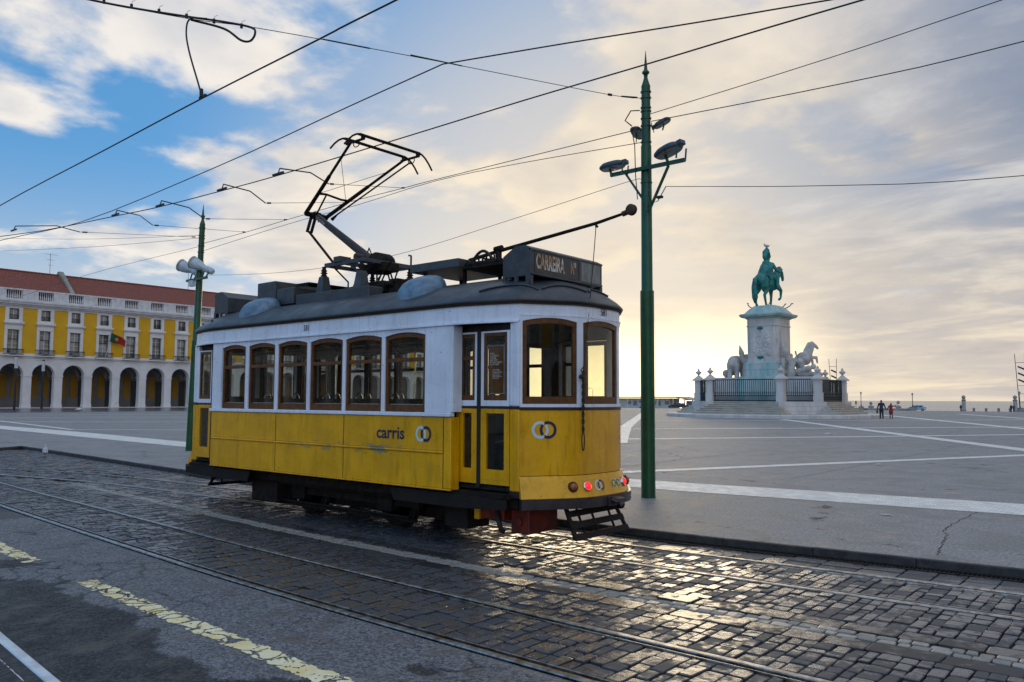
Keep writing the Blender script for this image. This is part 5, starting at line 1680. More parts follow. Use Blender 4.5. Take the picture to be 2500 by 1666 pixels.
w1 = wire('contact_wire', [(-40, 7.2, 5.6), (-26, 6.15, 5.6), (-18.35, 5.58, 5.6), (-12.89, 5.33, 5.6), (-9.63, 5.18, 5.6), (-6.99, 5.10, 5.6), (-5.74, 5.06, 5.6), (2, 4.9, 5.6)], 0.0105, 'thick contact wire over the empty near track, top left')
m = MB(); m.bar((-9.72, 5.19, 5.62), (-9.55, 5.18, 5.62), 0.03, 0.03); m.tube([(-9.66, 5.18, 5.62), (-9.67, 5.18, 5.73)], 0.025, 8); m.build('clamp', WIRE, w1)
w3 = wire('contact_wire', [(-30, 4.5, 5.58), (-21.69, 6.63, 5.56), (-19.73, 7.08, 5.56), (-17.28, 7.42, 5.56), (-15.72, 7.62, 5.56), (-13.59, 7.75, 5.56), (-11.88, 7.82, 5.56), (-8.9, 7.78, 5.535), (-6.39, 7.80, 5.55), (-4.59, 7.85, 5.56), (-2.18, 7.88, 5.56), (4, 8.1, 5.56)], 0.0095, "contact wire touching the tram's raised pantograph")
wire('feeder_wire', [(-40, 7.2, 6.45), (-27.66, 8.46, 6.5), (-22.8, 8.95, 6.5), (-15.2, 8.54, 6.5), (-10.3, 8.10, 6.5), (-7.95, 7.90, 6.5)], 0.0105, 'overhead wire from the far left up to its bend at the cross span')
wire('feeder_wire', [(-7.95, 7.90, 6.5), (-6.19, 8.48, 6.5), (-4.57, 9.05, 6.5), (-3.04, 9.55, 6.5), (2, 11.2, 6.5)], 0.0105, 'overhead wire from the bend at the cross span to the top right')
sp_ = wire('span_wire', [(-6.64, 11.28, 6.68), (-6.96, 10.74, 6.66), (-7.97, 8.07, 6.57), (-8.67, 7.00, 6.65), (-9.52, 5.80, 6.75), (-10.23, 5.22, 6.88), (-11.4, 4.1, 7.15), (-14, 1.5, 7.8)], 0.0055, 'thin cross span wire from the right pole over the tracks to the upper left')
for f0, f1, rr in (((-6.70, 11.18, 6.68), (-6.86, 10.95, 6.67), 0.014), ((-6.94, 10.78, 6.662), (-6.97, 10.72, 6.66), 0.022), ((-7.90, 8.25, 6.575), (-8.25, 7.55, 6.60), 0.010), ((-8.6, 7.1, 6.64), (-8.95, 6.55, 6.68), 0.011)):
    m = MB(); m.tube([f0, f1], rr, 6); m.build('insulator', WIRE, sp_)
jc = MB(); jc.tube(spl([(-11.6, 3.95, 7.22), (-10.9, 4.58, 7.03), (-10.23, 5.20, 6.90), (-9.8, 5.52, 6.81), (-9.52, 5.78, 6.74), (-9.44, 5.80, 6.64), (-9.52, 5.78, 6.55), (-9.66, 5.72, 6.58), (-9.86, 5.58, 6.75), (-10.2, 5.28, 6.87)], 6), 0.016, 6)
jc.tube(spl([(-9.95, 5.38, 6.845), (-10.10, 5.22, 6.83), (-10.16, 5.20, 6.66), (-10.06, 5.20, 6.35), (-9.80, 5.20, 5.86), (-9.68, 5.19, 5.66)], 6), 0.0125, 6)
for k in range(7):
    f_ = k / 6; px_ = Vector((-11.3, 4.22, 7.14)).lerp(Vector((-9.62, 5.70, 6.76)), f_)
    jc.tube([px_ + Vector((0, 0, -0.03)), px_ + Vector((0, 0, 0.03))], 0.019, 6); jc.tube([px_, px_ + Vector((0.02, 0.0, 0.06)), px_ + Vector((0.06, 0.02, 0.07))], 0.003, 4)
tag(jc.build('jumper_cable', WIRE), 'looped black jumper cable tied to the cross span, top left', 'cable')

pa = [(-6.66, 11.36, 6.21), (-11.95, 11.68, 6.33), (-12.97, 11.75, 6.345), (-15.13, 11.90, 6.385), (-17.90, 12.09, 6.395), (-20.11, 12.24, 6.38), (-22.96, 12.44, 6.42)]
wire('carrier_wire', pa, 0.0075, 'upper of the two carrier wires strung between the green poles')
wire('carrier_wire', [(-6.66, 11.36, 5.97), (-9.5, 11.52, 6.18), (-11.95, 11.68, 6.30), (-14.77, 11.88, 6.26), (-17.89, 12.09, 6.27), (-22.96, 12.44, 6.18)], 0.0065, 'lower of the two carrier wires strung between the green poles')
arms = [((-11.88, 7.82), (-12.16, 9.10, 5.73), (-12.97, 11.75, 6.34)), ((-13.59, 7.75), (-14.25, 9.10, 5.69), (-15.13, 11.90, 6.385)), ((-15.72, 7.62), (-16.66, 9.10, 5.71), (-17.90, 12.09, 6.395)), ((-17.28, 7.42), (-18.9, 9.0, 5.86), (-20.11, 12.24, 6.38)), ((-20.75, 6.62), (-21.6, 8.4, 5.95), (-23.0, 12.30, 6.62))]
arm_l = ['pull-off arm nearest the pantograph on its left', 'second pull-off arm counted from the pantograph to the left', 'third pull-off arm counted from the pantograph to the left', "pull-off arm just left of the left pole's top", 'pull-off arm at the left edge of the picture']
for (c0, bend, far), lb in zip(arms, arm_l):
    m = MB(); zc = 5.56
    a0 = Vector((c0[0], c0[1], zc + 0.03)); bd = Vector(bend); fr_ = Vector(far)
    mid = a0.lerp(bd, 0.62) + Vector((0, 0, 0.14))
    m.tube([a0 + Vector((0, 0, 0.0)), a0 + Vector((0.0, 0.03, 0.10)), mid, bd], 0.012, 6)
    m.tube([bd, fr_], 0.0055, 5)
    m.bar(a0 + Vector((-0.16, 0, 0.0)), a0 + Vector((0.16, 0, 0.0)), 0.03, 0.03)
    for f_ in (0.02, 0.96):
        q0 = bd.lerp(fr_, f_); q1 = bd.lerp(fr_, f_ + 0.035); m.tube([q0, q1], 0.018, 6)
    tag(m.build('pull_off_arm', WIRE), lb, 'wire arm', 'pull-off arms of the contact wire')
wire('carrier_wire', [(-6.58, 11.36, 6.42), (-3.70, 11.40, 6.58), (-1.54, 11.40, 6.74), (3, 11.4, 7.1)], 0.0065, 'upper wire leaving the right pole towards the top right corner')
wire('carrier_wire', [(-6.56, 11.38, 6.30), (-3.41, 11.40, 6.16), (-1.32, 11.40, 6.14), (4, 11.4, 6.3)], 0.0075, 'lower wire leaving the right pole towards the right edge')
wire('lamp_feed', [(-6.28, 11.36, 5.15), (-3.75, 11.40, 4.74), (-1.38, 11.40, 4.46), (4, 11.4, 4.2)], 0.0055, 'thin twisted cable leaving the right pole at half height to the right')
wire('lamp_feed', [(-22.2, 12.36, 5.42), (-21.36, 11.95, 5.24), (-17.55, 11.92, 4.95), (-13.46, 11.80, 4.88), (-9.74, 11.60, 5.15), (-7.1, 11.40, 5.36), (-6.75, 11.38, 5.36)], 0.005, 'thin twisted cable sagging between the two green poles behind the roof')
wire('carrier_wire', [(-23.0, 12.46, 6.70), (-31, 12.46, 7.6), (-40.73, 12.46, 8.87)], 0.006, 'upper wire leaving the left pole towards the left edge')
wire('carrier_wire', [(-23.0, 12.46, 6.62), (-31, 12.46, 7.3), (-40.7, 12.46, 8.28)], 0.006, 'lower wire leaving the left pole towards the left edge')
wire('carrier_wire', [(-23.1, 12.46, 6.36), (-31.2, 12.46, 6.27), (-42, 12.46, 5.8)], 0.006, 'wire running down from the left pole across the yellow building')

# ---------------------------------------------------------------- yellow arcaded building
def wallmat(name, col, col2, stain, rough=0.75, sc=0.5):
    return pmat(name, col, rough, col2=col2, nscale=sc, coord='World', bump=0.15, bscale=6, lo=0.35, hi=0.7, col3=stain, n3=0.9, lo3=0.60, hi3=0.78)


OCHRE = wallmat('ochre_render', (0.74, 0.41, 0.008), (0.66, 0.36, 0.010), (0.52, 0.28, 0.02))
STONE = wallmat('pale_limestone', (0.76, 0.75, 0.76), (0.66, 0.65, 0.65), (0.46, 0.46, 0.46))
STAIN = wallmat('weathered_limestone', (0.66, 0.66, 0.68), (0.52, 0.52, 0.54), (0.20, 0.20, 0.22), sc=1.2)
TILE = bpy.data.materials.new('roof_tiles'); TILE.use_nodes = True
t = NT(TILE.node_tree); bs = TILE.node_tree.nodes['Principled BSDF']
pos = t.n('ShaderNodeNewGeometry').outputs['Position']
nz = t.noise(pos, 1.4, 7.0, 0.65); nz2 = t.noise(pos, 8.0, 4.0, 0.6)
t.l(t.mix(t.rng(nz2, 0.3, 0.7), t.mix(t.rng(nz, 0.35, 0.65), (0.40, 0.10, 0.06), (0.32, 0.085, 0.06)), (0.20, 0.07, 0.05)), bs.inputs['Base Color'])
bs.inputs['Roughness'].default_value = 0.8
wv = t.n('ShaderNodeTexWave', wave_type='BANDS', bands_direction='Y'); wv.inputs['Scale'].default_value = 1.2; wv.inputs['Distortion'].default_value = 0.3; t.l(pos, wv.inputs['Vector'])
b = t.n('ShaderNodeBump', i_Strength=1.0, i_Distance=0.15); t.l(wv.outputs['Fac'], b.inputs['Height']); t.l(b.outputs[0], bs.inputs['Normal'])
SASH = pmat('dark_green_sash', (0.012, 0.030, 0.028), 0.5, col2=(0.02, 0.04, 0.036), nscale=3)
WSASH = pmat('white_sash', (0.62, 0.62, 0.62), 0.5, col2=(0.5, 0.5, 0.5), nscale=3)
IRONB = pmat('balcony_iron', (0.012, 0.016, 0.018), 0.5, 0.2, col2=(0.02, 0.024, 0.026), nscale=4)
WGLASS = pmat('window_glass', (0.045, 0.055, 0.065), 0.06, col2=(0.16, 0.15, 0.12), nscale=0.5, coord='World', spec=0.9)
VAULT = wallmat('arcade_vault', (0.24, 0.23, 0.23), (0.18, 0.17, 0.17), (0.12, 0.12, 0.12))  # arcade stone with the interior's shade put into its colour
DIMOCH = wallmat('arcade_ochre', (0.42, 0.22, 0.012), (0.34, 0.18, 0.012), (0.24, 0.13, 0.02))  # darker copy of the ochre, painting the shade inside the arcade
DOORM = pmat('arcade_door', (0.02, 0.025, 0.022), 0.5, col2=(0.03, 0.035, 0.03), nscale=2)
ACW = pmat('air_unit_white', (0.55, 0.55, 0.54), 0.5, col2=(0.4, 0.4, 0.4), nscale=3)

BX, BY, BAY = -130.0, 44.19, 4.25
bld = thing('arcaded_building', 'long yellow arcaded building with red tiled roof at the left', 'building', (BX, BY, PZ))
K0, K1 = -3, 21            # bays
Y0, Y1 = K0 * BAY, K1 * BAY
SPR, RAD = 4.95, 1.545


def bx_(mb, x0, x1, y0, y1, z0, z1):
    return mb.box(x0, x1, y0, y1, z0, z1)


# pieces that run the whole length
for nm, mt, bxs in (('string_course', STONE, [(-0.9, 0.10, 7.40, 7.62), (-0.9, 0.26, 7.62, 7.78), (-0.9, 0.06, 7.78, 8.02)]),
                    ('cornice', STAIN, [(-0.9, 0.12, 14.70, 14.98), (-0.9, 0.35, 14.98, 15.22), (-0.9, 0.62, 15.22, 15.50), (-0.9, 0.75, 15.50, 15.72)])):
    m = MB()
    for x0, x1, z0, z1 in bxs:
        m.box(x0, x1, Y0, Y1, z0, z1)
    m.build(nm, mt, bld)
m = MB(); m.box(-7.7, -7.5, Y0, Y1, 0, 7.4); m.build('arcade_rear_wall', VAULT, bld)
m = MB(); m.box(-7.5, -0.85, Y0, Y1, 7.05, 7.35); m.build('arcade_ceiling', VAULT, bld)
m = MB(); m.box(-7.7, 0.3, Y0, Y1, 0.0, 0.10); m.build('arcade_floor', STAIN, bld)
m = MB(); m.box(-14, -0.95, Y0 + 0.02, Y1 - 0.02, 7.38, 15.6); m.build('core_wall', STONE, bld)
m = MB(); m.box(-0.9, -0.05, Y0, Y1, 15.72, 16.0); m.box(-0.85, -0.10, Y0, Y1, 17.30, 17.52); m.build('parapet_rail', STAIN, bld)
m = MB(); m.add([(-0.95, Y0, 17.35), (-0.95, Y1, 17.35), (-6.2, Y1, 20.9), (-6.2, Y0, 20.9), (-12, Y0, 17.35), (-12, Y1, 17.35)], [(0, 1, 2, 3), (3, 2, 5, 4)])
m.add([(-0.95, Y0, 17.35), (-6.2, Y0, 20.9), (-12, Y0, 17.35)], [(0, 1, 2)]); m.add([(-0.95, Y1, 17.35), (-6.2, Y1, 20.9), (-12, Y1, 17.35)], [(0, 1, 2)])
roofb = m.build('tiled_roof', TILE, bld)
m = MB(); m.tube([(-6.2, Y0, 20.95), (-6.2, Y1, 20.95)], 0.14, 6); m.build('ridge_tiles', TILE, roofb)
fy = 6.3
m = MB(); m.prism([(-0.7, 17.2), (-6.2, 21.6), (-6.9, 21.6), (-12, 17.2)], fy - 0.3, fy + 0.3, lambda u, v, w_: (u, w_, v)); m.build('fire_wall', pmat('mossy_render', (0.20, 0.23, 0.20), 0.8, col2=(0.30, 0.31, 0.29), nscale=0.8), roofb)
for ay, hh in ((4.6, 3.4), (27.5, 4.6)):
    m = MB(); m.tube([(-6.2, ay, 20.8), (-6.2, ay, 20.9 + hh)], 0.035, 5)
    for k, ln in ((0.95, 1.0), (0.70, 0.6), (0.45, 0.4)):
        m.tube([(-6.2, ay - ln * 0.8, 20.9 + hh * k), (-6.2, ay + ln, 20.9 + hh * k)], 0.02, 4)
    m.build('antenna', IRONB, roofb)

# one bay, every piece its own part; then copied along the front
proto = []


def part(nm, mb, mt, parent=None):
    o = mb.build(nm, mt, parent or bld)
    if parent is None:
        proto.append(o)
    return o


m = MB(); m.box(-0.85, 0.0, -0.58, 0.58, 0.55, SPR - 0.25); m.box(-0.88, 0.05, -0.63, 0.63, 0.10, 0.55); m.box(-0.9, 0.08, -0.66, 0.66, SPR - 0.25, SPR - 0.12); m.box(-0.88, 0.05, -0.62, 0.62, SPR - 0.12, SPR); part('pier', m, STONE)
m = MB()
cen = 2.125
ts = [PI * i / 20 for i in range(21)]
lo = [(cen - RAD * math.cos(t_), SPR + RAD * math.sin(t_)) for t_ in ts]
lo = [(0.0, SPR)] + lo + [(4.25, SPR)]
hi = [(u, 7.40) for u, _ in lo]
m.strip(lo, hi, -0.85, 0.0, lambda u, v, w_: (w_, u, v)); part('arch_wall', m, STONE)
m = MB()
o_, i_ = ring_poly(cen, SPR, RAD, RAD + 0.30, 0, PI, 24)
m.strip(i_, o_, 0.0, 0.07, lambda u, v, w_: (w_, u, v)); part('archivolt', m, STONE)
m = MB(); m.box(-0.85, -0.02, 3.27, 5.23, 8.02, 14.70); part('wall_panel', m, OCHRE)
# window surround with two openings
m = MB()
for y0, y1, z0, z1 in ((0.98, 1.37, 8.02, 14.70), (2.88, 3.27, 8.02, 14.70), (1.37, 2.88, 11.46, 12.95), (1.37, 1.47, 12.95, 14.55), (2.78, 2.88, 12.95, 14.55), (1.37, 2.88, 14.55, 14.70)):
    m.box(-0.85, 0.10, y0, y1, z0, z1)
m.box(0.10, 0.16, 1.22, 3.03, 11.46, 11.80); m.box(0.10, 0.14, 1.10, 1.30, 12.6, 14.65); m.box(0.10, 0.14, 2.95, 3.15, 12.6, 14.65)
part('window_surround', m, STONE)
m = MB(); m.box(-0.1, 0.42, 0.78, 3.47, 12.36, 12.56); m.box(-0.1, 0.28, 0.88, 3.37, 12.22, 12.36); part('ledge', m, STONE)
# tall lower window
m = MB()
for y0, y1, z0, z1 in ((1.37, 1.46, 8.02, 11.46), (2.79, 2.88, 8.02, 11.46), (1.46, 2.79, 11.36, 11.46), (1.46, 2.79, 10.02, 10.14), (1.46, 2.79, 8.02, 8.2)):
    m.box(-0.38, -0.26, y0, y1, z0, z1)
wn = part('tall_window', m, SASH)
m = MB(); m.box(-0.40, -0.28, 2.06, 2.19, 8.2, 10.02); m.box(-0.40, -0.28, 2.06, 2.19, 10.14, 11.36)
for zz in (8.85, 9.45, 10.75):
    m.box(-0.39, -0.29, 1.46, 2.06, zz, zz + 0.05); m.box(-0.39, -0.29, 2.19, 2.79, zz, zz + 0.05)
m.build('glazing_bars', WSASH, wn)
for y0, y1 in ((1.44, 2.08), (2.17, 2.81)):
    for z0, z1 in ((8.15, 10.05), (10.12, 11.40)):
        m = MB(); m.box(-0.36, -0.35, y0, y1, z0, z1); m.build('pane', WGLASS, wn)
# small upper window
m = MB()
for y0, y1, z0, z1 in ((1.47, 1.56, 12.95, 14.55), (2.69, 2.78, 12.95, 14.55), (1.56, 2.69, 14.45, 14.55), (1.56, 2.69, 12.95, 13.02)):
    m.box(-0.38, -0.26, y0, y1, z0, z1)
wu = part('upper_window', m, SASH)
m = MB(); m.box(-0.40, -0.27, 2.05, 2.20, 13.02, 14.45); m.build('glazing_bars', WSASH, wu)
for y0, y1 in ((1.54, 2.07), (2.18, 2.71)):
    m = MB(); m.box(-0.36, -0.35, y0, y1, 13.0, 14.47); m.build('pane', WGLASS, wu)
m = MB()
m.box(-0.02, 0.03, 1.47, 2.78, 13.58, 13.64); m.box(-0.02, 0.03, 1.47, 2.78, 13.0, 13.05)
for k in range(11):
    y_ = 1.52 + k * 0.121; m.box(-0.01, 0.02, y_ - 0.015, y_ + 0.015, 13.0, 13.6)
m.build('window_guard', IRONB, wu)
# balcony
m = MB(); m.box(0.06, 0.68, 0.82, 3.43, 7.62, 7.74)
m2 = m
bal = part('balcony', m, STONE)
m = MB()
for z in (7.84, 8.50, 8.58):
    m.box(0.60, 0.64, 0.84, 3.41, z, z + 0.05)
    for y_ in (0.84, 3.37):
        m.box(0.06, 0.62, y_, y_ + 0.04, z, z + 0.05)
for k in range(20):
    y_ = 0.86 + k * 0.1332; m.box(0.605, 0.635, y_ - 0.016, y_ + 0.016, 7.74, 8.58)
m.build('railing', IRONB, bal)
# parapet: solid block and balusters
m = MB(); m.box(-0.75, -0.15, 3.20, 5.30, 16.0, 17.30); m.box(-0.70, -0.02, 3.9, 4.6, 15.8, 17.30); part('parapet_block', m, STAIN)
for k in range(8):
    m = MB(); m.lathe([(0.06, 16.0), (0.10, 16.25), (0.10, 16.45), (0.05, 16.8), (0.05, 17.1), (0.08, 17.30)], 6, (-0.45, 1.14 + k * 0.281, 0)); part('baluster', m, STAIN)
# arcade rear wall: two ochre panels and a door
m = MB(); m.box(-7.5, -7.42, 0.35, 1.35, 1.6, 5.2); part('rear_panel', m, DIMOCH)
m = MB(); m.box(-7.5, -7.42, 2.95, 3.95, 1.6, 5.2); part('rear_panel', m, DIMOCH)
m = MB(); m.box(-7.5, -7.36, 1.62, 2.62, 0.1, 4.4); part('rear_door', m, DOORM)
m = MB()
for k in range(2):
    pass
o_, i_ = ring_poly(cen, SPR - 0.2, 1.7, 2.0, 0, PI, 16)
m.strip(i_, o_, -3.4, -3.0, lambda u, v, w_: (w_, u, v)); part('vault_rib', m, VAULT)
m = MB(); m.box(0.10, 0.50, 1.75, 2.55, 7.80, 8.42); m.lathe([(0.24, 0.50), (0.25, 0.52), (0.05, 0.52)], 16, (0, 2.15, 8.11), axis='x'); ac = m.build('air_conditioner', ACW, bld)

AC_BAYS = (0, 1)
for k in range(K0, K1):
    far = k > 9
    for o in proto:
        if far and o.name.split('.')[0] in ('baluster', 'vault_rib', 'rear_door', 'rear_panel'):
            if k > 14 or o.name.split('.')[0] != 'rear_panel':
                continue
        if k == 0:
            continue
        c_ = copy_tree(o, bld); c_.location = (0, k * BAY, 0)
    if k in (-1, 1, 5):
        c_ = ac.copy(); COL.objects.link(c_); c_.location = (0, k * BAY, 0)

# some panes are pale: blinds, and glass with sky reflection put into its colour
BLIND = pmat('pale_blind', (0.42, 0.42, 0.40), 0.35, col2=(0.30, 0.29, 0.27), nscale=2)
SKYGL = pmat('bright_pane', (0.16, 0.20, 0.24), 0.08, col2=(0.28, 0.27, 0.24), nscale=1.2, spec=0.9)
rb = random.Random(21)
for o in list(bpy.data.objects):
    if o.parent is not None and o.parent.parent is bld and o.name.startswith('pane'):
        v_ = rb.random()
        if v_ < 0.55:
            o.material_slots[0].link = 'OBJECT'; o.material_slots[0].material = BLIND if v_ < 0.2 else SKYGL

# flag on its slanting pole above the third balcony
FG = pmat('flag_green', (0.006, 0.055, 0.022), 0.8, col2=(0.010, 0.07, 0.03), nscale=2)
FR_ = pmat('flag_red', (0.33, 0.008, 0.012), 0.8, col2=(0.24, 0.006, 0.010), nscale=2)
FYW = pmat('flag_yellow', (0.60, 0.42, 0.03), 0.8, col2=(0.5, 0.35, 0.03), nscale=2)
fl = thing('flag', 'green and red flag with a yellow emblem hanging from a balcony', 'flag', (-129.4, 54.9, 7.9))
m = MB(); m.tube([(0, 0, -0.2), (0.5, 0.62, 4.2)], [0.05, 0.03], 6); m.build('flag_pole', WSASH, fl)


def flag_pt(u, v):       # u along the fly 0..1, v down the hoist 0..1
    x = 0.46 + 0.10 * math.sin(5 * u + 2 * v); y = 0.58 + 2.35 * u - 0.18 * v
    return (x, y, 4.05 - 1.25 * u * (0.6 + 0.4 * u) - 1.45 * v * (1 - 0.28 * u) - 0.10 * math.sin(6 * u))


for nm, mt, u0, u1 in (('green_field', FG, 0.0, 0.40), ('red_field', FR_, 0.40, 1.0)):
    m = MB(); nu, nv = 8, 6
    vs = [flag_pt(u0 + (u1 - u0) * i / nu, j / nv) for j in range(nv + 1) for i in range(nu + 1)]
    m.add(vs, [(j * (nu + 1) + i, j * (nu + 1) + i + 1, (j + 1) * (nu + 1) + i + 1, (j + 1) * (nu + 1) + i) for j in range(nv) for i in range(nu)], True); m.build(nm, mt, fl)
for nm, mt, rr, dx in (('emblem_ring', FYW, 0.17, 0.03), ('emblem_shield', FR_, 0.11, 0.05), ('shield_centre', WSASH, 0.06, 0.07)):
    m = MB(); cs = [flag_pt(0.40 + rr * 0.75 * math.cos(t_), 0.5 + rr * 1.25 * math.sin(t_)) for t_ in np.linspace(0, 2 * PI, 18, endpoint=False)]
    m.add([(p_[0] + dx, p_[1], p_[2]) for p_ in cs], [tuple(range(18))]); m.build(nm, mt, fl)
# slim grey lamp posts before the arcades
for (px_, py_), lb in (((-110.9, 36.4), 'slim dark post before the arcades at the left edge'), ((-119.9, 42.7), 'slim dark post before the second arch from the left edge')):
    tp_ = thing('lamp_post', lb, 'lamp post', (px_, py_, PZ), group='slim posts before the arcades')
    m = MB(); m.tube([(0, 0, 0), (0, 0, 5.2)], [0.14, 0.12], 10); m.build('shaft', IRONB, tp_)
    m = MB(); m.tube([(0, 0, 5.2), (0, 0, 6.6)], 0.19, 10); m.build('lantern', WSASH, tp_)
    m = MB(); m.tube([(0, 0, 6.6), (0, 0, 6.75)], [0.20, 0.15], 10); m.build('cap', IRONB, tp_)

# the wing across the street, behind the camera: it shows in the tram's panes
wing2 = copy_tree(bld)
wing2.location = (-36.0, -46.0, 0.0); wing2.rotation_euler = (0, 0, PI / 2)
tag(wing2, "yellow arcaded building mirrored in the tram's side windows", 'building')

wing3 = copy_tree(bld)
wing3.location = (80.0, 38.0, 0.0); wing3.rotation_euler = (0, 0, PI)
tag(wing3, "yellow arcaded building mirrored in the tram's rounded end windows", 'building')

# ---------------------------------------------------------------- monument
PATINA = pmat('bronze_patina', (0.012, 0.200, 0.175), 0.55, 0.0, col2=(0.008, 0.085, 0.080), nscale=1.6, bump=0.4, bscale=5, lo=0.40, hi=0.62, col3=(0.05, 0.36, 0.31), n3=2.4, lo3=0.55, hi3=0.72)
MARBLE = pmat('monument_stone', (0.62, 0.57, 0.53), 0.65, stretch=(1.0, 1.0, 0.35), col2=(0.48, 0.44, 0.41), nscale=1.2, bump=0.2, bscale=6, col3=(0.17, 0.16, 0.15), n3=1.6, lo3=0.57, hi3=0.74)
STAINED = pmat('copper_stained_stone', (0.48, 0.53, 0.51), 0.65, stretch=(1.0, 1.0, 0.35), col2=(0.24, 0.43, 0.41), nscale=1.2, bump=0.2, bscale=6, col3=(0.12, 0.20, 0.19), n3=1.5, lo3=0.60, hi3=0.74)
SCULPT = pmat('sculpture_stone', (0.54, 0.50, 0.46), 0.7, col2=(0.36, 0.33, 0.31), nscale=1.5, bump=0.3, bscale=5)
STAINJ = pmat('joint_shadow_mortar', (0.16, 0.15, 0.14), 0.8, col2=(0.22, 0.2, 0.19), nscale=4)  # dark mortar colour of the block joints
STEP = pmat('step_stone', (0.50, 0.45, 0.39), 0.7, col2=(0.40, 0.355, 0.30), nscale=1.4, bump=0.2, bscale=6)


def organic(name, shapes, voxel, mat, parent=None, loc=None, rz=0.0, sc=1.0, smooth=4):
    """tapered limbs and ellipsoids fused into one continuous skin"""
    mb = MB()
    rot = Matrix.Rotation(rz, 3, 'Z')
    for s in shapes:
        if s[0] == 'l':            # limb: points and radii
            pts, rs = [Vector(p_) for p_ in s[1]], s[2]
            P, Q = [], []
            for i in range(len(pts) - 1):
                for k in range(4):
                    f_ = k / 4; P.append(pts[i].lerp(pts[i + 1], f_)); Q.append(rs[i] * (1 - f_) + rs[i + 1] * f_)
            P.append(pts[-1]); Q.append(rs[-1])
            mb.tube(P, Q, 10)
            for p_, r_ in zip(pts, rs):
                mb.ell(p_, (r_ * 1.01,) * 3, 10, 6)
        else:                      # ellipsoid
            mb.ell(s[1], s[2], 14, 9, Matrix.Rotation(s[3], 3, 'X') if len(s) > 3 else None)
    me = mb.mesh(name)
    o = bpy.data.objects.new(name, me); COL.objects.link(o)
    md = o.modifiers.new('skin', 'REMESH'); md.mode = 'VOXEL'; md.voxel_size = voxel; md.use_smooth_shade = True
    sm2 = o.modifiers.new('soft', 'SMOOTH'); sm2.factor = 0.5; sm2.iterations = smooth
    bpy.context.view_layer.update()
    me2 = bpy.data.meshes.new_from_object(o.evaluated_get(bpy.context.evaluated_depsgraph_get()))
    bpy.data.objects.remove(o)
    for v in me2.vertices:
        v.co = rot @ v.co * sc
    me2.polygons.foreach_set('use_smooth', [True] * len(me2.polygons))
    return link(name, me2, mat, parent, loc)


MC = (-31.8, 78.2, PZ)
mon = thing('monument', 'stone monument with green bronze rider on a tall pedestal', 'monument', MC)
# round platform, drum of pale slabs
m = MB(); m.lathe([(10.2, 0.0), (10.2, 0.26), (10.12, 0.32), (0.5, 0.33)], 72, smooth=False); m.build('round_platform', MARBLE, mon)
A_, B_ = 3.5, 6.0
OCT = [(-A_, -B_), (A_, -B_), (B_, -A_), (B_, A_), (A_, B_), (-A_, B_), (-B_, A_), (-B_, -A_)]
m = MB(); m.prism([(x * 1.0, y * 1.0) for x, y in OCT], 0.33, 1.45, lambda u, v, w_: (u, v, w_)); m.build('base_block', MARBLE, mon)
for (x0, y0), (x1, y1) in ((OCT[1], OCT[2]), (OCT[3], OCT[4]), (OCT[5], OCT[6]), (OCT[7], OCT[0])):
    n_ = Vector((y1 - y0, -(x1 - x0), 0)).normalized(); d_ = Vector((x1 - x0, y1 - y0, 0)).normalized()
    m = MB()
    a0 = Vector((x0, y0, 0)) - d_ * 0.5; a1 = Vector((x1, y1, 0)) + d_ * 0.5
    for z0, z1, k in ((0.33, 0.62, 0.66), (0.62, 1.06, 0.60), (1.06, 1.50, 0.60)):
        q = [a0 - n_ * 0.4, a1 - n_ * 0.4, a1 + n_ * k, a0 + n_ * k]
        cb = MB(); cb.hexa([(p_.x, p_.y, z0 + 0.006) for p_ in q] + [(p_.x, p_.y, z1 - 0.006) for p_ in q]); cb.build('plinth_course', MARBLE, mon)
# flights of steps on the four long sides, each tread a part
for rz in (0, PI / 2, PI, -PI / 2):
    for k in range(6):
        st = MB(); dep = B_ + 0.35 + 0.36 * (5 - k); hw = A_ - 0.15 + 0.20 * (5 - k)
        z0 = 0.33 + 0.188 * k
        st.box(-hw, hw, -dep + 0.07, -B_ + 0.1, z0, z0 + 0.13); st.bbox(-hw, hw, -dep, -B_ + 0.1, z0 + 0.13, z0 + 0.186, 0.015)
        o = st.build('step', STEP, mon); o.rotation_euler = (0, 0, rz)
# fence posts with urns and iron railings
post = MB()
post.box(-0.36, 0.36, -0.36, 0.36, 1.45, 2.35); post.box(-0.30, 0.30, -0.30, 0.30, 2.35, 3.55); post.box(-0.34, 0.34, -0.34, 0.34, 3.28, 3.36)
post.box(-0.50, 0.50, -0.50, 0.50, 3.55, 3.68)
post.lathe([(0.66, 3.68), (0.42, 3.86), (0.22, 4.02), (0.10, 4.10)], 4, smooth=False, rot=PI / 4)
post_me = post.mesh('fence_post')
urn = MB(); urn.lathe([(0.12, 4.06), (0.08, 4.14), (0.12, 4.18), (0.30, 4.36), (0.31, 4.44), (0.22, 4.50), (0.10, 4.60), (0.12, 4.66), (0.06, 4.78), (0.01, 4.82)], 12); urn_me = urn.mesh('urn')
spots = list(OCT)
for (x, y) in spots:
    an = math.atan2(y, x)
    o = link('fence_post', post_me, MARBLE, mon, (x, y, 0)); u_ = link('urn', urn_me, MARBLE, o)
RAILI = pmat('fence_iron', (0.012, 0.022, 0.024), 0.5, 0.3, col2=(0.02, 0.035, 0.035), nscale=3)
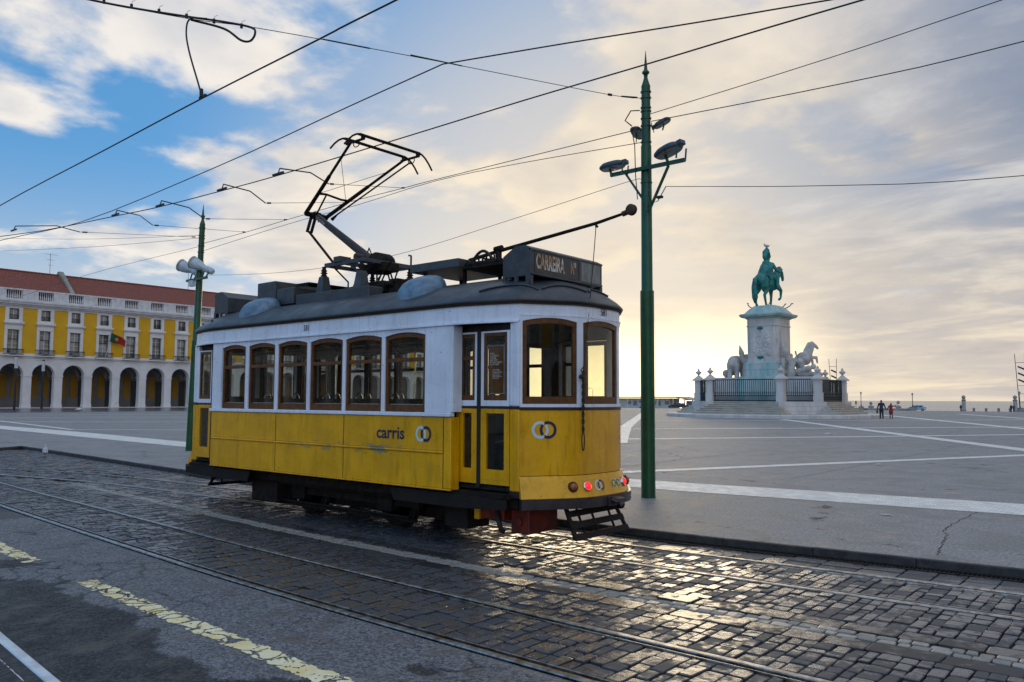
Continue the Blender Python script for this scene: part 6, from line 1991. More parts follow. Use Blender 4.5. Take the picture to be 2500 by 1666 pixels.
for i in range(8):
    (x0, y0), (x1, y1) = OCT[i], OCT[(i + 1) % 8]
    p0, p1 = Vector((x0, y0, 0)), Vector((x1, y1, 0)); d_ = (p1 - p0).normalized(); L = (p1 - p0).length
    rl_ = MB()
    for z, th in ((1.58, 0.10), (2.06, 0.07), (2.36, 0.05), (3.56, 0.09)):
        rl_.bar(p0 + d_ * 0.3 + Vector((0, 0, z)), p1 - d_ * 0.3 + Vector((0, 0, z)), 0.06, th)
    n_ = int((L - 0.7) / 0.20)
    for k in range(n_ + 1):
        q = p0 + d_ * (0.36 + (L - 0.72) * k / n_)
        rl_.bar(q + Vector((0, 0, 1.5)), q + Vector((0, 0, 3.60)), 0.045, 0.045)
        rl_.box(q.x - 0.05, q.x + 0.05, q.y - 0.05, q.y + 0.05, 2.18, 2.26)
        q2 = q + d_ * 0.10
        if k < n_:
            rl_.bar(q2 + Vector((0, 0, 1.5)), q2 + Vector((0, 0, 2.1)), 0.04, 0.04)
    rl_.build('railing', RAILI, mon)
# pedestal
def oct_prism(mb, hx, hy, c, z0, z1, hx2=None, hy2=None):
    hx2, hy2 = hx2 or hx, hy2 or hy
    f_ = lambda a, b: [(-a + c, -b), (a - c, -b), (a, -b + c), (a, b - c), (a - c, b), (-a + c, b), (-a, b - c), (-a, -b + c)]
    P, Q = f_(hx, hy), f_(hx2, hy2)
    mb.add([(x, y, z0) for x, y in P] + [(x, y, z1) for x, y in Q], [tuple(range(8))[::-1], tuple(range(8, 16))] + [(i, (i + 1) % 8, 8 + (i + 1) % 8, 8 + i) for i in range(8)])


m = MB(); oct_prism(m, 2.35, 2.6, 0.3, 1.45, 3.95); m.build('inner_base', STAINED, mon)
m = MB(); oct_prism(m, 5.3, 1.9, 0.4, 1.45, 3.90); m.build('sculpture_base', MARBLE, mon)
m = MB(); oct_prism(m, 1.95, 2.2, 0.45, 3.95, 5.25); oct_prism(m, 1.98, 2.23, 0.45, 5.25, 5.38, 1.75, 2.0); m.build('pedestal_plinth', STAINED, mon)
m = MB(); oct_prism(m, 1.62, 1.86, 0.40, 5.38, 9.75); m.build('pedestal_shaft', MARBLE, mon)
m = MB()
oct_prism(m, 1.70, 1.94, 0.40, 5.38, 5.72); oct_prism(m, 1.68, 1.92, 0.40, 8.95, 9.07)
m.build('shaft_moulding', MARBLE, mon)
for y, nm in ((-1.88, 0), (1.88, 0)):
    m = MB(); m.box(-1.10, 1.10, y - 0.03, y + 0.03, 6.0, 8.75)
    pn = m.build('relief_panel', MARBLE, mon)
    rng_ = random.Random(4)
    for k in range(46):
        rx, rz_ = rng_.uniform(-0.85, 0.85), rng_.uniform(6.15, 8.2)
        e = MB(); e.ell((rx, y + (0.03 if y > 0 else -0.03), rz_), (rng_.uniform(0.08, 0.2), 0.07, rng_.uniform(0.10, 0.32)), 8, 6); e.build('relief_figure', MARBLE, pn) if y < 0 else None
for x in (-1.64, 1.64):
    m = MB(); m.box(x - 0.03, x + 0.03, -1.1, 1.1, 6.0, 8.75); m.build('side_panel', MARBLE, mon)
for z in (4.6,):
    m = MB(); oct_prism(m, 1.957, 2.207, 0.45, z, z + 0.025); m.build('block_joint', STAINJ, mon)
for z in (0.62, 1.06):
    m = MB(); m.prism([(x * 1.001, y * 1.001) for x, y in OCT], z - 0.02, z + 0.02, lambda u, v, w_: (u, v, w_)); m.build('block_joint', STAINJ, mon)
m = MB(); m.ell((-0.1, -1.95, 8.75), (0.32, 0.12, 0.16), 10, 6); m.ell((-0.1, -1.95, 5.85), (0.34, 0.16, 0.18), 10, 6); m.build('bronze_ornament', PATINA, mon)
m = MB(); oct_prism(m, 1.75, 2.0, 0.42, 9.75, 9.90); oct_prism(m, 2.10, 2.35, 0.5, 9.90, 10.08, 2.25, 2.5); oct_prism(m, 2.25, 2.5, 0.52, 10.08, 10.20); m.build('cornice', STAINED, mon)
m = MB(); oct_prism(m, 1.95, 2.2, 0.48, 10.20, 10.80, 1.45, 1.7); oct_prism(m, 1.40, 1.65, 0.40, 10.80, 11.06, 1.1, 1.4); m.build('pedestal_cap', STAINED, mon)
# snakes and twigs on the cap
for k, (x, y, hx, hz) in enumerate(((-1.5, -1.0, -0.35, 0.42), (1.1, 0.9, 0.4, 0.30), (1.5, 1.3, 0.55, 0.34), (0.5, -1.3, 0.25, 0.30), (-0.6, 1.4, 0.3, 0.3))):
    tw = MB(); tw.tube(spl([(x * 0.6, y * 0.6, 11.0), (x * 0.85, y, 10.92), (x + hx * 0.5, y, 11.0 + hz * 0.5), (x + hx * 0.6, y + 0.1, 11.0 + hz), (x + hx, y + 0.1, 11.0 + hz * 1.05)], 5), [0.07, 0.05] + [0.05] * 18 + [0.03], 6)
    tw.build('bronze_serpent', PATINA, mon)

# horse: one skin, walking, near fore leg raised, head on an arched neck
S = 2.02
horse = [('e', (0, 0.05, 1.22), (0.33, 0.62, 0.36)), ('e', (0, 0.48, 1.26), (0.31, 0.34, 0.38)), ('e', (0, -0.52, 1.30), (0.36, 0.42, 0.38)),
         ('e', (-0.16, -0.62, 1.18), (0.20, 0.30, 0.34)), ('e', (0.16, -0.62, 1.18), (0.20, 0.30, 0.34)),
         ('l', [(0, 0.55, 1.38), (0, 0.82, 1.72), (0, 0.98, 1.98), (0, 1.10, 2.03)], [0.27, 0.20, 0.155, 0.13]),
         ('l', [(0, 1.08, 2.02), (0, 1.26, 1.84), (0, 1.38, 1.58), (0, 1.37, 1.50)], [0.125, 0.11, 0.075, 0.07]),
         ('l', [(0.06, 1.05, 2.10), (0.07, 1.06, 2.25)], [0.035, 0.012]), ('l', [(-0.06, 1.05, 2.10), (-0.07, 1.06, 2.25)], [0.035, 0.012]),
         ('l', [(0, 0.55, 1.70), (0, 0.80, 1.98), (0, 0.98, 2.12)], [0.06, 0.08, 0.05]),
         ('l', [(-0.18, -0.68, 1.15), (-0.19, -0.52, 0.86), (-0.19, -0.80, 0.55), (-0.19, -0.76, 0.16), (-0.19, -0.70, 0.04)], [0.20, 0.13, 0.075, 0.055, 0.075]),
         ('l', [(0.18, -0.62, 1.15), (0.19, -0.38, 0.84), (0.19, -0.60, 0.55), (0.19, -0.50, 0.16), (0.19, -0.44, 0.04)], [0.20, 0.13, 0.075, 0.055, 0.075]),
         ('l', [(-0.17, 0.52, 1.10), (-0.17, 0.56, 0.62), (-0.17, 0.52, 0.16), (-0.17, 0.56, 0.04)], [0.15, 0.075, 0.052, 0.07]),
         ('l', [(0.17, 0.55, 1.12), (0.17, 0.92, 0.90), (0.17, 0.88, 0.52), (0.17, 0.74, 0.44)], [0.15, 0.085, 0.055, 0.07]),
         ('l', [(0, -0.90, 1.42), (-0.03, -1.08, 1.30), (-0.05, -1.12, 0.90), (-0.08, -1.02, 0.42), (-0.10, -0.98, 0.18)], [0.08, 0.11, 0.14, 0.15, 0.07])]
st_ = thing('rider_statue', None, None); st_.parent = mon; st_.location = (0, 0, 11.0); st_.rotation_euler = (0, 0, R(-10))
organic('horse', horse, 0.028, PATINA, st_, None, 0.0, S)
rider = [('l', [(0, -0.05, 1.52), (0, -0.03, 1.85), (0, 0.0, 2.12)], [0.21, 0.20, 0.23]), ('e', (0, 0.02, 2.16), (0.30, 0.17, 0.14)),
         ('l', [(0, 0.02, 2.26), (0, 0.03, 2.36)], [0.085, 0.08]), ('e', (0, 0.05, 2.46), (0.105, 0.125, 0.15)),
         ('l', [(-0.10, -0.02, 1.55), (-0.36, 0.26, 1.42), (-0.42, 0.22, 0.98), (-0.42, 0.34, 0.88)], [0.16, 0.13, 0.085, 0.06]),
         ('l', [(0.10, -0.02, 1.55), (0.36, 0.26, 1.42), (0.42, 0.22, 0.98), (0.42, 0.34, 0.88)], [0.16, 0.13, 0.085, 0.06]),
         ('l', [(0.27, 0.02, 2.14), (0.42, 0.10, 1.86), (0.40, 0.40, 1.78), (0.40, 0.52, 1.80)], [0.10, 0.08, 0.065, 0.05]),
         ('l', [(-0.27, 0.02, 2.14), (-0.36, 0.12, 1.84), (-0.14, 0.42, 1.72)], [0.10, 0.08, 0.055])]
organic('rider', rider, 0.026, PATINA, st_, None, 0.0, S)
cloak = [('l', [(0, -0.10, 2.18), (0, -0.20, 1.86), (0, -0.34, 1.54)], [0.22, 0.28, 0.30]), ('e', (0, -0.46, 1.52), (0.36, 0.32, 0.12)), ('l', [(0.25, -0.05, 2.1), (0.36, -0.22, 1.6), (0.40, -0.32, 1.35)], [0.11, 0.10, 0.06]), ('l', [(-0.25, -0.05, 2.1), (-0.36, -0.22, 1.6), (-0.40, -0.32, 1.30)], [0.11, 0.10, 0.06]),
         ('l', [(-0.12, -0.30, 2.0), (-0.15, -0.52, 1.55)], [0.07, 0.06]), ('l', [(0.10, -0.30, 2.0), (0.13, -0.54, 1.55)], [0.07, 0.06])]
organic('cloak', cloak, 0.03, PATINA, st_, None, 0.0, S, 2)
helm = [('e', (0, 0.03, 2.56), (0.16, 0.19, 0.12)), ('l', [(0, 0.00, 2.62), (0, -0.09, 2.74), (0, -0.04, 2.90), (0, 0.12, 2.90)], [0.17, 0.19, 0.11, 0.06]), ('l', [(0, -0.14, 2.70), (0, -0.22, 2.52), (0, -0.16, 2.36)], [0.16, 0.12, 0.08])]
organic('plumed_helmet', helm, 0.022, PATINA, st_, None, 0.0, S, 2)
m = MB(); m.tube([(0.40 * S, 0.52 * S, 1.78 * S), (0.42 * S, 0.70 * S, 1.95 * S)], 0.04, 6); m.build('sceptre', PATINA, st_)
gull_m = pmat('gull_feathers', (0.50, 0.50, 0.52), 0.8, col2=(0.30, 0.31, 0.33), nscale=6)


def bird(loc, rz, sc, label, group='gulls'):
    o = organic('gull', [('e', (0, 0, 0.16), (0.09, 0.22, 0.10), 0.25), ('l', [(0, 0.16, 0.22), (0, 0.22, 0.32)], [0.06, 0.055]), ('l', [(0, 0.26, 0.32), (0, 0.36, 0.30)], [0.025, 0.01]), ('l', [(0, -0.2, 0.14), (0, -0.34, 0.12)], [0.05, 0.015]), ('l', [(0.03, 0, 0.1), (0.03, 0.0, 0.0)], [0.014, 0.014]), ('l', [(-0.03, 0, 0.1), (-0.03, 0.0, 0.0)], [0.014, 0.014])], 0.012, gull_m, None, loc, rz, sc, 1)
    return tag(o, label, 'bird', group)


bird((MC[0], MC[1] - 0.1, PZ + 11.0 + 2.97 * S), R(60), 1.5, "gull perched on the bronze rider's plume")
# sculptured groups at both sides
west = [('e', (0, 0.0, 1.55), (0.62, 0.95, 0.72)), ('e', (0, -0.75, 1.45), (0.60, 0.50, 0.75)), ('l', [(-0.32, -0.85, 1.3), (-0.34, -0.85, 0.6), (-0.34, -0.85, 0.1)], [0.34, 0.25, 0.27]), ('l', [(0.32, -0.75, 1.3), (0.36, -0.72, 0.6), (0.36, -0.75, 0.1)], [0.34, 0.25, 0.27]),
        ('l', [(-0.3, 0.7, 1.2), (-0.3, 0.75, 0.1)], [0.30, 0.25]), ('l', [(0.3, 0.7, 1.2), (0.3, 0.75, 0.1)], [0.30, 0.25]), ('e', (0, 1.15, 1.6), (0.45, 0.45, 0.55)), ('l', [(0, 1.5, 1.5), (0, 1.75, 0.9), (0, 1.6, 0.4)], [0.22, 0.16, 0.10]),
        ('l', [(0, -1.2, 1.5), (0.05, -1.27, 0.9)], [0.07, 0.04]), ('l', [(-0.9, -0.2, 0.15), (-0.8, 0.3, 0.5), (-0.5, 0.6, 0.6)], [0.30, 0.35, 0.25]), ('e', (-0.95, -0.3, 0.45), (0.4, 0.5, 0.4))]
gw = organic('elephant_group', west, 0.07, SCULPT, mon, (-3.35, -0.3, 3.9), 0.0, 1.02)
wfig = [('l', [(0, 0, 0.1), (0, 0, 1.0), (0, 0.05, 1.6)], [0.42, 0.34, 0.30]), ('e', (0, 0.05, 2.0), (0.16, 0.18, 0.22)), ('l', [(-0.2, -0.15, 1.5), (-0.32, -0.35, 2.3), (-0.45, -0.42, 3.0)], [0.22, 0.26, 0.05]), ('l', [(0.25, 0.1, 1.5), (0.45, 0.35, 1.2)], [0.12, 0.09])]
organic('winged_figure', wfig, 0.06, SCULPT, mon, (-2.15, -0.6, 3.9), 0.0, 1.1)
east = [('e', (0.3, 0.1, 1.75), (0.62, 0.75, 0.58), -0.6), ('l', [(0.35, 0.4, 2.0), (0.50, 0.75, 2.7), (0.55, 0.85, 3.2)], [0.46, 0.32, 0.24]), ('l', [(0.55, 0.85, 3.2), (0.65, 1.25, 2.95), (0.68, 1.45, 2.75)], [0.22, 0.17, 0.12]), ('l', [(0.4, 0.5, 1.8), (0.7, 1.25, 1.9), (0.75, 1.3, 1.35)], [0.24, 0.13, 0.09]), ('l', [(0.1, 0.5, 1.8), (0.2, 1.2, 1.6), (0.2, 1.25, 1.1)], [0.24, 0.13, 0.09]),
        ('l', [(0.35, -0.4, 1.4), (0.4, -0.2, 0.8), (0.4, -0.5, 0.1)], [0.40, 0.24, 0.18]), ('l', [(0.0, -0.4, 1.4), (-0.05, -0.2, 0.8), (-0.05, -0.5, 0.1)], [0.40, 0.24, 0.18]), ('l', [(0.5, 0.55, 3.2), (0.3, 0.2, 2.5)], [0.16, 0.14]), ('l', [(0.2, -0.9, 1.6), (0.2, -1.1, 0.7)], [0.13, 0.14])]
organic('rearing_horse', east, 0.06, SCULPT, mon, (3.2, 0.0, 3.9), -0.5, 1.02)
efig = [('l', [(0, 0, 0.1), (0.05, 0, 0.9), (0.05, 0.05, 1.5)], [0.45, 0.34, 0.28]), ('e', (0.05, 0.1, 1.92), (0.16, 0.18, 0.22)), ('l', [(-0.15, -0.1, 1.4), (-0.35, -0.35, 2.2), (-0.75, -0.55, 3.3)], [0.22, 0.30, 0.05]), ('l', [(0.2, 0.1, 1.4), (0.5, 0.2, 1.9), (0.4, 0.2, 2.3)], [0.11, 0.08, 0.10])]
organic('winged_figure', efig, 0.06, SCULPT, mon, (2.55, -1.0, 3.9), 0.2, 1.08)
fall = [('l', [(-0.9, 0, 0.35), (-0.2, 0.1, 0.6), (0.4, 0.2, 0.75)], [0.30, 0.32, 0.28]), ('e', (0.85, 0.3, 0.95), (0.24, 0.26, 0.28)), ('l', [(0.4, 0.2, 0.8), (0.7, -0.3, 0.5)], [0.16, 0.11]), ('l', [(-0.9, 0, 0.35), (-1.4, -0.3, 0.6), (-1.7, -0.5, 0.15)], [0.24, 0.18, 0.12]), ('e', (0.2, -0.5, 0.25), (0.7, 0.4, 0.3)), ('l', [(-0.2, -0.75, 0.5), (0.6, -0.9, 0.75)], [0.24, 0.28]), ('e', (1.2, -0.4, 0.2), (0.6, 0.5, 0.28))]
organic('fallen_figure', fall, 0.06, SCULPT, mon, (3.6, -0.5, 3.9), 0.2, 1.05)
m = MB(); m.tube([(2.1, -1.9, 3.9), (2.15, -1.95, 5.7)], [0.16, 0.22], 10); m.build('trophy_quiver', SCULPT, mon)

# ---------------------------------------------------------------- people, cars, riverside
SKIN = pmat('skin', (0.42, 0.25, 0.18), 0.6, col2=(0.36, 0.21, 0.15), nscale=6)
NAVYC = pmat('navy_jacket', (0.025, 0.040, 0.065), 0.8, col2=(0.018, 0.03, 0.05), nscale=12)
DARKC = pmat('dark_trousers', (0.014, 0.013, 0.014), 0.8, col2=(0.022, 0.02, 0.02), nscale=12)
REDC = pmat('red_coat', (0.33, 0.014, 0.020), 0.8, col2=(0.24, 0.010, 0.015), nscale=12)
HAIRD = pmat('dark_hair', (0.02, 0.014, 0.010), 0.6, col2=(0.03, 0.02, 0.015), nscale=20)
HAIRB = pmat('auburn_hair', (0.16, 0.06, 0.025), 0.6, col2=(0.10, 0.04, 0.018), nscale=20)
BAGM = pmat('black_bag', (0.010, 0.010, 0.010), 0.5, col2=(0.02, 0.02, 0.02), nscale=10)


def person(loc, rz, h, label, top, legs, hair, pose, skirt=False, bag=False):
    """upright figure facing +Y; pose: 'out' left arm holding hand, 'walk'"""
    s = h / 1.75
    t_ = thing('person', label, 'person', loc, rz, 'people on the square')
    la = [(-0.20, 0, 1.42), (-0.30, 0.0, 1.14), (-0.34, 0.06, 0.88)] if pose != 'raise' else [(-0.18, 0, 1.42), (-0.32, -0.02, 1.18), (-0.42, 0.02, 0.98)]
    ra = [(0.20, 0, 1.42), (0.31, -0.03, 1.14), (0.36, 0.04, 0.90)] if pose != 'raise' else [(0.18, 0, 1.42), (0.40, 0.0, 1.40), (0.56, 0.05, 1.52)]
    st = 0.16 if pose != 'stand' else 0.03
    body = [('e', (0, 0.0, 1.63), (0.080, 0.095, 0.12)), ('l', [(0, 0, 1.44), (0, 0, 1.54)], [0.060, 0.055]), ('l', [(0, 0, 0.95), (0, 0, 1.20), (0, 0, 1.40)], [0.15, 0.13, 0.15]),
            ('e', (0, 0.10, 1.62), (0.015, 0.02, 0.02)), ('e', (-0.083, 0, 1.62), (0.012, 0.02, 0.03)), ('e', (0.083, 0, 1.62), (0.012, 0.02, 0.03)),
            ('l', la, [0.055, 0.045, 0.032]), ('l', ra, [0.055, 0.045, 0.032])]
    for arm, sg in ((la, -1), (ra, 1)):
        e = Vector(arm[-1]); d = (e - Vector(arm[-2])).normalized()
        for k in range(4):
            off = Vector((0.0, -0.024 + 0.016 * k, 0))
            body.append(('l', [e + off + d * 0.03, e + off + d * (0.105 - 0.008 * abs(k - 1.5)), e + off + d * 0.12 + Vector((0.012 * -sg, 0, -0.012))], [0.011, 0.009, 0.008]))
        body.append(('l', [e + d * 0.02 + Vector((0, 0.03, 0)), e + d * 0.07 + Vector((0, 0.055, 0))], [0.011, 0.009]))
        body.append(('e', e + d * 0.035, (0.022, 0.038, 0.045)))
    for sx, f_ in ((-1, st), (1, -st)):
        body.append(('l', [(0.085 * sx, 0, 0.92), (0.09 * sx, f_ * 0.55, 0.50), (0.09 * sx, f_ - 0.02, 0.09)], [0.085, 0.060, 0.042]))
        body.append(('l', [(0.09 * sx, f_ - 0.04, 0.045), (0.10 * sx, f_ + 0.14, 0.035)], [0.042, 0.035]))
    organic('body', body, 0.014, SKIN, t_, None, 0.0, s, 2)
    jk = [('l', [(0, -0.0, 0.88 if not skirt else 0.72), (0, 0, 1.15), (0, 0, 1.40)], [0.185 if not skirt else 0.23, 0.165, 0.17]), ('e', (0, 0, 1.43), (0.235, 0.115, 0.085)), ('l', la[:2] + [Vector(la[1]).lerp(Vector(la[2]), 0.92)], [0.078, 0.062, 0.052]), ('l', ra[:2] + [Vector(ra[1]).lerp(Vector(ra[2]), 0.92)], [0.078, 0.062, 0.052])]
    organic('jacket', jk, 0.018, top, t_, None, 0.0, s, 2)
    tr = []
    for sx, f_ in ((-1, st), (1, -st)):
        tr.append(('l', [(0.085 * sx, 0, 0.95), (0.09 * sx, f_ * 0.55, 0.50), (0.09 * sx, f_ - 0.02, 0.08)], [0.115, 0.082, 0.062] if not skirt else [0.09, 0.066, 0.05]))
        tr.append(('l', [(0.09 * sx, f_ - 0.05, 0.04), (0.10 * sx, f_ + 0.15, 0.035)], [0.05, 0.042]))
    organic('trousers', tr, 0.018, legs, t_, None, 0.0, s, 2)
    hr = [('e', (0, -0.018, 1.665), (0.092, 0.098, 0.105))]
    if skirt:
        hr.append(('l', [(0, -0.04, 1.66), (0, -0.08, 1.48), (0, -0.09, 1.36)], [0.095, 0.095, 0.05]))
    organic('hair', hr, 0.014, hair, t_, None, 0.0, s, 1)
    if bag:
        b_ = MB(); b_.bbox(-0.44 * s, -0.32 * s, -0.16 * s, 0.24 * s, 0.50 * s, 0.80 * s, 0.02); b_.tube([(-0.38 * s, -0.02, 0.80 * s), (-0.36 * s, 0.04, 0.87 * s), (-0.38 * s, 0.10, 0.80 * s)], 0.01, 6)
        tag(b_.build('shoulder_bag', BAGM, None, None), 'black bag carried by the person in the dark blue jacket', 'bag').location = loc
        bpy.data.objects['shoulder_bag'].rotation_euler = (0, 0, rz)
    return t_


AWAY = R(24)
person((-20.95, 76.9, PZ), AWAY, 1.66, 'person in a dark blue jacket walking away hand in hand', NAVYC, DARKC, HAIRD, 'walk', bag=True)
person((-20.30, 77.5, PZ), AWAY, 1.40, 'person in a red coat with long auburn hair, one arm held out', REDC, DARKC, HAIRB, 'raise', skirt=True)
person((-43.4, 229.0, slope(229.0)), R(60), 1.72, 'person in dark clothes leaning on the left riverside column', DARKC, DARKC, HAIRD, 'stand')
person((-32.4, 228.6, slope(228.6)), R(-30), 1.78, 'taller of two people in dark clothes by the right riverside column', NAVYC, DARKC, HAIRD, 'stand')
person((-31.8, 228.2, slope(228.2)), R(20), 1.66, 'shorter of two people in dark clothes by the right riverside column', DARKC, DARKC, HAIRD, 'stand')

# --- cars
CARGL = pmat('car_glass', (0.015, 0.020, 0.025), 0.06, col2=(0.03, 0.04, 0.05), nscale=2, spec=0.8)
TYRE = pmat('tyre_rubber', (0.012, 0.012, 0.012), 0.8, col2=(0.02, 0.02, 0.02), nscale=10)
RIM = pmat('wheel_rim', (0.35, 0.35, 0.36), 0.35, 0.8, col2=(0.28, 0.28, 0.29), nscale=10)
SILVER = pmat('silver_car_paint', (0.42, 0.47, 0.55), 0.25, 0.4, col2=(0.38, 0.43, 0.50), nscale=2)
BLUEC = pmat('pale_blue_car_paint', (0.34, 0.45, 0.58), 0.25, 0.3, col2=(0.30, 0.40, 0.52), nscale=2)
BLACKC = pmat('black_car_paint', (0.018, 0.016, 0.016), 0.22, 0.2, col2=(0.025, 0.022, 0.022), nscale=2)
HEADL = pmat('headlamp', (0.55, 0.56, 0.56), 0.1, col2=(0.45, 0.46, 0.46), nscale=8)
TAILL = pmat('tail_lamp', (0.40, 0.02, 0.015), 0.15, col2=(0.32, 0.015, 0.01), nscale=8)


def car(loc, rz, paint, label, L=4.1, W=1.68, H=1.48, estate=False):
    t_ = thing('parked_car', label, 'car', loc, rz, 'cars parked by the river')
    h = L / 2
    prof = [(-h, 0.34), (-h - 0.02, 0.62), (-h + 0.06, 0.92), (-h + (0.18 if estate else 0.35), 0.98 if not estate else 1.02)]
    roofp = [(-h + (0.28 if estate else 0.50), H - 0.08), (-h + 0.85, H), (0.25, H - 0.01), (0.62, H - 0.10)]
    hood = [(1.18, 0.98), (h - 0.35, 0.82), (h - 0.03, 0.66), (h, 0.36)]
    body = MB()
    low = [(-h + 0.02, 0.24)] + prof + hood + [(h - 0.04, 0.22)]
    belt = prof + hood
    nn = len(low)
    vs = []
    for y_, sc_ in ((-W / 2 + 0.06, 0), (-W / 2, 1), (W / 2, 1), (W / 2 - 0.06, 0)):
        for (u, v) in low:
            vs.append((u * (0.985 if sc_ == 0 else 1.0), y_, v if sc_ else v))
    fs = []
    for r_ in range(3):
        for i in range(nn):
            j = (i + 1) % nn
            fs.append((r_ * nn + i, r_ * nn + j, (r_ + 1) * nn + j, (r_ + 1) * nn + i))
    fs += [tuple(range(nn)), tuple(range(3 * nn, 4 * nn))[::-1]]
    body.add(vs, fs)
    bo = body.build('body', paint, t_)
    cab = MB(); up = [prof[-1]] + roofp + [hood[0]]
    yb, yt = W / 2 - 0.03, W / 2 - 0.22
    vs = []
    for sg in (-1, 1):
        for (u, v) in up:
            f_ = (v - 0.97) / (H - 0.97); vs.append((u, sg * (yb + (yt - yb) * max(0, f_)), v))
    k_ = len(up); fs = [(i, i + 1, k_ + i + 1, k_ + i) for i in range(k_ - 1)] + [tuple(range(k_)), tuple(range(k_, 2 * k_))[::-1]]
    cab.add(vs, fs); cab.build('cabin', paint, t_)
    for sg in (-1, 1):
        splits = [-h + 0.55, -0.62, 0.02, 0.86] if estate else [-h + 0.62, -0.55, 0.10, 0.88]
        for a0, a1 in zip(splits[:-1], splits[1:]):
            top_of = lambda u: H - 0.12 - max(0.0, (u - 0.25)) * 0.52
            q = []
            for u, v in ((a0 + 0.03, 1.02), (a1 - 0.03, 1.02), (a1 - 0.06, max(1.06, top_of(a1))), (a0 + 0.06, max(1.06, top_of(a0)))):
                f_ = (v - 0.97) / (H - 0.97); q.append((u, sg * (yb + (yt - yb) * f_ + 0.006), v))
            g_ = MB(); g_.add(q, [(0, 1, 2, 3)]); g_.build('side_window', CARGL, t_)
    for (p0, p1) in ((roofp[3], hood[0]), (prof[-1], roofp[0])):
        q = []
        for sg, pp, kk in ((-1, p0, 0.1), (1, p0, 0.1), (1, p1, 0.9), (-1, p1, 0.9)):
            u = p0[0] + (p1[0] - p0[0]) * kk; v = p0[1] + (p1[1] - p0[1]) * kk
            f_ = max(0, (v - 0.97) / (H - 0.97)); nx_ = 0.012 if p0 == roofp[3] else -0.012
            q.append((u + nx_, sg * (yb + (yt - yb) * f_ - 0.08), v + 0.008))
        g_ = MB(); g_.add(q, [(0, 1, 2, 3)]); g_.build('windscreen', CARGL, t_)
    for ux in (-h + 0.72, h - 0.74):
        for sg in (-1, 1):
            wl = MB(); wl.lathe([(0.18, -0.09), (0.29, -0.09), (0.31, -0.06), (0.31, 0.06), (0.29, 0.09), (0.18, 0.09)], 18, (ux, sg * (W / 2 - 0.08), 0.31), axis='y'); wo2 = wl.build('wheel', TYRE, t_)
            rm = MB(); rm.lathe([(0.02, -0.095), (0.19, -0.092), (0.20, 0.092), (0.02, 0.095)], 14, (ux, sg * (W / 2 - 0.08), 0.31), axis='y'); rm.build('rim', RIM, wo2)
    for sg in (-1, 1):
        a_ = MB(); a_.bbox(h - 0.16, h + 0.005, sg * (W / 2 - 0.28) - 0.14, sg * (W / 2 - 0.28) + 0.14, 0.62, 0.74, 0.02); a_.build('headlight', HEADL, t_)
        a_ = MB(); a_.bbox(-h - 0.03, -h + 0.10, sg * (W / 2 - 0.14) - 0.09, sg * (W / 2 - 0.14) + 0.09, 0.72, 0.98, 0.02); a_.build('tail_light', TAILL, t_)
        a_ = MB(); a_.bbox(0.72, 0.86, sg * (W / 2 + 0.06) - 0.07, sg * (W / 2 + 0.06) + 0.07, 0.96, 1.08, 0.02); a_.build('mirror', paint, t_)
    return t_


car((-112.0, 190, slope(190)), R(22), SILVER, 'silver hatchback just left of the right green pole, by the terminal', 3.9)
car((-103.5, 192, slope(192)), R(205), BLACKC, 'black estate car just right of the right green pole, by the terminal', 4.6, estate=True)
car((-54.4, 232, slope(232)), R(185), BLUEC, 'pale blue car on the quay behind the couple', 4.3)

# --- ferry terminal, low and far
TWALL = pmat('terminal_wall', (0.62, 0.64, 0.66), 0.6, col2=(0.66, 0.62, 0.50), nscale=0.35, coord='World')
TROOF = pmat('terminal_roof', (0.34, 0.20, 0.12), 0.6, col2=(0.28, 0.17, 0.11), nscale=0.5, coord='World')
TGL = pmat('terminal_glass', (0.10, 0.16, 0.20), 0.15, col2=(0.18, 0.24, 0.27), nscale=0.6, coord='World')
tm = thing('ferry_terminal', 'low white terminal with a flat brown canopy behind the parked cars', 'building', (-128, 214, slope(211)))
m = MB(); m.box(-36, 13.5, -3, 6, 3.05, 3.40); m.prism([(13.5, 3.40), (20.5, 2.35), (20.5, 2.15), (13.5, 3.05)], -3, 6, lambda u, v, w_: (u, w_, v)); m.build('canopy', TROOF, tm)
m = MB(); m.box(-34, 10.5, -0.5, 5.5, 0, 2.9); m.build('wall', TWALL, tm)
for k in range(20):
    a_ = MB(); x = -33 + 2.2 * k; a_.box(x, x + (1.4 if k % 3 else 0.8), -0.58, -0.5, 0.7 + 0.35 * (k % 2), 2.1); a_.build('window', TGL if k % 4 else WSASH, tm)
for k in range(10):
    a_ = MB(); x = -34 + 5.2 * k; a_.box(x - 0.1, x + 0.1, -2.8, -2.6, 0, 2.9 if x < 13.5 else 2.6); a_.build('column', TWALL, tm)
wing = MB(); wing.box(15, 34, 1.0, 5.0, 0, 2.2); wing.build('side_wing', TGL, tm)
for k in range(8):
    a_ = MB(); x = 14.6 + 2.6 * k; a_.box(x - 0.12, x + 0.12, 0.6, 0.95, 0, 2.35); a_.build('column', TWALL, tm)
m = MB(); m.box(14, 35, 0.4, 5.2, 2.35, 2.6); m.build('wing_canopy', TWALL, tm)

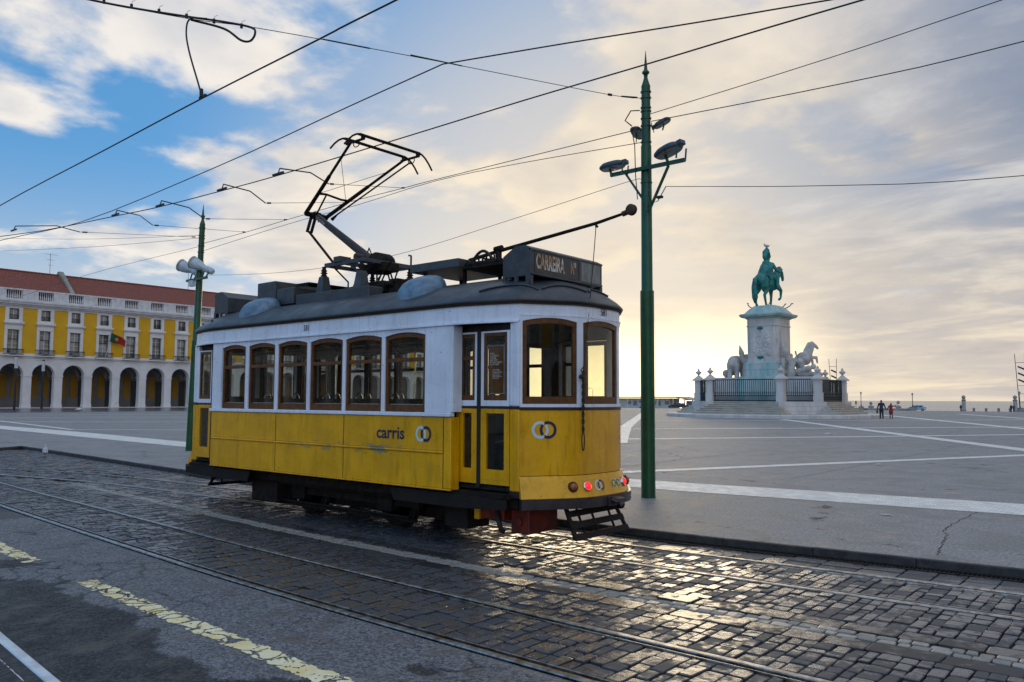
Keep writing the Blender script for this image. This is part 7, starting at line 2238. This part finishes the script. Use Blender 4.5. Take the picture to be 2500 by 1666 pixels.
# --- riverside furniture
RSTONE = pmat('riverside_stone', (0.34, 0.32, 0.30), 0.75, col2=(0.24, 0.225, 0.21), nscale=1.2)
LAMPD = pmat('lamp_iron', (0.03, 0.035, 0.035), 0.5, 0.3, col2=(0.04, 0.045, 0.045), nscale=5)
LGL = pmat('lantern_glass', (0.45, 0.42, 0.36), 0.2, col2=(0.4, 0.37, 0.3), nscale=5)
for x, lb in ((-42.9, 'stone river column with a ball top, left of the bollards'), (-31.7, 'stone river column with a ball top, at the right edge')):
    t_ = thing('river_column', lb, 'column', (x, 230, QZ), group='stone columns at the river stairs')
    m = MB(); m.lathe([(0.55, 0), (0.55, 0.5), (0.45, 0.55), (0.45, 2.7), (0.40, 2.75)], 14); m.build('shaft', RSTONE, t_)
    m = MB(); m.lathe([(0.42, 2.75), (0.58, 2.85), (0.58, 3.0), (0.38, 3.1), (0.25, 3.2)], 14); m.build('capital', RSTONE, t_)
    m = MB(); m.ell((0, 0, 3.62), (0.48, 0.48, 0.48), 14, 9); m.lathe([(0.06, 4.05), (0.08, 4.15), (0.02, 4.32)], 8); m.build('ball', RSTONE, t_)
for x, lb in ((-40.6, 'leftmost of the four stone bollards between the river columns'), (-37.9, 'second stone bollard from the left between the river columns'), (-35.2, 'third stone bollard from the left between the river columns'), (-32.75, 'rightmost stone bollard, close to the right river column')):
    t_ = thing('bollard', lb, 'bollard', (x, 229.5, QZ), group='stone bollards by the river')
    m = MB(); m.lathe([(0.30, 0), (0.28, 0.75), (0.33, 0.78), (0.33, 0.86)], 12); m.build('shaft', RSTONE, t_)
    m = MB(); m.lathe([(0.33, 0.86), (0.24, 0.96), (0.04, 1.02)], 12); m.build('cap', RSTONE, t_)
for x, h_, lb in ((-65.3, 2.6, 'ball topped stone pedestal left of the couple'), (-58.4, 2.85, 'ball topped stone pedestal right of the couple')):
    t_ = thing('stone_pedestal', lb, 'pedestal', (x, 230, QZ), group='ball topped pedestals on the quay wall')
    m = MB(); m.lathe([(1.15, 0), (1.15, 0.35), (0.85, 0.5), (0.75, 1.0), (0.95, 1.1), (0.5, 1.35)], 4, smooth=False, rot=PI / 4); m.build('base', RSTONE, t_)
    m = MB(); m.lathe([(0.35, 1.30), (0.25, 1.5)], 10); m.ell((0, 0, h_ - 0.62), (0.44, 0.44, 0.44), 12, 8); m.lathe([(0.08, h_ - 0.2), (0.02, h_)], 8); m.build('ball', RSTONE, t_)
for x, h_, lb in ((-68.0, 5.1, 'old street lantern on a pedestal, left of the couple'), (-55.0, 4.8, 'old street lantern above the pale blue car'), (-30.8, 5.1, 'old street lantern beside the right river column')):
    t_ = thing('street_lamp', lb, 'lamp', (x, 230.5, QZ), group='old lanterns along the quay')
    m = MB(); m.lathe([(0.9, 0), (0.9, 0.7), (0.6, 0.85), (0.75, 1.0), (0.75, 1.1)], 8, smooth=False); m.build('pedestal', RSTONE, t_)
    m = MB(); m.lathe([(0.20, 1.1), (0.14, 1.5), (0.09, 1.7), (0.08, h_ - 0.8), (0.14, h_ - 0.75)], 10); m.build('shaft', LAMPD, t_)
    m = MB(); m.lathe([(0.14, h_ - 0.75), (0.26, h_ - 0.30), (0.24, h_ - 0.25)], 6, smooth=False); m.build('lantern', LGL, t_)
    m = MB(); m.lathe([(0.28, h_ - 0.25), (0.14, h_ - 0.08), (0.02, h_)], 6, smooth=False); m.build('lantern_cap', LAMPD, t_)
tl = thing('traffic_light', 'small traffic light beside the old lantern left of the couple', 'traffic light', (-68.9, 229, QZ))
m = MB(); m.tube([(0, 0, 0), (0, 0, 1.9)], 0.06, 8); m.build('post', LAMPD, tl)
m = MB(); m.bbox(-0.17, 0.17, -0.12, 0.12, 1.75, 2.6, 0.03); m.build('signal_head', LAMPD, tl)
m = MB(); m.box(-75, -56, 231.5, 232.2, QZ, QZ + 0.62); tag(m.build('river_wall', RSTONE), 'low stone wall along the river behind the couple', 'wall')
m = MB(); m.box(-31, -12, 231.0, 232.0, QZ, QZ + 0.9); tag(m.build('river_wall', RSTONE), 'low stone wall along the river at the right edge', 'wall')
for x, yy, lb in ((-75.0, 230, 'ladder-like floodlight mast rising behind the monument fence'), (-30.4, 231.5, 'ladder-like floodlight mast at the right edge of the picture')):
    t_ = thing('light_mast', lb, 'mast', (x, yy, QZ), group='floodlight masts on the quay')
    for sg, tx in ((-1, -1.25), (1, 0.85)):
        m = MB(); m.tube([(sg * 0.55, 0, 0), (tx, 0, 14.4)], [0.09, 0.07], 6); m.build('leg', LAMPD, t_)
    for z in (2.5, 4.5, 6.5, 12.2):
        f_ = z / 14.4
        m = MB(); m.tube([(-0.55 - 0.70 * f_, 0, z), (0.55 + 0.30 * f_, 0, z)], 0.05, 6); m.build('rung', LAMPD, t_)
    for z in (7.6, 9.2, 10.8):
        f_ = z / 14.4
        m = MB(); m.hexa([(-0.7, -0.3, z + 0.25), (0.65, -0.3, z - 0.45), (0.65, 0.3, z - 0.45), (-0.7, 0.3, z + 0.25), (-0.6, -0.3, z + 0.60), (0.75, -0.3, z - 0.05), (0.75, 0.3, z - 0.05), (-0.6, 0.3, z + 0.60)]); m.build('floodlight', LAMPD, t_)
for x, y, h_, lb in ((-139.5, 205, 6.2, 'far street lamp seen beside the tram end above the terminal'), (-117.8, 205, 6.6, 'far street lamp rising above the terminal canopy')):
    t_ = thing('far_street_lamp', lb, 'lamp', (x, y, QZ), group='street lamps by the terminal')
    m = MB(); m.tube([(0, 0, 0), (0, 0, h_ - 0.3), (-0.3, 0, h_ - 0.05), (-0.9, 0, h_)], 0.06, 6); m.build('shaft', LAMPD, t_)
    m = MB(); m.bbox(-1.5, -0.85, -0.12, 0.12, h_ - 0.08, h_ + 0.1, 0.03); m.build('lamp_head', LAMPD, t_)

# --- gulls and litter on the square
bird((-25.3, 9.16, 0.012), R(70), 0.85, 'gull standing in the gutter by the left kerb')
bird((-101, 60.5, PZ), R(-60), 2.2, 'gull far off before the arcades, near the left pole')
LIT = pmat('litter_paper', (0.62, 0.60, 0.58), 0.8, col2=(0.5, 0.48, 0.46), nscale=30)


def litter(x, y, s, lb):
    m = MB(); n = 9
    rr = random.Random(int(x * 100))
    ring = [(s * rr.uniform(0.7, 1.2) * math.cos(2 * PI * k / n), 0.6 * s * rr.uniform(0.7, 1.2) * math.sin(2 * PI * k / n), 0.002 + s * rr.uniform(0.0, 0.15)) for k in range(n)]
    m.add(ring + [(0, 0, s * 0.28)], [(k, (k + 1) % n, n) for k in range(n)]); m.add([(v[0], v[1], 0.0015) for v in ring], [tuple(range(n))])
    tag(m.build('paper_scrap', LIT, None, (x, y, PZ)), lb, 'paper', 'litter on the square')


litter(-23.5, 79.2, 0.55, 'white scrap of litter right of the couple')
litter(-3.3, 12.2, 0.075, 'small white scrap of paper on the pavement below the pale strip')
litter(-6.0, 21.6, 0.12, 'white scrap of paper on the dark square near the right pole')
litter(-13.2, 39.5, 0.22, 'white scrap of paper between the thin paving strips')
litter(-112, 44.5, 0.9, 'white heap on the paving before the arcades')
